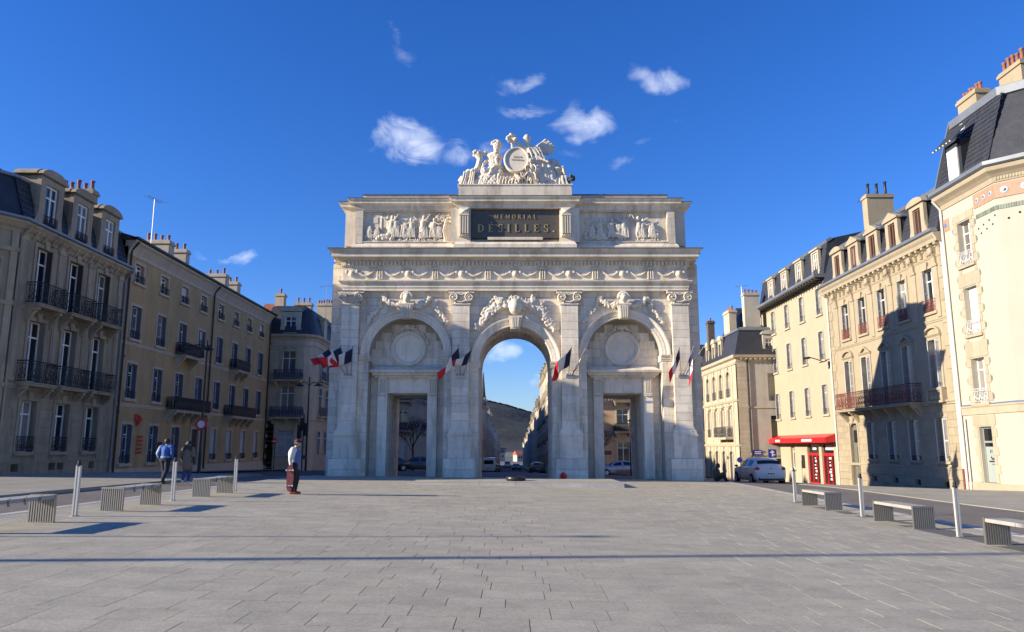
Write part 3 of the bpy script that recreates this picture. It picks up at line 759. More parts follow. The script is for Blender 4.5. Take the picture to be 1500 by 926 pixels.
def glyph(ch, H):
    m = MB(); T = .17*H; t = .07*H; w = .7*H
    def ser(x, z, l=.30): m.box(x-l*H/2, x+l*H/2, 0, .025, z-t*.4 if z < H/2 else z-t*.6, z+t*.6 if z < H/2 else z+t*.4)
    if ch in 'EÉLDRI':
        st(m, T/2+.06*H, 0, T/2+.06*H, H, T); x = T/2+.06*H; ser(x, 0); ser(x, H)
    if ch == 'I': w = .34*H
    if ch in 'EÉ':
        w = .62*H; st(m, .1*H, t/2, w, t/2, t); st(m, .1*H, H-t/2, w, H-t/2, t); st(m, .1*H, H*.52, w*.75, H*.52, t)
        for z0, z1 in ((0, .22*H), (H, .78*H)): m.pry([(w-t, z0), (w, z0), (w, z1), (w-t*.4, z1)], 0, .025)
        m.box(w*.70, w*.76, 0, .025, .42*H, .62*H)
        if ch == 'É': st(m, w*.45, 1.12*H, w*.7, 1.28*H, t*1.4)
    if ch == 'L': w = .62*H; st(m, .1*H, t/2, w, t/2, t); m.pry([(w-t, 0), (w, 0), (w, .25*H), (w-t*.4, .25*H)], 0, .025)
    if ch == 'M':
        w = .86*H; st(m, .1*H, 0, .1*H, H, t); st(m, w-.1*H, 0, w-.1*H, H, T*.9); st(m, .1*H, H, w/2, .08*H, T*.8); st(m, w-.12*H, H, w/2, .08*H, t)
        ser(.1*H, 0, .22); ser(w-.1*H, 0, .26); ser(.06*H, H, .2); ser(w-.06*H, H, .2)
    if ch == 'O': w = .8*H; curve(m, w/2, H/2, w/2, H/2+.01, 0, 2*pi, t*.8, T, 28)
    if ch == 'D': w = .76*H; curve(m, .2*H, H/2, w-.2*H, H/2, -pi/2, pi/2, t, T, 14); st(m, .1*H, t/2, .24*H, t/2, t); st(m, .1*H, H-t/2, .24*H, H-t/2, t)
    if ch == 'R':
        w = .74*H; curve(m, .2*H, .74*H, .40*H, .26*H, -pi/2, pi/2, t, T*.9, 12); st(m, .1*H, H-t/2, .24*H, H-t/2, t); st(m, .1*H, .50*H, .24*H, .50*H, t); st(m, .32*H, .5*H, .66*H, .02*H, T*.9); ser(.68*H, 0, .2)
    if ch == 'A': w = .8*H; st(m, .08*H, 0, w/2, H, t); st(m, w-.1*H, 0, w/2, H, T*.9); st(m, .2*H, .34*H, w-.22*H, .34*H, t); ser(.08*H, 0, .24); ser(w-.1*H, 0, .26)
    if ch == 'S':
        w = .58*H; curve(m, w/2, .745*H, w*.42, .255*H, R(20), R(270), t, T*.75, 14); curve(m, w/2, .255*H, w*.46, .27*H, R(90), R(-160), t, T*.75, 14)
        m.box(w*.84, w*.92, 0, .025, .72*H, .97*H); m.box(w*.06, w*.14, 0, .025, .03*H, .28*H)
    if ch == '.': w = .2*H; m.ell((w/2, .012, .1*H), (.1*H, .012, .1*H))
    return m, w
def write(txt, H, x0, z0, x1, par, y):
    gs = [glyph(c, H) for c in txt]; tot = sum(w for _, w in gs); gap = ((x1-x0)-tot)/(len(gs)-1); x = x0
    for m, w in gs: ob('letter', m, GOLD, par, (x, y, z0), fix=True); x += w+gap
write('MEMORIAL', .25, -1.18, 14.40, 1.2, TAB, .272)
write('DÉSILLES.', .46, -2.12, 13.62, 2.22, TAB, .272)
# ============================================================ BUILDINGS
class B:
    """local x along the front, y into the house, z = world height"""
    def __init__(s, label, x, y, rz, z0, cat='building', name='building', group=None):
        s.o = thing(name, label, cat, (x, y, z0), rz, group); s.z0 = z0
    def add(s, name, mb, m, smooth=False, x=0, y=0, z=None, par=None, label=None):
        return ob(name, mb, m, par or s.o, (x, y, -s.z0 if z is None else z - s.z0), smooth=smooth, label=label)
    def inst(s, name, me, x=0, y=0, z=0, rz=None, label=None): return link(name, me, s.o, (x, y, z-s.z0), (0, 0, rz) if rz else None, label)
def holes_of(ws): return [w for w in ws]
def wallp(b, x0, x1, z0, z1, holes, m, th=.35, y=0, name='wall'):
    hs = []
    for h in holes:
        if len(h) == 4: hs.append(rect(*h))
        else: a, c, d, e, ar = h; n = 8; hs.append([(a, d), (c, d), (c, e-ar)] + [((a+c)/2 + (c-a)/2*cos(pi*i/n), e-ar+ar*sin(pi*i/n)) for i in range(1, n)] + [(a, e-ar)])
    return b.add(name, MB().plate(rect(x0, x1, z0, z1), hs, y, y+th, back=False), m)
def frame_mb(w, h, arch=0, tr=.74, nmunt=0, cas=.07, y=.0, mull=True):
    m = MB(); f = cas
    m.box(-w/2, -w/2+f, y, y+.07, 0, h); m.box(w/2-f, w/2, y, y+.07, 0, h); m.box(-w/2+f, w/2-f, y, y+.07, 0, f); m.box(-w/2+f, w/2-f, y, y+.07, h-f, h)
    if mull: m.box(-.045, .045, y-.012, y+.06, f, h-f)
    if tr: m.box(-w/2+f, w/2-f, y-.006, y+.055, h*tr-.04, h*tr+.04)
    for i in range(nmunt):
        z = h*(i+1)/(nmunt+1)
        if tr and abs(z-h*tr) < .15: continue
        m.box(-w/2+f, w/2-f, y+.01, y+.05, z-.016, z+.016)
    return m
def rail_mb(w, h, style, d=0.):
    m = MB()
    def run(p, q):
        p = Vector(p); q = Vector(q); L = (q-p).length; u = (q-p)/L
        def bar(a, b, zz, r=.018): m.tube([p+u*a+Vector((0, 0, zz)), p+u*b+Vector((0, 0, zz))], r, 4)
        bar(0, L, h, .026); bar(0, L, .06); bar(0, L, h-.13, .014)
        st_ = {'plain': .12, 'ornate': .13, 'solid': .075, 'rust': .11}[style]
        n = max(2, int(L/st_))
        for i in range(n+1):
            a = L*i/n; m.tube([p+u*a+Vector((0, 0, .06)), p+u*a+Vector((0, 0, h))], .014 if style != 'solid' else .02, 4)
        if style in ('ornate', 'rust'):
            k = max(1, int(L/.34))
            for i in range(k):
                c = p+u*(L*(i+.5)/k)
                for zz, r in ((h*.30, .12), (h*.58, .10), (h*.44, .05)):
                    m.tube([c+u*(r*cos(2*pi*j/8))+Vector((0, 0, zz+r*sin(2*pi*j/8))) for j in range(8)], .014, 3, closed=True)
            for i in range(k*2):
                c = p+u*(L*(i+.5)/(2*k)); m.ell(c+Vector((0, 0, h*.30)), (.045, .03, .07), 5, 4)
        if style == 'solid':
            k = max(1, int(L/.2))
            for i in range(k):
                c = p+u*(L*(i+.5)/k); m.ell(c+Vector((0, 0, h*.5)), (.09, .012, h*.30), 6, 5)
    if d: run((-w/2, 0, 0), (-w/2, -d, 0)); run((-w/2, -d, 0), (w/2, -d, 0)); run((w/2, -d, 0), (w/2, 0, 0))
    else: run((-w/2, 0, 0), (w/2, 0, 0))
    return m
def surround_mb(w, h, t=.16, p=.04, head=None, arch=0, ears=0):
    m = MB(); m.box(-w/2-t, -w/2+.004, -p, .05, -.0, h); m.box(w/2-.004, w/2+t, -p, .05, -.0, h)
    m.box(-w/2-t-ears, w/2+t+ears, -p-.005, .05, h-.004, h+t)
    if head == 'cornice': m.prx([(.05, h+t+.1), (-.12, h+t+.1), (-.2, h+t+.18), (-.2, h+t+.22), (.05, h+t+.26)], -w/2-t-.12, w/2+t+.12)
    if head == 'tri':
        z = h+t+.12; W_ = w/2+t+.1
        m.prx([(.05, z-.12), (-.08, z-.12), (-.16, z-.02), (-.16, z+.03), (.05, z+.03)], -W_, W_)
        for q in (-1, 1): m.pry([(q*W_, z+.02), (0, z+.46), (0, z+.34), (q*(W_-.28), z+.02)], -.17, .05)
    if head == 'seg':
        z = h+t+.12; W_ = w/2+t+.1
        m.prx([(.05, z-.12), (-.08, z-.12), (-.16, z-.02), (-.16, z+.03), (.05, z+.03)], -W_, W_)
        pts = [(W_*cos(pi*i/10), z+.02+.5*sin(pi*i/10)) for i in range(11)]; pin = [((W_-.13)*cos(pi*i/10), z+.02+.38*sin(pi*i/10)) for i in range(11)]
        for i in range(10): m.pry([pts[i], pts[i+1], pin[i+1], pin[i]], -.17, .05)
    if head == 'key': m.pry([(-.12, h-.02), (.12, h-.02), (.19, h+t+.24), (-.19, h+t+.24)], -.13, .05)
    if head == 'carved':
        m.pry([(-.12, h-.02), (.12, h-.02), (.19, h+t+.2), (-.19, h+t+.2)], -.16, .05)
        for q in (-1, 1): m.tube([(q*.2, -.05, h+t+.2), (q*.45, -.07, h+t+.24), (q*.65, -.05, h+t+.08)], .05, 5)
    return m
def shutter_mb(w, h):
    m = MB(); m.box(0, .06, 0, .035, 0, h); m.box(w-.06, w, 0, .035, 0, h); m.box(.06, w-.06, 0, .035, 0, .08); m.box(.06, w-.06, 0, .035, h-.08, h); m.box(.06, w-.06, 0, .035, h*.45, h*.45+.08)
    z = .1
    while z < h-.12: m.add([(.06, .0, z), (w-.06, .0, z), (w-.06, .03, z+.05), (.06, .03, z+.05)], [(0, 1, 2, 3)]); z += .062
    return m
SHUT = mat('grey_blue_shutters', (.14, .17, .22), .6, isl=.1); SHUTW = mat('pale_shutters', (.55, .55, .52), .6, isl=.08)
def window(b, x, z, w, h, fm=None, sur=None, surm=None, sill=True, sillm=None, rail=None, railm=None, railh=.5, shut=None, shutm=None, gl=None, d=.2, tr=.74, nm=0, y=0, blind=0, label=None, mull=True):
    fm = fm or WHITE; k = (round(w, 2), round(h, 2))
    f = b.inst('window', cached(('frame', k, tr, nm, fm.name, mull), lambda: frame_mb(w, h, tr=tr, nmunt=nm, mull=mull), fm), x, y+d, z, label=label)
    link('panes', cached(('panes', k, (gl or GLASS).name), lambda: MB().quad((-w/2+.05, .045, .04), (w/2-.05, .045, .04), (w/2-.05, .045, h-.04), (-w/2+.05, .045, h-.04)), gl or GLASS), f)
    if blind: link('blind', cached(('blind', k, round(blind, 2)), lambda: MB().box(-w/2+.02, w/2-.02, -.05, -.02, h*(1-blind), h), SHUTW), f)
    if sur: link('surround', cached(('surround', k, str(sur), surm.name), lambda: surround_mb(w, h, **sur), surm), f, (0, -d, 0))
    if sill: link('sill', cached(('sill', k, (sillm or surm or KERB).name), lambda: MB().box(-w/2-.2, w/2+.2, -.13, .12, -.16, -.003), sillm or surm or KERB), f, (0, -d, 0))
    if rail: link('railing', cached(('railing', k, rail, railh, (railm or BLACK).name), lambda: rail_mb(w+.12, railh, rail), railm or BLACK), f, (0, -d-.06, .0))
    if shut == 'in':
        for q in (-1, 1):
            me = cached(('shutter', round(h, 2), .3, (shutm or SHUT).name), lambda: shutter_mb(.3, h-.06), shutm or SHUT)
            link('shutter', me, f, (q*(w/2-.02), -.0, .03), (0, 0, R(-97 if q > 0 else -83)))
    if shut == 'half':
        me = cached(('shutter', round(h, 2), .5, (shutm or SHUT).name), lambda: shutter_mb(.5, h-.06), shutm or SHUT)
        link('shutter', me, f, (-w/2+.02, -.02, .03), (0, 0, R(-70))); link('shutter', me, f, (w/2-.02, -.02, .03), (0, 0, R(-112)))
    if shut == 'closed':
        me = cached(('shutter', k, 'c', (shutm or SHUT).name), lambda: shutter_mb(w/2-.03, h-.06), shutm or SHUT)
        link('shutter', me, f, (-w/2+.02, -.08, .03)); link('shutter', me, f, (.01, -.08, .03))
    return f
def balcony(b, x0, x1, z, out=.8, h=1.0, style='ornate', m=None, sm=None, nb=None, th=.16, y=0, bd=.5):
    xc = (x0+x1)/2; w = x1-x0; m = m or BLACK; sm = sm or KERB
    s = b.add('balcony', MB().box(-w/2, w/2, -out, -.002, -th, 0).box(-w/2-.05, w/2+.05, -out-.05, -.002, -.05, .004), sm, x=xc, y=y, z=z)
    ob('railing', rail_mb(w-.06, h, style, out-.05), m, s, (0, 0, 0), fix=False)
    nb = nb or max(2, int(w/1.3)+1)
    me = cached(('bracket', round(bd, 2), round(out, 2), sm.name), lambda: MB().prx([(0, -th), (-out*.85, -th), (-out*.85, -th-.14), (-out*.45, -th-.2), (-out*.25, -th-bd*.7), (0, -th-bd)], -.11, .11).tube([(0, -out*.7, -th-.14), (0, -out*.5, -th-.3), (0, -.1, -th-bd*.9)], .07, 6), sm)
    for i in range(nb): link('bracket', me, s, (-w/2+.18+(w-.36)*i/(nb-1), 0, 0))
    return s
def chimney(b, x, y, w, d, z0, z1, n=3, m=None, pm=None, ph=.5, rows=1):
    m = m or LIME
    c = b.add('chimney', MB().box(-w/2, w/2, -d/2, d/2, z0-z1, -.3).box(-w/2-.08, w/2+.08, -d/2-.08, d/2+.08, -.3, -.12).box(-w/2-.02, w/2+.02, -d/2-.02, d/2+.02, -.12, 0), m, x=x, y=y, z=z1)
    me = cached(('pot', round(ph, 2), (pm or TERRA).name), lambda: MB().lathe(0, 0, [(.13, 0), (.13, .06), (.10, .1), (.095, ph-.1), (.13, ph-.06), (.13, ph), (.08, ph-.02)], 10), pm or TERRA, True)
    for r in range(rows):
        for i in range(n):
            L = w if w > d else d
            t = (-L/2+L*(i+.5)/n); q = (r-(rows-1)/2)*.35
            link('chimney_pot', me, c, (t, q, 0) if w > d else (q, t, 0), scale=(1, 1, random.uniform(.8, 1.25)))
    return c
def antenna(b, x, y, z0, z1, L=1.2):
    m = MB().tube([(x, y, z0), (x, y, z1)], .025, 5); m.tube([(x-L/2, y, z1-.1), (x+L/2, y, z1+.05)], .015, 4)
    for i in range(7): t = -L/2+L*i/6; m.tube([(x+t, y-.25-.03*i, z1-.02+t*.1), (x+t, y+.25+.03*i, z1-.02+t*.1)], .011, 4)
    return b.add('antenna', m, STEELD)
def pipe(b, x, z0, z1, y=-.1, r=.055, m=None, kink=True):
    pts = [(x, y, z0), (x, y, z1-.6), (x, y-.02, z1-.5), (x, y-.42, z1-.02)] if kink else [(x, y, z0), (x, y, z1)]
    mb = MB().tube(pts, r, 8); z = z0+.3
    while z < z1-.8: mb.tube([(x, y, z), (x, y, z+.05)], r+.014, 8); z += 1.9
    return b.add('downpipe', mb, m or ZINC, smooth=False)
def string(b, x0, x1, z, h=.22, p=.07, m=None, y=0): return b.add('string_course', MB().prx([(y+.02, z), (y-p*.5, z), (y-p*.6, z+h*.4), (y-p, z+h*.6), (y-p, z+h), (y+.02, z+h+.02)], x0, x1), m)
def box_body(b, x0, x1, y0, y1, z0, z1, m):   # flanks and back
    w = MB()
    w.quad((x0, y0, z0), (x0, y1, z0), (x0, y1, z1), (x0, y0, z1)); w.quad((x1, y0, z0), (x1, y1, z0), (x1, y1, z1), (x1, y0, z1)); w.quad((x0, y1, z0), (x1, y1, z0), (x1, y1, z1), (x0, y1, z1))
    return b.add('side_wall', w, m)
def slate_lines(b, x0, x1, pts, m):   # roof as courses of slates over the slope pts [(y,z)...]
    mb = MB(); th = .012
    mb.prx(pts, x0, x1); return b.add('roof', mb, m)
def slated(b, x0, x1, y0, z0, y1, z1, m=None, dz=.28):    # overlapping slate courses, each slate its own face island
    m = m or SLATE; mb = MB(); L = sqrt((y1-y0)**2+(z1-z0)**2); n = int(L/dz); uy, uz = (y1-y0)/L, (z1-z0)/L; ny, nz_ = -uz, uy
    for i in range(n):
        a, c = L*i/n, L*(i+1)/n+.03; x = x0 - (.17 if i % 2 else 0)
        while x < x1:
            xa, xb = max(x, x0)+.006, min(x+.34, x1)-.006
            if xb-xa > .03:
                o1, o2 = .035+random.uniform(0, .008), .008
                mb.add([(xa, y0+uy*a+ny*o1, z0+uz*a+nz_*o1), (xb, y0+uy*a+ny*o1, z0+uz*a+nz_*o1), (xb, y0+uy*c+ny*o2, z0+uz*c+nz_*o2), (xa, y0+uy*c+ny*o2, z0+uz*c+nz_*o2), (xa, y0+uy*a, z0+uz*a), (xb, y0+uy*a, z0+uz*a)], [(0, 1, 2, 3), (0, 4, 5, 1)])
            x += .34
    return stuff(b.add('slates', mb, m))
SLATE2 = mat('slate_tiles', (.040, .043, .052), .5, var=.15, vscale=2.5, isl=.35, spec=.4)
def dormer(b, x, z0, w, h, ww, wh, y, depth, m, head='seg', fm=None, fr=.0, rail=None, cheek=None, tr=.7, gl=None, curtain=None, rm=None):
    """stone dormer: front wall with an opening, cheeks, roof"""
    z1 = h; hw = w/2; ow = ww/2
    mb = MB(); mb.plate([(-hw, 0), (hw, 0), (hw, h), (-hw, h)], [rect(-ow, ow, .18, .18+wh)], 0, .22)
    for q in (-1, 1):       # scroll feet
        mb.prx([(.0, 0), (-.05, 0), (-.05, .12), (0, .12)], q*hw-.06, q*hw+.06)
        mb.pry([(q*hw, 0), (q*(hw+.2), 0), (q*(hw+.17), .25), (q*(hw+.06), .55), (q*hw, .9)], .02, .18)
    if head == 'seg':
        n = 8; pts = [((hw+.14)*cos(pi*i/n), h+.06+.42*sin(pi*i/n)) for i in range(n+1)]; mb.pry(pts, -.12, .3)
        pts2 = [((hw+.02)*cos(pi*i/n), h+.04+.30*sin(pi*i/n)) for i in range(n+1)]; mb.pry(pts2, -.06, .0)
    if head == 'tri': mb.pry([(-hw-.14, h), (hw+.14, h), (hw+.14, h+.1), (0, h+.55), (-hw-.14, h+.1)], -.12, .3)
    if head == 'flat': mb.box(-hw-.1, hw+.1, -.12, .3, h, h+.14)
    mb.box(-ow-.1, ow+.1, -.1, .02, .10, .175)
    dm = b.add('dormer', mb, m, x=x, y=y, z=z0)
    ck = MB(); ck.box(-hw+.03, -hw+.1, .2, depth, .0, h); ck.box(hw-.1, hw-.03, .2, depth, .0, h)
    ob('dormer_cheeks', ck, cheek or SLATE, dm)
    r_ = MB()
    if head == 'seg': n = 8; r_.pry([((hw+.16)*cos(pi*i/n), h+.08+.44*sin(pi*i/n)) for i in range(n+1)], .2, depth+.3)
    elif head == 'tri': r_.pry([(-hw-.16, h+.02), (hw+.16, h+.02), (hw+.16, h+.12), (0, h+.58), (-hw-.16, h+.12)], .2, depth+.3)
    else: r_.box(-hw-.12, hw+.12, .2, depth+.3, h+.02, h+.17)
    ob('dormer_roof', r_, rm or ZINC, dm)
    link('window_frame', cached(('dframe', round(ww, 2), round(wh, 2), (fm or WHITE).name), lambda: frame_mb(ww, wh, tr=tr, cas=.09), fm or WHITE), dm, (0, .1, .18))
    link('panes', cached(('dpane', round(ww, 2), round(wh, 2), (gl or GLASS).name), lambda: MB().quad((-ww/2, .05, 0), (ww/2, .05, 0), (ww/2, .05, wh), (-ww/2, .05, wh)), gl or GLASS), dm, (0, .1, .18))
    if rail: ob('railing', rail_mb(ww+.05, .45, 'ornate'), BLACK, dm, (0, -.06, .2), fix=False)
    return dm
def rustic(b, x0, x1, z0, z1, holes, m, ch=.42, L=.9, y=0, p=.03, name='stone_block', joined=False):
    n = max(1, round((z1-z0)/ch)); hs = (z1-z0)/n; J = MB()
    for i in range(n):
        a, c = z0+hs*i, z0+hs*(i+1)
        blk_ = sorted([(h[0], h[1]) for h in holes if h[2] < c-.03 and h[3] > a+.03]); segs = []; x = x0
        for (ha, hb) in blk_:
            if ha > x+.05: segs.append((x, ha))
            x = max(x, hb)
        if x < x1-.05: segs.append((x, x1))
        for sa, sb in segs:
            k = max(1, round((sb-sa)/L)); off = .5 if (i % 2 and k > 1) else 0
            es = [sa] + [sa+(sb-sa)*(j+off)/k for j in range(1 if not off else 0, k)] + [sb]
            for j in range(len(es)-1):
                w_ = es[j+1]-es[j]
                if w_ < .08: continue
                if joined: J.box(es[j]+.008, es[j+1]-.008, y-p, y+.01, a+.009, c-.009)
                else:
                    me = cached((name, round(w_, 2), round(hs, 3), m.name, p), lambda: MB().box(-w_/2+.008, w_/2-.008, -p, .01, .009, hs-.009), m)
                    b.inst(name, me, (es[j]+es[j+1])/2, y, a)
    if joined: stuff(b.add(name+'s', J, m))
GREY = mat('dark_sooty_stone', (.32, .26, .17), .9, var=.2, vscale=.9, bump=.4, bscale=12, grime=(.11, .09, .065), gamt=.85, isl=.08)
GREYC = mat('sooty_carving', (.35, .285, .19), .9, var=.15, vscale=2, grime=(.12, .105, .09), gamt=.7, isl=.1)
# ---------------- left, stone corner house
b = B('dark weathered stone corner house with mansard roof and iron balconies, nearest on the left', -23, 34.2, pi/2, .2)
bays = [2.0, 4.75, 7.5]; H = []
for x in bays: H += [(x-.62, x+.62, 1.45, 3.85), (x-.62, x+.62, 4.75, 7.65), (x-.62, x+.62, 8.45, 11.25)]
for x in (1.5, 4.4, 5.1, 8.0): H.append((x-.28, x+.28, .55, .9))
wallp(b, 0, 9.9, .0, 12.0, H, GREY)
cr = b.add('side_wall', MB().prz([(-1.6, 2.9), (0, .36), (9.9, .36), (9.9, 9), (-1.6, 9)][::-1], 0, 11.9), GREY)
# chamfered corner in plan: a slanting front with panels, then the side street front
ch = MB(); A0 = Vector((0, 0)); A1 = Vector((-2.6, 1.6)); u_ = (A1-A0).normalized(); n_ = Vector((u_.y, -u_.x)) * -1
def slant(mb, t0, t1, z0, z1, p):
    q = Vector((-u_.y, u_.x)); q = q if q.y < 0 else -q
    a_, b_ = A0+u_*t0, A0+u_*t1
    mb.prz([tuple(a_-q*.05), tuple(b_-q*.05), tuple(b_+q*p), tuple(a_+q*p)], z0, z1)
slant(ch, 0, 3.05, 0, 12, .0); b.add('corner_front', ch, GREY)
cp = MB()
for t0, t1 in ((.0, .30), (2.75, 3.05)): slant(cp, t0, t1, .9, 11.6, .07)
for z0, z1 in ((5.0, 7.6), (8.6, 10.3)):
    slant(cp, .55, 2.5, z0, z0+.1, .05); slant(cp, .55, 2.5, z1-.1, z1, .05); slant(cp, .55, .65, z0+.1, z1-.1, .05); slant(cp, 2.4, 2.5, z0+.1, z1-.1, .05)
for z in (.9, 4.35, 8.1, 10.6): slant(cp, -.05, 3.1, z, z+.2, .12)
b.add('corner_panelling', cp, GREYC)
rustic(b, 0, 9.9, .95, 4.3, [(x-.82, x+.82, 1.3, 4.1) for x in bays], GREY, ch=.42, L=.75)
for x in bays:
    window(b, x, 1.45, 1.24, 2.4, sur=dict(t=.18, p=.06, head='key'), surm=GREYC, rail='ornate', railh=.7, gl=GLASS, d=.24)
    window(b, x, 4.75, 1.24, 2.9, sur=dict(t=.18, p=.06, head='carved'), surm=GREYC, sill=False, gl=GLASS, d=.24)
    window(b, x, 8.45, 1.24, 2.8, sur=dict(t=.18, p=.06, head='carved'), surm=GREYC, sill=False, d=.24, gl=GLASS, shut='in', shutm=mat('brown_shutters', (.08, .05, .04), .6))
for i, (x, w) in enumerate(((2.0, 2.15), (4.75, 2.3), (7.5, 2.1))): balcony(b, x-w/2, x+w/2, 8.40, .72, 1.0, 'ornate', sm=GREYC, bd=.8)
[balcony(b, x-w/2, x+w/2, 4.66, .6, 1.0, 'ornate', sm=GREYC, bd=.5) for x, w in ((2.0, 2.3), (4.75, 2.45), (7.5, 2.3))]
for x in (.35, 3.38, 6.12, 9.3):
    b.add('pilaster_strip', MB().box(x-.22, x+.22, -.07, .02, 4.9, 11.3).box(x-.13, x+.13, -.10, -.06, 5.2, 10.4).box(x-.27, x+.27, -.11, .02, 11.3, 11.55).box(x-.26, x+.26, -.1, .02, 4.7, 4.9), GREYC)
string(b, 0, 9.9, 4.35, m=GREYC); string(b, 0, 9.9, 8.1, m=GREYC); string(b, 0, 9.9, .9, .14, .05, GREYC)
cpath = [(-2.6, 1.6), (0, 0), (9.9, 0)]
b.add('cornice', MB().sweep(cpath, [(-.3, 11.55), (.05, 11.55), (.08, 11.7), (.2, 11.78), (.3, 11.9), (.38, 11.98), (.4, 12.08), (-.3, 12.1)]), GREYC)
b.add('gutter', MB().sweep(cpath, [(.0, 12.1), (.42, 12.09), (.5, 12.14), (.5, 12.24), (.42, 12.26), (0, 12.22)]), ZINC)
for i in range(15): b.add('modillion', MB().prx([(0, 11.78), (-.3, 11.9), (-.28, 11.78), (-.06, 11.5), (0, 11.5)], .25+i*.68, .43+i*.68), GREYC)
for i, x in enumerate(bays): dormer(b, x, 12.2, 1.9, 2.55, 1.0, 2.05, -.1, 1.05, GREYC, 'seg', rail=True, rm=GREYC, cheek=GREYC)
rf = MB(); rf.sweep(cpath, [(.1, 12.1), (-.55, 14.3), (-1.0, 14.62), (-4.2, 15.6), (-4.2, 12.1)][::-1]); b.add('roof', rf, SLATE)
slated(b, 0, 9.9, -.1, 12.25, .55, 14.35)
b.add('ridge_roll', MB().sweep(cpath, [(-.5, 14.28), (-.42, 14.3), (-.42, 14.42), (-.6, 14.5), (-.7, 14.36)]), ZINC)
b.add('upper_roof', MB().prx([(.9, 14.5), (4.5, 15.5), (9, 14.5)], -1.5, 9.9), SLATE)
chimney(b, 8.3, 2.4, .6, 2.0, 13.5, 16.5, 5, GREY, ph=.5)
chimney(b, -1.6, 4.4, 1.2, .6, 13.5, 15.0, 3, GREY, ph=.3)
pipe(b, 9.75, .3, 12, m=ZINC); pipe(b, .1, .5, 11.9, m=GREYC)
# ---------------- left, long ochre house
OCH = mat('ochre_render', (.42, .295, .135), .9, var=.14, vscale=.7, grime=(.19, .14, .085), gamt=.45, bump=.25, bscale=20)
OCS = mat('pale_trim_stone', (.48, .41, .30), .85, var=.12, vscale=1.5, grime=(.25, .2, .15), gamt=.4)
b = B('long ochre four-storey house with blue-grey shutters and three chimneys behind its eaves', -23, 44.1, pi/2, -.4)
bx = [1.55, 4.95, 8.15, 11.45, 14.9, 18.2, 21.4, 24.7]; H = []
rows = [(.72, 2.3), (4.55, 2.1), (8.15, 2.0), (11.6, 1.15)]
for i, x in enumerate(bx):
    for r_, (z, h_) in enumerate(rows):
        if r_ == 0 and i == 3: H.append((x-.6, x+.6, -.05, 2.95)); continue
        H.append((x-.55, x+.55, z, z+h_))
wallp(b, 0, 27.2, -1.0, 13.55, H, OCH)
box_body(b, 0, 27.2, 0, 11, -1, 13.6, OCH)
for i, x in enumerate(bx):
    for r_, (z, h_) in enumerate(rows):
        if r_ == 0 and i == 3: continue
        cls = r_ == 0 and i >= 4
        bl = (r_ == 3 and i in (2, 7)) * .5 + (r_ == 2 and i == 3)*.3
        window(b, x, z, 1.1, h_, sur=dict(t=.15, p=.03), surm=OCS, rail='plain' if not (r_ in (1, 2) and i in (2, 5)) else None, railh=.45, shut='closed' if cls else ('in' if r_ < 3 else None), shutm=SHUTW if cls else SHUT, blind=bl, nm=2)
dd = b.add('door', MB().box(-.58, .58, .12, .18, -.1, 2.9), mat('dark_brown_wood', (.045, .03, .022), .5, var=.2, vscale=6, isl=.05), x=bx[3], z=0)
for q in (-1, 1):
    for z0, z1 in ((.15, .9), (1.05, 2.6)): ob('door_panel', MB().box(q*.08, q*.5, .09, .12, z0, z1), MATS['dark_brown_wood'], dd)
ob('surround', surround_mb(1.2, 3.0, .2, .05), OCS, dd, (0, 0, -.05))
string(b, 0, 27.2, 7.72, .2, .06, OCS); string(b, 0, 27.2, 4.05, .2, .06, OCS); b.add('base_course', MB().box(0, 27.2, -.04, .0, -1, .42), OCS)
b.add('cornice', MB().prx([(.2, 13.1), (-.04, 13.1), (-.06, 13.3), (-.12, 13.42), (-.3, 13.75), (-.42, 13.86), (-.45, 14.0), (.2, 14.0)], 0, 27.2), OCS)
b.add('gutter', MB().prx([(-.2, 14.0), (-.5, 13.98), (-.6, 14.02), (-.6, 14.14), (-.5, 14.14), (-.2, 14.1)], -.1, 27.3), BLACK)
b.add('roof', MB().prx([(-.5, 14.1), (4.8, 15.7), (11, 14.05), (11, 13.9), (-.4, 13.95)], -.1, 27.3), mat('dark_tiles', (.06, .045, .04), .9, var=.3, vscale=2))
for x0, x1, z in ((6.9, 10.7, 7.88), (17.0, 21.1, 7.88), (6.5, 12.3, 4.12), (16.7, 22.4, 4.12)): balcony(b, x0 if z < 5 else x0+.4, x1 if z < 5 else x1-.8, z, .75, .85, 'solid', sm=OCS, bd=.7)
for x, y, w, d_, z1, n in ((10.3, 3.2, .9, 2.0, 16.7, 4), (13.6, 3.3, .7, 1.8, 16.9, 3), (22.6, 3.6, .9, 1.9, 17.0, 3), (26.4, 3.8, .9, 1.7, 17.1, 3)): chimney(b, x, y, w, d_, 14.0, z1, n, OCS)
antenna(b, 9.2, 3.2, 15, 19.6, 2.2)
for x in (.25, 13.2, 27.0): pipe(b, x, .1, 13.9, m=BLACK, r=.06)
for x, z in ((.6, 7.0), (.5, 3.75), (20.6, 10.9)): b.add('vent', MB().box(x-.1, x+.1, -.01, .05, z-.08, z+.08), BLACK)
b.add('plaque', MB().box(5.75, 6.35, -.05, .0, 1.3, 2.0), BLACK)
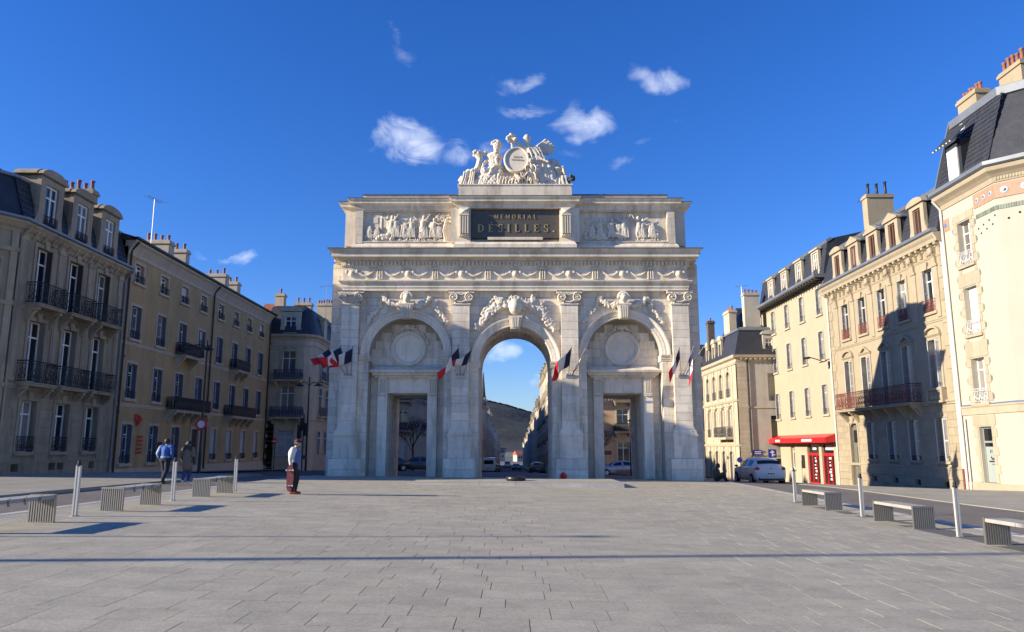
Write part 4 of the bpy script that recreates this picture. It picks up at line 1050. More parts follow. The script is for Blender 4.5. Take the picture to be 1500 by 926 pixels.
# red emblem and red lettering block on the ochre wall
RED = mat('sign_red', (.62, .03, .03), .5)
sg = thing('emblem_sign', 'red round emblem fixed high on the ochre wall', 'sign', (-22.93, 46.9, 3.35), pi/2)
em = MB(); em.tube([(.24*cos(t), -.03, .24*sin(t)) for t in [R(20+i*32) for i in range(11)]], .055, 6); em.box(-.05, .05, -.06, 0, -.16, .2); em.box(-.42, -.32, -.06, 0, -.1, .3); em.box(-.42, -.2, -.06, 0, .24, .3); em.box(.3, .5, -.06, 0, -.05, .04); em.box(-.2, .02, -.06, 0, -.38, -.3)
ob('emblem', em, RED, sg)
sg = thing('wall_sign', 'small red lettered sign between two ground-floor windows of the ochre house', 'sign', (-22.93, 47.3, 1.75), pi/2)
tx = MB(); random.seed(2)
for r_ in range(5):
    x = -.32
    while x < .3: w = random.uniform(.05, .12); tx.box(x, min(x+w, .34), -.02, 0, .5-r_*.24, .5-r_*.24+.12); x += w+.03
ob('lettering', tx, RED, sg)
# ---------------- left, rounded corner house beyond the square
b = B('rounded stone corner house with slate mansard and dormer, just left of the arch', -23.4, 72, 0, -.6)
CORN = mat('warm_grey_stone', (.50, .42, .29), .88, var=.15, vscale=1, grime=(.2, .165, .12), gamt=.5, isl=.1)
rr = 1.4; cp_ = [(0, 0), (3.0, 0)] + [(3.0+rr*sin(R(a)), rr-rr*cos(R(a))) for a in (22, 45, 67)] + [(3.0+rr, rr), (3.0+rr, 14)]
wallp(b, 0, 3.1, -1.2, 12.2, [(1.45, 2.75, 8.2, 10.7), (1.45, 2.75, 4.7, 7.4), (1.3, 2.9, .9, 3.2)], CORN)
bw = MB(); pts = cp_[1:] + [(0, 14), (0, .36), (3.0, .36)]; bw.prz(pts[::-1], -1.2, 12.2); b.add('side_wall', bw, CORN)
window(b, 2.1, 8.2, 1.3, 2.5, sur=dict(t=.2, p=.08, head='carved'), surm=CORN, sill=False, nm=0); window(b, 2.1, 4.7, 1.3, 2.7, sur=dict(t=.2, p=.08, head='carved'), surm=CORN, sill=False)
window(b, 2.1, .9, 1.6, 2.3, sur=dict(t=.2, p=.06), surm=CORN, shut='closed', shutm=SHUTW)
BLUEI = mat('blue_grey_ironwork', (.055, .07, .11), .5)
balcony(b, .9, 3.5, 7.95, .7, .95, 'solid', m=BLUEI, sm=CORN); balcony(b, .7, 3.7, 4.45, .7, .95, 'solid', m=BLUEI, sm=CORN)
rustic(b, 0, 1.0, -.6, 12, [], CORN, ch=.4, L=1.0, joined=True)
rustic(b, 0, 3.0, -.6, 4.1, [(1.0, 3.2, .7, 3.5)], CORN, ch=.45, L=1.0, joined=True)
for z in (4.1, 7.7, 11.2): b.add('string_course', MB().sweep(cp_, [(-.05, z), (.06, z), (.1, z+.12), (.1, z+.22), (-.05, z+.24)]), CORN)
b.add('cornice', MB().sweep(cp_, [(-.2, 11.8), (.06, 11.8), (.15, 12.0), (.35, 12.15), (.4, 12.35), (-.2, 12.4)]), CORN)
b.add('roof', MB().sweep(cp_, [(.1, 12.4), (-.55, 14.9), (-1.2, 15.3), (-2.2, 15.5), (-2.2, 12.4)][::-1]).box(.3, 3, 1.0, 14, 12.4, 15.3), SLATE)
dormer(b, 2.1, 12.35, 1.9, 2.2, 1.1, 1.6, .0, 1.6, CORN, 'seg', cheek=CORN, rm=ZINC)
sd = []
for y in (3.2, 5.8, 8.6, 11.4):
    for z, h_ in ((8.2, 2.5), (4.7, 2.7), (-.3 if y > 8 else .9, 3.4 if y > 8 else 2.3)):
        f = link('window', cached(('sframe', h_), lambda: MB().box(.0, .04, -.6, .6, 0, h_).box(0, .07, -.75, -.6, 0, h_).box(0, .07, .6, .75, 0, h_).box(0, .07, -.75, .75, h_, h_+.15), CORN), b.o, (4.4, y, z+.6))
        link('panes', cached(('spane', h_), lambda: MB().box(.045, .05, -.55, .55, .05, h_-.05), GLASS), f); link('frame', cached(('sfr', h_), lambda: MB().box(.05, .07, -.03, .03, 0, h_).box(.05, .07, -.55, .55, h_*.7, h_*.7+.07).box(.05, .07, -.58, -.5, 0, h_).box(.05, .07, .5, .58, 0, h_), WHITE), f)
        if z > 1: ob('railing', rail_mb(1.6, .9, 'plain'), BLUEI, f, (.35, 0, -.1), (0, 0, pi/2), fix=False); ob('balcony_slab', MB().box(0, .42, -.85, .85, -.2, -.05), CORN, f)
for y in (4, 8.5): link('roof_window', cached(('rw', 0), lambda: MB().box(-.3, .3, -.6, .6, 0, 1.9).box(-.3, .4, -.75, .75, 1.9, 2.1), CORN), b.o, (4.2, y, 13.0))
chimney(b, 2.6, 12, 2.2, .8, 14, 17.6, 8, CORN, ph=.4); chimney(b, -1.0, 6.5, .9, .9, 13, 17.6, 1, CORN); chimney(b, .9, 8.5, 1.8, .8, 14, 17.0, 3, CORN)
antenna(b, 3.2, 9, 15, 19.0, 1.6)
b.add('red_roof', MB().add([(-2.6, 3.5, 14.2), (.2, 3.5, 14.2), (.2, 11, 14.2), (-2.6, 11, 14.2), (-2.6, 6.5, 16.6), (-.6, 6.5, 16.4)], [(0, 1, 5, 4), (1, 2, 5), (2, 3, 4, 5), (3, 0, 4)]), REDTILE)
for i in range(13): b.add('toothing_stone', MB().box(-.12, .42, -.10, .0, -.3+i*.95, .02+i*.95), OCS)
# ---------------- right, cream stone house with brackets
HON = mat('honey_limestone', (.325, .27, .18), .85, var=.12, vscale=1, bump=.35, bscale=14, grime=(.28, .23, .17), gamt=.5, isl=.10)
HONC = mat('honey_carving', (.345, .29, .20), .85, var=.12, vscale=2, grime=(.26, .21, .16), gamt=.5, isl=.06)
RUST = mat('rusty_red_iron', (.16, .035, .02), .7, var=.3, vscale=4)
b = B('honey stone town house with five pedimented dormers and long rusty-red balcony', 25, 59, -pi/2, -1.4)
wx = [3.0, 5.75, 8.65, 11.4, 14.5]; H = []
for i, x in enumerate(wx):
    H.append((x-.6, x+.6, -1.05, 3.4, .35) if i == 0 else (x-.58, x+.58, .88, 3.35, .12)); H.append((x-.6, x+.6, 4.75 if i == 4 else 4.45, 7.95)); H.append((x-.6, x+.6, 9.6, 12.2))
    if i: H.append((x-.3, x+.3, -.62, -.28))
wallp(b, 0, 16.5, -2.2, 14.0, H, HON)
box_body(b, 0, 16.5, 0, 10, -2.2, 14, HON)
rustic(b, .05, 16.45, .55, 4.1, [(x-.62, x+.62, -1.1 if i == 0 else .6, 3.55) for i, x in enumerate(wx)], HON, ch=.44, L=.85)
rustic(b, .05, 16.45, -1.7, .38, [(x-.62, x+.62, -2, 4) for x in wx[:1]] + [(x-.32, x+.32, -.65, -.25) for x in wx[1:]], HON, ch=.52, L=1.3, p=.06)
for i in range(13):
    for x0, x1 in ((.03, .62 if i % 2 else .85), (15.88 if i % 2 else 15.65, 16.47)):
        me = cached(('stone_block', round(x1-x0, 2), 'q'), lambda: MB().box(0, x1-x0, -.035, .01, .01, .64), HON); b.inst('stone_block', me, x0, 0, 4.75+.665*i)
hd = ['seg', 'tri', 'tri', 'tri', 'seg']
for i, x in enumerate(wx):
    if i:
        window(b, x, .88, 1.16, 2.47, sur=dict(t=.1, p=.05, head='key'), surm=HONC, shut='half', shutm=SHUTW, rail='plain', railh=.25, d=.3)
        b.add('vent', MB().box(x-.28, x+.28, .12, .14, -.6, -.3), BLACK)
    window(b, x, 4.75 if i == 4 else 4.45, 1.2, 3.2 if i == 4 else 3.5, sur=dict(t=.17, p=.06, head=hd[i]), surm=HONC, sill=(i == 4), shut='half', shutm=SHUTW, d=.28)
    window(b, x, 9.6, 1.2, 2.6, sur=dict(t=.17, p=.05, head='key'), surm=HONC, rail='rust', railm=RUST, railh=.75, shut='in', shutm=SHUTW, gl=GLASS, d=.24)
    dormer(b, x, 14.2, 1.62, 2.0, .86, 1.62, -.34, 1.3, HONC, hd[i] if i in (0, 4) else 'tri', fm=mat('brown_wood_frame', (.16, .07, .04), .6), tr=0)
dr = b.add('door', MB().box(-.6, .6, .2, .26, -1.05, 3.3), mat('old_green_grey_door', (.14, .14, .11), .6, var=.2, vscale=5), x=wx[0], z=0)
for q in (-1, 1):
    for z0, z1 in ((-.9, -.1), (.05, 1.7)): ob('door_panel', MB().box(q*.06, q*.52, .16, .2, z0, z1), MATS['old_green_grey_door'], dr)
ob('door_glass', MB().box(-.5, .5, .18, .2, 2.0, 2.9), GLASS, dr)
ob('surround', surround_mb(1.2, 4.4, .16, .06, head='key'), HONC, dr, (0, 0, -1.02))
balcony(b, 2.1, 12.7, 4.36, .85, 1.15, 'rust', m=RUST, sm=HONC, nb=7, bd=.8)
bl = b.add('balustrade', MB().box(13.65, 15.35, -.3, 0, 4.22, 4.36).box(13.65, 15.35, -.3, -.06, 4.95, 5.1).box(13.65, 13.85, -.3, 0, 4.36, 4.95).box(15.15, 15.35, -.3, 0, 4.36, 4.95), HONC)
for i in range(7): ob('baluster', MB().lathe(13.98+.17*i, -.18, [(.04, 4.36), (.06, 4.45), (.065, 4.6), (.035, 4.75), (.06, 4.95)], 8), HONC, bl, smooth=True)
string(b, 0, 16.5, 4.12, .24, .14, HONC); string(b, 0, 16.5, 8.95, .2, .08, HONC); string(b, 0, 16.5, .38, .17, .09, HONC); string(b, 0, 16.5, 12.75, .14, .06, HONC)
b.add('cornice', MB().prx([(.1, 13.3), (-.08, 13.3), (-.1, 13.4), (-.42, 13.5), (-.44, 13.7), (-.55, 13.85), (-.6, 14.0), (.1, 14.05)], 0, 16.5), HONC)
me = cached(('modillion', 'hon'), lambda: MB().prx([(0, 13.5), (-.4, 13.5), (-.4, 13.36), (-.2, 13.25), (-.1, 12.95), (0, 12.9)], -.12, .12), HONC)
for i in range(24): b.inst('modillion', me, .35+i*.687, 0, 0)
for x in (1.6, 4.35, 7.2, 10.0, 12.95, 15.4):
    m_ = MB().box(x-.22, x+.22, -.06, .01, 9.2, 12.3); m_.prx([(0, 13.3), (-.3, 13.3), (-.34, 13.0), (-.16, 12.7), (-.12, 12.3), (0, 12.3)], x-.2, x+.2); m_.ell((x, -.28, 13.05), (.24, .12, .2)); m_.box(x-.28, x+.28, -.12, .01, 12.2, 12.34)
    b.add('pilaster_strip', m_, HONC)
b.add('gutter', MB().prx([(-.3, 14.04), (-.62, 14.02), (-.72, 14.08), (-.72, 14.24), (-.3, 14.26)], -.05, 16.5), ZINC)
b.add('roof', MB().prx([(-.35, 14.2), (.5, 16.9), (.9, 17.3), (4.5, 18.4), (10, 17), (10, 13.9), (0, 13.9)], 0, 16.5), SLATE)
slated(b, 0, 16.5, -.30, 14.25, .5, 16.9)
b.add('ridge_roll', MB().prx([(.42, 16.85), (.36, 17.0), (.6, 17.2), (1.0, 17.38), (1.0, 17.2)], 0, 16.5), ZINC)
b.add('party_wall', MB().prx([(-.3, 14.1), (.3, 17.5), (4.5, 19.2), (10, 17), (10, 14)], -.35, -.02), mat('old_brick_wall', (.12, .09, .07), .95, var=.25, vscale=3))
chimney(b, 3.3, 3.0, .8, 2.0, 16, 20.7, 3, HON, pm=BLACK, ph=.95); chimney(b, 15.2, 3.6, 1.7, .8, 16.5, 19.2, 1, HON, pm=ZINC, ph=.4)
antenna(b, 1.0, 3.0, 18.5, 21.2, 1.2); b.add('antenna', MB().tube([(13.6, 3, 18), (13.6, 3, 20.6)], .03, 5), STEELD)
for x in (.12, 16.4): pipe(b, x, -1.2, 13.9, m=mat('pale_pipe', (.6, .58, .53), .5), r=.07)
b.add('pipe_foot', MB().tube([(16.4, -.1, -1.0), (16.4, -.1, .5)], .085, 8), RUST)
# ---------------- right, plain cream house with the red awning
CRM = mat('cream_render', (.39, .335, .23), .85, var=.07, vscale=.8, grime=(.42, .35, .25), gamt=.3, bump=.2, bscale=18)
CRS = mat('cream_stone', (.40, .35, .26), .85, var=.08, vscale=2)
b = B('plain cream four-storey house with grey mansard above the red-awninged shop', 25, 75, -pi/2, -1.9)
wx = [3.5, 7.1, 10.7, 14.35]; rows = [(4.25, 2.35), (8.6, 2.3), (12.3, 2.15)]
H = [(x-.5, x+.5, z, z+h_) for x in wx for z, h_ in rows] + [(2.6, 3.4, -1.3, 1.9), (6.0, 6.9, -.2, 1.9), (9.85, 12.3, -1.9, 1.95), (12.85, 15.2, -1.9, 1.95)]
wallp(b, 0, 16, -2.6, 15.0, H, CRM)
box_body(b, 0, 16, 0, 11, -2.6, 15, CRM)
for x in wx:
    for r_, (z, h_) in enumerate(rows): window(b, x, z, 1.0, h_, sur=dict(t=.1, p=.02), surm=CRS, rail='plain', railh=.42, shut='in', shutm=SHUTW, d=.2, gl=GLASS)
    dormer(b, x, 15.25, 1.5, 2.35, .95, 2.0, -.1, 1.4, CRS, 'flat', rail=True, rm=ZINC)
window(b, 3.0, -1.3, .8, 3.2, tr=.7, sill=False); window(b, 6.45, -.2, .9, 2.1, tr=.7)
b.add('cornice', MB().prx([(.1, 14.75), (-.03, 14.75), (-.06, 14.95), (.1, 14.95)], 0, 16), CRS)
b.add('eaves', MB().prx([(.3, 15.0), (-.9, 15.02), (-.98, 15.1), (-.98, 15.28), (-.9, 15.3), (.3, 15.34)], -.2, 16.1), ZINC)
for i in range(27): b.add('rafter_end', MB().box(.15+i*.6, .27+i*.6, -.85, 0, 14.86, 15.0), mat('dark_wood', (.07, .06, .05), .8))
b.add('roof', MB().prx([(-.15, 15.3), (.35, 17.95), (.7, 18.25), (5.0, 19.2), (11, 17.6), (11, 15), (0, 15)], 0, 16), SLATE)
slated(b, 0, 16, -.12, 15.35, .38, 17.95)
b.add('ridge_roll', MB().prx([(.3, 17.9), (.22, 18.1), (.6, 18.32), (.8, 18.2)], -.05, 16.05), ZINC)
pipe(b, .15, -1.5, 14.9, m=MATS['pale_pipe'], r=.08)
SHOPR = mat('shop_red', (.52, .015, .02), .35)
for k, (x0, x1) in enumerate(((9.85, 12.3), (12.85, 15.2))):
    xc = (x0+x1)/2; w = x1-x0
    sf = b.add('shopfront', MB().box(-w/2, -w/2+.1, .1, .2, -1.9, 1.2).box(w/2-.1, w/2, .1, .2, -1.9, 1.2).box(-w/2+.1, w/2-.1, .1, .2, 1.0, 1.2).box(-w/2+.1, w/2-.1, .1, .22, -1.9, -1.2).box(-.45, -.37, .1, .2, -1.2, 1.0).box(.37, .45, .1, .2, -1.2, 1.0).box(-w/2, w/2, .12, .2, 1.87, 1.95), SHOPR, x=xc, z=0)
    ob('shop_glass', MB().box(-w/2+.05, w/2-.05, .17, .18, -1.85, 1.9), GLASS, sf)
    ob('white_panel', MB().box(-.7 if k else -.4, .8 if k else .35, .14, .165, 1.45, 1.8), WHITE, sf)
    random.seed(k+4)
    for j in range(7): z = -.9+j*.27; ob('poster', MB().box(random.uniform(-.25, -.05), random.uniform(.05, .28), .15, .165, z, z+random.uniform(.06, .2)), WHITE, sf)
aw = b.add('awning', MB().prx([(0, 2.72), (-.9, 2.42), (-.95, 2.42), (-.95, 2.02), (-.90, 2.02), (-.86, 2.36), (0, 2.6)], .15, 15.9), SHOPR, z=0)
ob('awning_end', MB().prx([(0, 2.72), (-.9, 2.42), (-.92, 2.0), (0, 2.1)], 15.86, 15.98), SHOPR, aw)
for x0, x1 in ((4.9, 6.0), (11.2, 13.3)): 
    lt = MB(); x = x0
    while x < x1: lt.box(x, x+.14, -.965, -.951, 2.12, 2.32); lt.box(x+.03, x+.06, -.968, -.964, 2.16, 2.2); x += .2
    ob('awning_lettering', lt, WHITE, aw)
b.add('menu_board', MB().box(8.55, 9.2, -.05, 0, -.1, 1.0), BLACK)
# ---------------- right, nearest corner house
CW = mat('white_render', (.40, .375, .305), .8, var=.04, vscale=1, grime=(.6, .54, .44), gamt=.2)
CWS = mat('cut_cream_stone', (.37, .31, .22), .85, var=.1, vscale=2, isl=.08)
TILEF = mat('salmon_tiles', (.34, .215, .14), .6, var=.15, vscale=5); TILEB = mat('glazed_blue', (.10, .16, .30), .3); TILEG = mat('green_grey_brick', (.16, .19, .15), .6, isl=.3)
b = B('white corner house with steep slate roof and flowered tile frieze, nearest on the right', 25, 42.5, -pi/2, -.7)
H = [(1.45, 2.6, 11.55, 14.0), (1.45, 2.6, 7.7, 10.3), (1.45, 2.6, 4.0, 6.4), (1.5, 2.6, -.17, 2.75)]
wallp(b, 0, 4.9, -1.4, 15.9, H, CW)
def W45(t): return (4.9+t*.7071, t*.7071)
plan = [(0, 0), (4.9, 0), W45(3.6), (4.9+3.6*.7071, 12)]
cw = MB(); cw.prz([(4.9, .36), (4.9, 0), W45(3.6), (4.9+3.6*.7071, 12), (0, 12), (0, .36)], -1.4, 15.9); b.add('side_wall', cw, CW)
for z, h_, bl in ((11.55, 2.45, .0), (7.7, 2.6, 1.0), (4.0, 2.4, 0)):
    window(b, 2.02, z, 1.15, h_, sur=None, sill=True, sillm=CWS, rail='ornate', railm=mat('pale_iron', (.5, .5, .48), .5), railh=.75, nm=3 if z > 11 else 0, d=.3, blind=bl*.98, gl=GLASS, shut=None)
for q, x in ((-1, 1.45), (1, 2.6)):
    for i in range(33):
        z = -.17+i*.47; w = .42 if i % 2 else .24
        if z > 14.2 or z < -.2: continue
        if 2.9 < z < 3.7: continue
        x0, x1 = (x-w, x-.005) if q < 0 else (x+.005, x+w)
        me = cached(('stone_block', w, 'cream'), lambda: MB().box(0, w-.005, -.03, .01, .008, .462), CWS); b.inst('stone_block', me, x0, 0, z)
        if i % 2 and z > 3.5: b.add('green_brick', MB().box(x0-.1 if q < 0 else x1, x0 if q < 0 else x1+.1, -.02, .01, z+.1, z+.36), TILEG)
for z0, z1 in ((2.8, 3.35), (6.45, 7.3), (10.35, 11.1), (14.05, 14.5)):
    for j in range(3): b.add('stone_block', MB().box(1.05+j*.65+.005, 1.05+(j+1)*.65-.005, -.035, .01, z0+.01, z1), CWS)
dr = b.add('glass_door', MB().box(-.55, -.5, .2, .28, 0, 2.9).box(.5, .55, .2, .28, 0, 2.9).box(-.5, .5, .2, .28, 2.05, 2.15).box(-.5, .5, .2, .28, 2.8, 2.9), mat('grey_green_frame', (.25, .27, .24), .4), x=2.05, z=-.15)
ob('frosted_glass', MB().box(-.5, .5, .23, .24, 0, 1.85), mat('frosted_glass', (.30, .34, .32), .25), dr); ob('clear_glass', MB().box(-.5, .5, .235, .245, 1.85, 2.85), GLASS, dr)
lg = MB()
for k in range(7): a = R(200+k*28); lg.ell((.05+.15*cos(a), .22, 1.35+.15*sin(a)), (.05, .01, .05), 6, 4)
lg.ell((-.12, .22, 1.6), (.03, .01, .09), 6, 4); lg.ell((.0, .22, 1.62), (.03, .01, .08), 6, 4); lg.box(-.3, .38, .218, .228, 1.05, 1.12); lg.box(-.1, .15, .218, .228, .93, .96); ob('door_emblem', lg, BLACK, dr)
def ringc(name, prof, m): b.add(name, MB().sweep(plan, prof), m)
ringc('string_course', [(-.1, 3.4), (.06, 3.4), (.06, 3.75), (.1, 3.8), (.1, 3.88), (-.1, 3.9)], CWS); ringc('blue_line', [(.0, 3.9), (.03, 3.9), (.03, 3.96), (0, 3.96)], TILEB)
ringc('base_course', [(-.1, -1.4), (.05, -1.4), (.05, -.18), (-.1, -.16)], CWS)
ringc('cornice', [(-.1, 15.2), (.05, 15.2), (.1, 15.45), (.25, 15.6), (.45, 15.75), (.5, 15.95), (-.1, 16.0)], CWS)
ringc('gutter', [(.2, 15.96), (.55, 15.98), (.66, 16.05), (.66, 16.25), (.2, 16.3)], ZINC)
dnt = MB()
for i in range(26): x, y = W45(.1+i*.135); dnt.prz([(x, y-.0), (x+.05, y+.05), (x+.05+.08, y+.05-.08), (x+.08, y-.08)], 15.3, 15.5)
stuff(b.add('dentils', dnt, CWS))
# tile frieze and bricked panel on the front and the canted corner
fz = b.add('tile_frieze', MB().box(3.1, 4.88, -.03, .01, 14.35, 15.12).prz([(4.9, -.03), W45(1.9), (W45(1.9)[0]+.02, W45(1.9)[1]-.02), (4.92, -.05)], 14.35, 15.12), TILEF)
for x in (3.45, 4.05, 4.6):
    ob('flower_tile', MB().lathe(0, 0, [(.0, .0), (.14, .0), (.14, .02), (.05, .035)], 10).xf(Matrix.Rotation(pi/2, 4, 'X')), mat('pale_blue_tile', (.38, .42, .48), .4), fz, (x, -.03, 14.73))
    ob('flower_heart', MB().ell((0, 0, 0), (.07, .04, .07)), TILEB, fz, (x, -.06, 14.73))
for t in (.45, 1.35):
    x, y = W45(t); ob('flower_tile', MB().lathe(0, 0, [(.0, .0), (.18, .0), (.18, .02), (.07, .035)], 10).xf(Matrix.Rotation(pi/4, 4, 'Z') @ Matrix.Rotation(pi/2, 4, 'X')), MATS['pale_blue_tile'], fz, (x+.03, y-.03, 14.73))
    ob('flower_heart', MB().ell((0, 0, 0), (.08, .08, .08)), TILEB, fz, (x+.05, y-.05, 14.73))
pb = MB()
x = 3.2
while x < 4.88: pb.box(x, x+.1, -.03, .01, 13.75, 13.98); x += .115
for t in [i*.115 for i in range(17)]:
    x, y = W45(t); pb.prz([(x, y), (x+.07, y+.07), (x+.09, y+.05), (x+.02, y-.02)], 13.75, 13.98)
for z in [4.1+i*.48 for i in range(20)]:
    x, y = W45(1.95); pb.prz([(x, y), (x+.12, y+.12), (x+.14, y+.1), (x+.02, y-.02)], z, z+.24)
stuff(b.add('green_brick_border', pb, TILEG))
for i, (x, z) in enumerate(((3.5, 12.9), (3.75, 13.3), (4.0, 13.0), (4.25, 13.4), (4.5, 13.1), (4.75, 13.5), (3.3, 13.2))): b.add('stud', MB().ell((x, -.01, z), (.06, .03, .06), 6, 5), BLACK)
for t, z in ((.5, 13.2), (1.0, 13.4)): x, y = W45(t); b.add('stud', MB().ell((x, y, z), (.06, .06, .06), 6, 5), BLACK)
pb = MB(); pb.box(-.01, .7, -.03, .01, 13.9, 14.6); b.add('tile_frieze', pb, TILEF)
b.add('flower_tile', MB().ell((.35, -.03, 14.25), (.15, .02, .15), 8, 5), TILEB)
# steep roof
b.add('roof', MB().sweep(plan, [(.1, 16.2), (-1.15, 20.3), (-1.3, 20.5), (-1.3, 16.2)][::-1]).prz([(0, 1.3), (4.36, 1.3), (6.3, 3.2), (6.3, 12), (0, 12)][::-1], 16.2, 20.5), SLATE)
slated(b, .02, 4.8, -.1, 16.3, 1.1, 20.3)
ringc('ridge_roll', [(-1.1, 20.2), (-.98, 20.25), (-.95, 20.7), (-1.15, 20.8), (-1.5, 20.6)], ZINC)
b.add('verge', MB().prx([(-.15, 16.2), (-.3, 16.3), (.95, 20.6), (1.2, 20.7), (1.2, 16.2)], -.06, .04), ZINC)
chimney(b, .95, 2.0, 1.8, .8, 19, 22.0, 6, HON, ph=.45, rows=1); chimney(b, 2.6, 3.6, 1.9, .9, 19, 22.9, 5, HON, ph=.6, rows=2)
dw = b.add('awning_dormer', MB().box(-.75, .75, -.2, 1.4, 0, 2.2), BLACK, x=1.75, y=.2, z=16.5)
ob('white_blind', MB().box(-.5, .45, -.28, -.2, .05, 2.0), WHITE, dw)
ob('awning_flap', MB().add([(-1.1, -.75, 1.95), (.9, -.75, 1.95), (1.0, .25, 3.1), (-.7, .25, 3.1), (-1.1, -.76, 2.0), (.9, -.76, 2.0), (1.0, .25, 3.2), (-.7, .25, 3.2)], [(0,3,2,1),(4,5,6,7),(0,1,5,4),(1,2,6,5),(2,3,7,6),(3,0,4,7)]), mat('slate_flap', (.03, .032, .036), .6), dw)
for j in range(6): ob('rivet', MB().ell((-.95+j*.34, -.77, 2.0), .05, 6, 5), WHITE, dw)
b.add('roof_window', MB().box(-.14, .14, -.08, .5, 0, .55), WHITE, x=1.5, y=.85, z=19.4)
pipe(b, .12, -.6, 15.8, m=MATS['pale_pipe'], r=.07); pipe(b, .45, -.6, 3.2, m=MATS['pale_pipe'], r=.05, kink=False)
PALC = mat('pale_cream_stone', (.46, .40, .29), .85, var=.12, vscale=1.5, grime=(.26, .22, .16), gamt=.4, isl=.07)
# ---------------- right, corner house beyond the square
b = B('stone corner house with grey flank between the arch and the plain cream house', 21.4, 72, 0, -1.8)
GF = mat('grey_render_flank', (.42, .39, .33), .9, var=.12, vscale=1, grime=(.26, .23, .19), gamt=.4)
wallp(b, 0, 4.2, -2.4, 10.1, [(2.9, 4.0, 6.0, 8.6), (3.0, 4.0, 1.9, 4.6), (3.2, 4.0, -1.8, .6)], GF)
for z, h_ in ((6.0, 2.6), (1.9, 2.7), (-1.8, 2.4)): b.inst('window', cached(('drk', h_), lambda: MB().box(-.55, .55, 0, .02, 0, h_), GLASS), 3.45, .2, z)
rustic(b, .0, .95, -2.2, 10, [], PALC, ch=.42, L=.95)
b.add('side_wall', MB().box(.34, 4.2, .36, 13, -2.4, 10.1), GF)
# lit street front (turned to the left): build on its own axes
H = []; xs_ = [2.2, 4.8, 7.4, 10.0]
for x in xs_: H += [(x-.55, x+.55, 6.5, 9.0, .4), (x-.55, x+.55, 2.7, 5.5), (x-.6, x+.6, -2.0, 1.3, .5)]
me_ = MB().plate(rect(0, 13, -2.4, 10.1), [[(h[0], h[2]), (h[1], h[2]), (h[1], h[3]-(h[4] if len(h) > 4 else 0))] + ([((h[0]+h[1])/2+(h[1]-h[0])/2*cos(pi*i/8), h[3]-h[4]+h[4]*sin(pi*i/8)) for i in range(1, 8)] if len(h) > 4 else []) + [(h[0], h[3]-(h[4] if len(h) > 4 else 0))] for h in H], 0, .35, back=False)
fw = ob('street_front', me_, PALC, b.o, (0, 13, -b.z0), (0, 0, -pi/2))
dcr = MB()
for x in xs_:
    for z, h_, ar in ((6.5, 2.5, 1), (2.7, 2.8, 0), (-2.0, 3.3, 1)):
        dcr.box(x-.75, x-.56, -.06, .01, z, z+h_-.2); dcr.box(x+.56, x+.75, -.06, .01, z, z+h_-.2); dcr.pry([(x-.15, z+h_-.05), (x+.15, z+h_-.05), (x+.22, z+h_+.4), (x-.22, z+h_+.4)], -.14, .01)
        if ar:
            for i in range(8): a0, a1 = pi*i/8, pi*(i+1)/8; dcr.pry([(x+.56*cos(a0), z+h_-.4+.45*sin(a0)), (x+.78*cos(a0), z+h_-.4+.66*sin(a0)), (x+.78*cos(a1), z+h_-.4+.66*sin(a1)), (x+.56*cos(a1), z+h_-.4+.45*sin(a1))], -.07, .01)
        else: dcr.box(x-.85, x+.85, -.16, .01, z+h_+.1, z+h_+.22)
for z in (1.75, 5.95, 9.5): dcr.prx([(.01, z), (-.08, z), (-.16, z+.2), (.01, z+.24)], 0, 13)
for x in (.4, 3.5, 6.1, 8.7, 11.3): dcr.box(x-.2, x+.2, -.06, .01, -1.6, 9.6)
ob('front_carving', dcr, PALC, fw)
for x in xs_:
    for z, h_ in ((6.5, 2.5), (2.7, 2.8), (-2.0, 3.3)):
        link('window_frame', cached(('frame', (1.1, h_), .7), lambda: frame_mb(1.1, h_, tr=.7), WHITE), fw, (x, .2, z)); link('window_panes', cached(('panes2', h_), lambda: MB().quad((-.55, .03, 0), (.55, .03, 0), (.55, .03, h_), (-.55, .03, h_)), GLASS), fw, (x, .2, z))
        if z > 0: link('window_railing', cached(('rl', 1), lambda: rail_mb(1.2, .8, 'ornate'), BLACK), fw, (x, -.1, z))
ob('balcony_slab', MB().box(6.5, 11, -.8, 0, 2.4, 2.6), PALC, fw); ob('balcony_railing', rail_mb(4.4, 1.0, 'ornate', .7), BLACK, fw, (8.75, 0, 2.6), fix=False)
pl4 = [(0, 13), (0, 0), (4.2, 0)]
b.add('cornice', MB().sweep(pl4, [(-.1, 9.7), (.05, 9.7), (.1, 9.95), (.35, 10.1), (.42, 10.35), (-.1, 10.4)]), PALC)
b.add('roof', MB().sweep(pl4, [(.15, 10.4), (-.55, 12.9), (-.9, 13.2), (-2.4, 13.5), (-2.4, 10.4)][::-1]).box(2.0, 4.2, 2, 13, 10.4, 13.4), SLATE)
b.add('roof_edge', MB().sweep(pl4, [(-.5, 12.8), (-.42, 12.82), (-.42, 13.0), (-.7, 13.15)]), ZINC)
dmc = MB()
for i in range(9): dmc.box(.3+i*.45, .5+i*.45, -.3, 0, 9.9, 10.1)
b.add('modillions', dmc, PALC)
dormer(b, 3.2, 10.4, 1.1, 1.9, .7, 1.4, .0, 1.4, GF, 'seg')
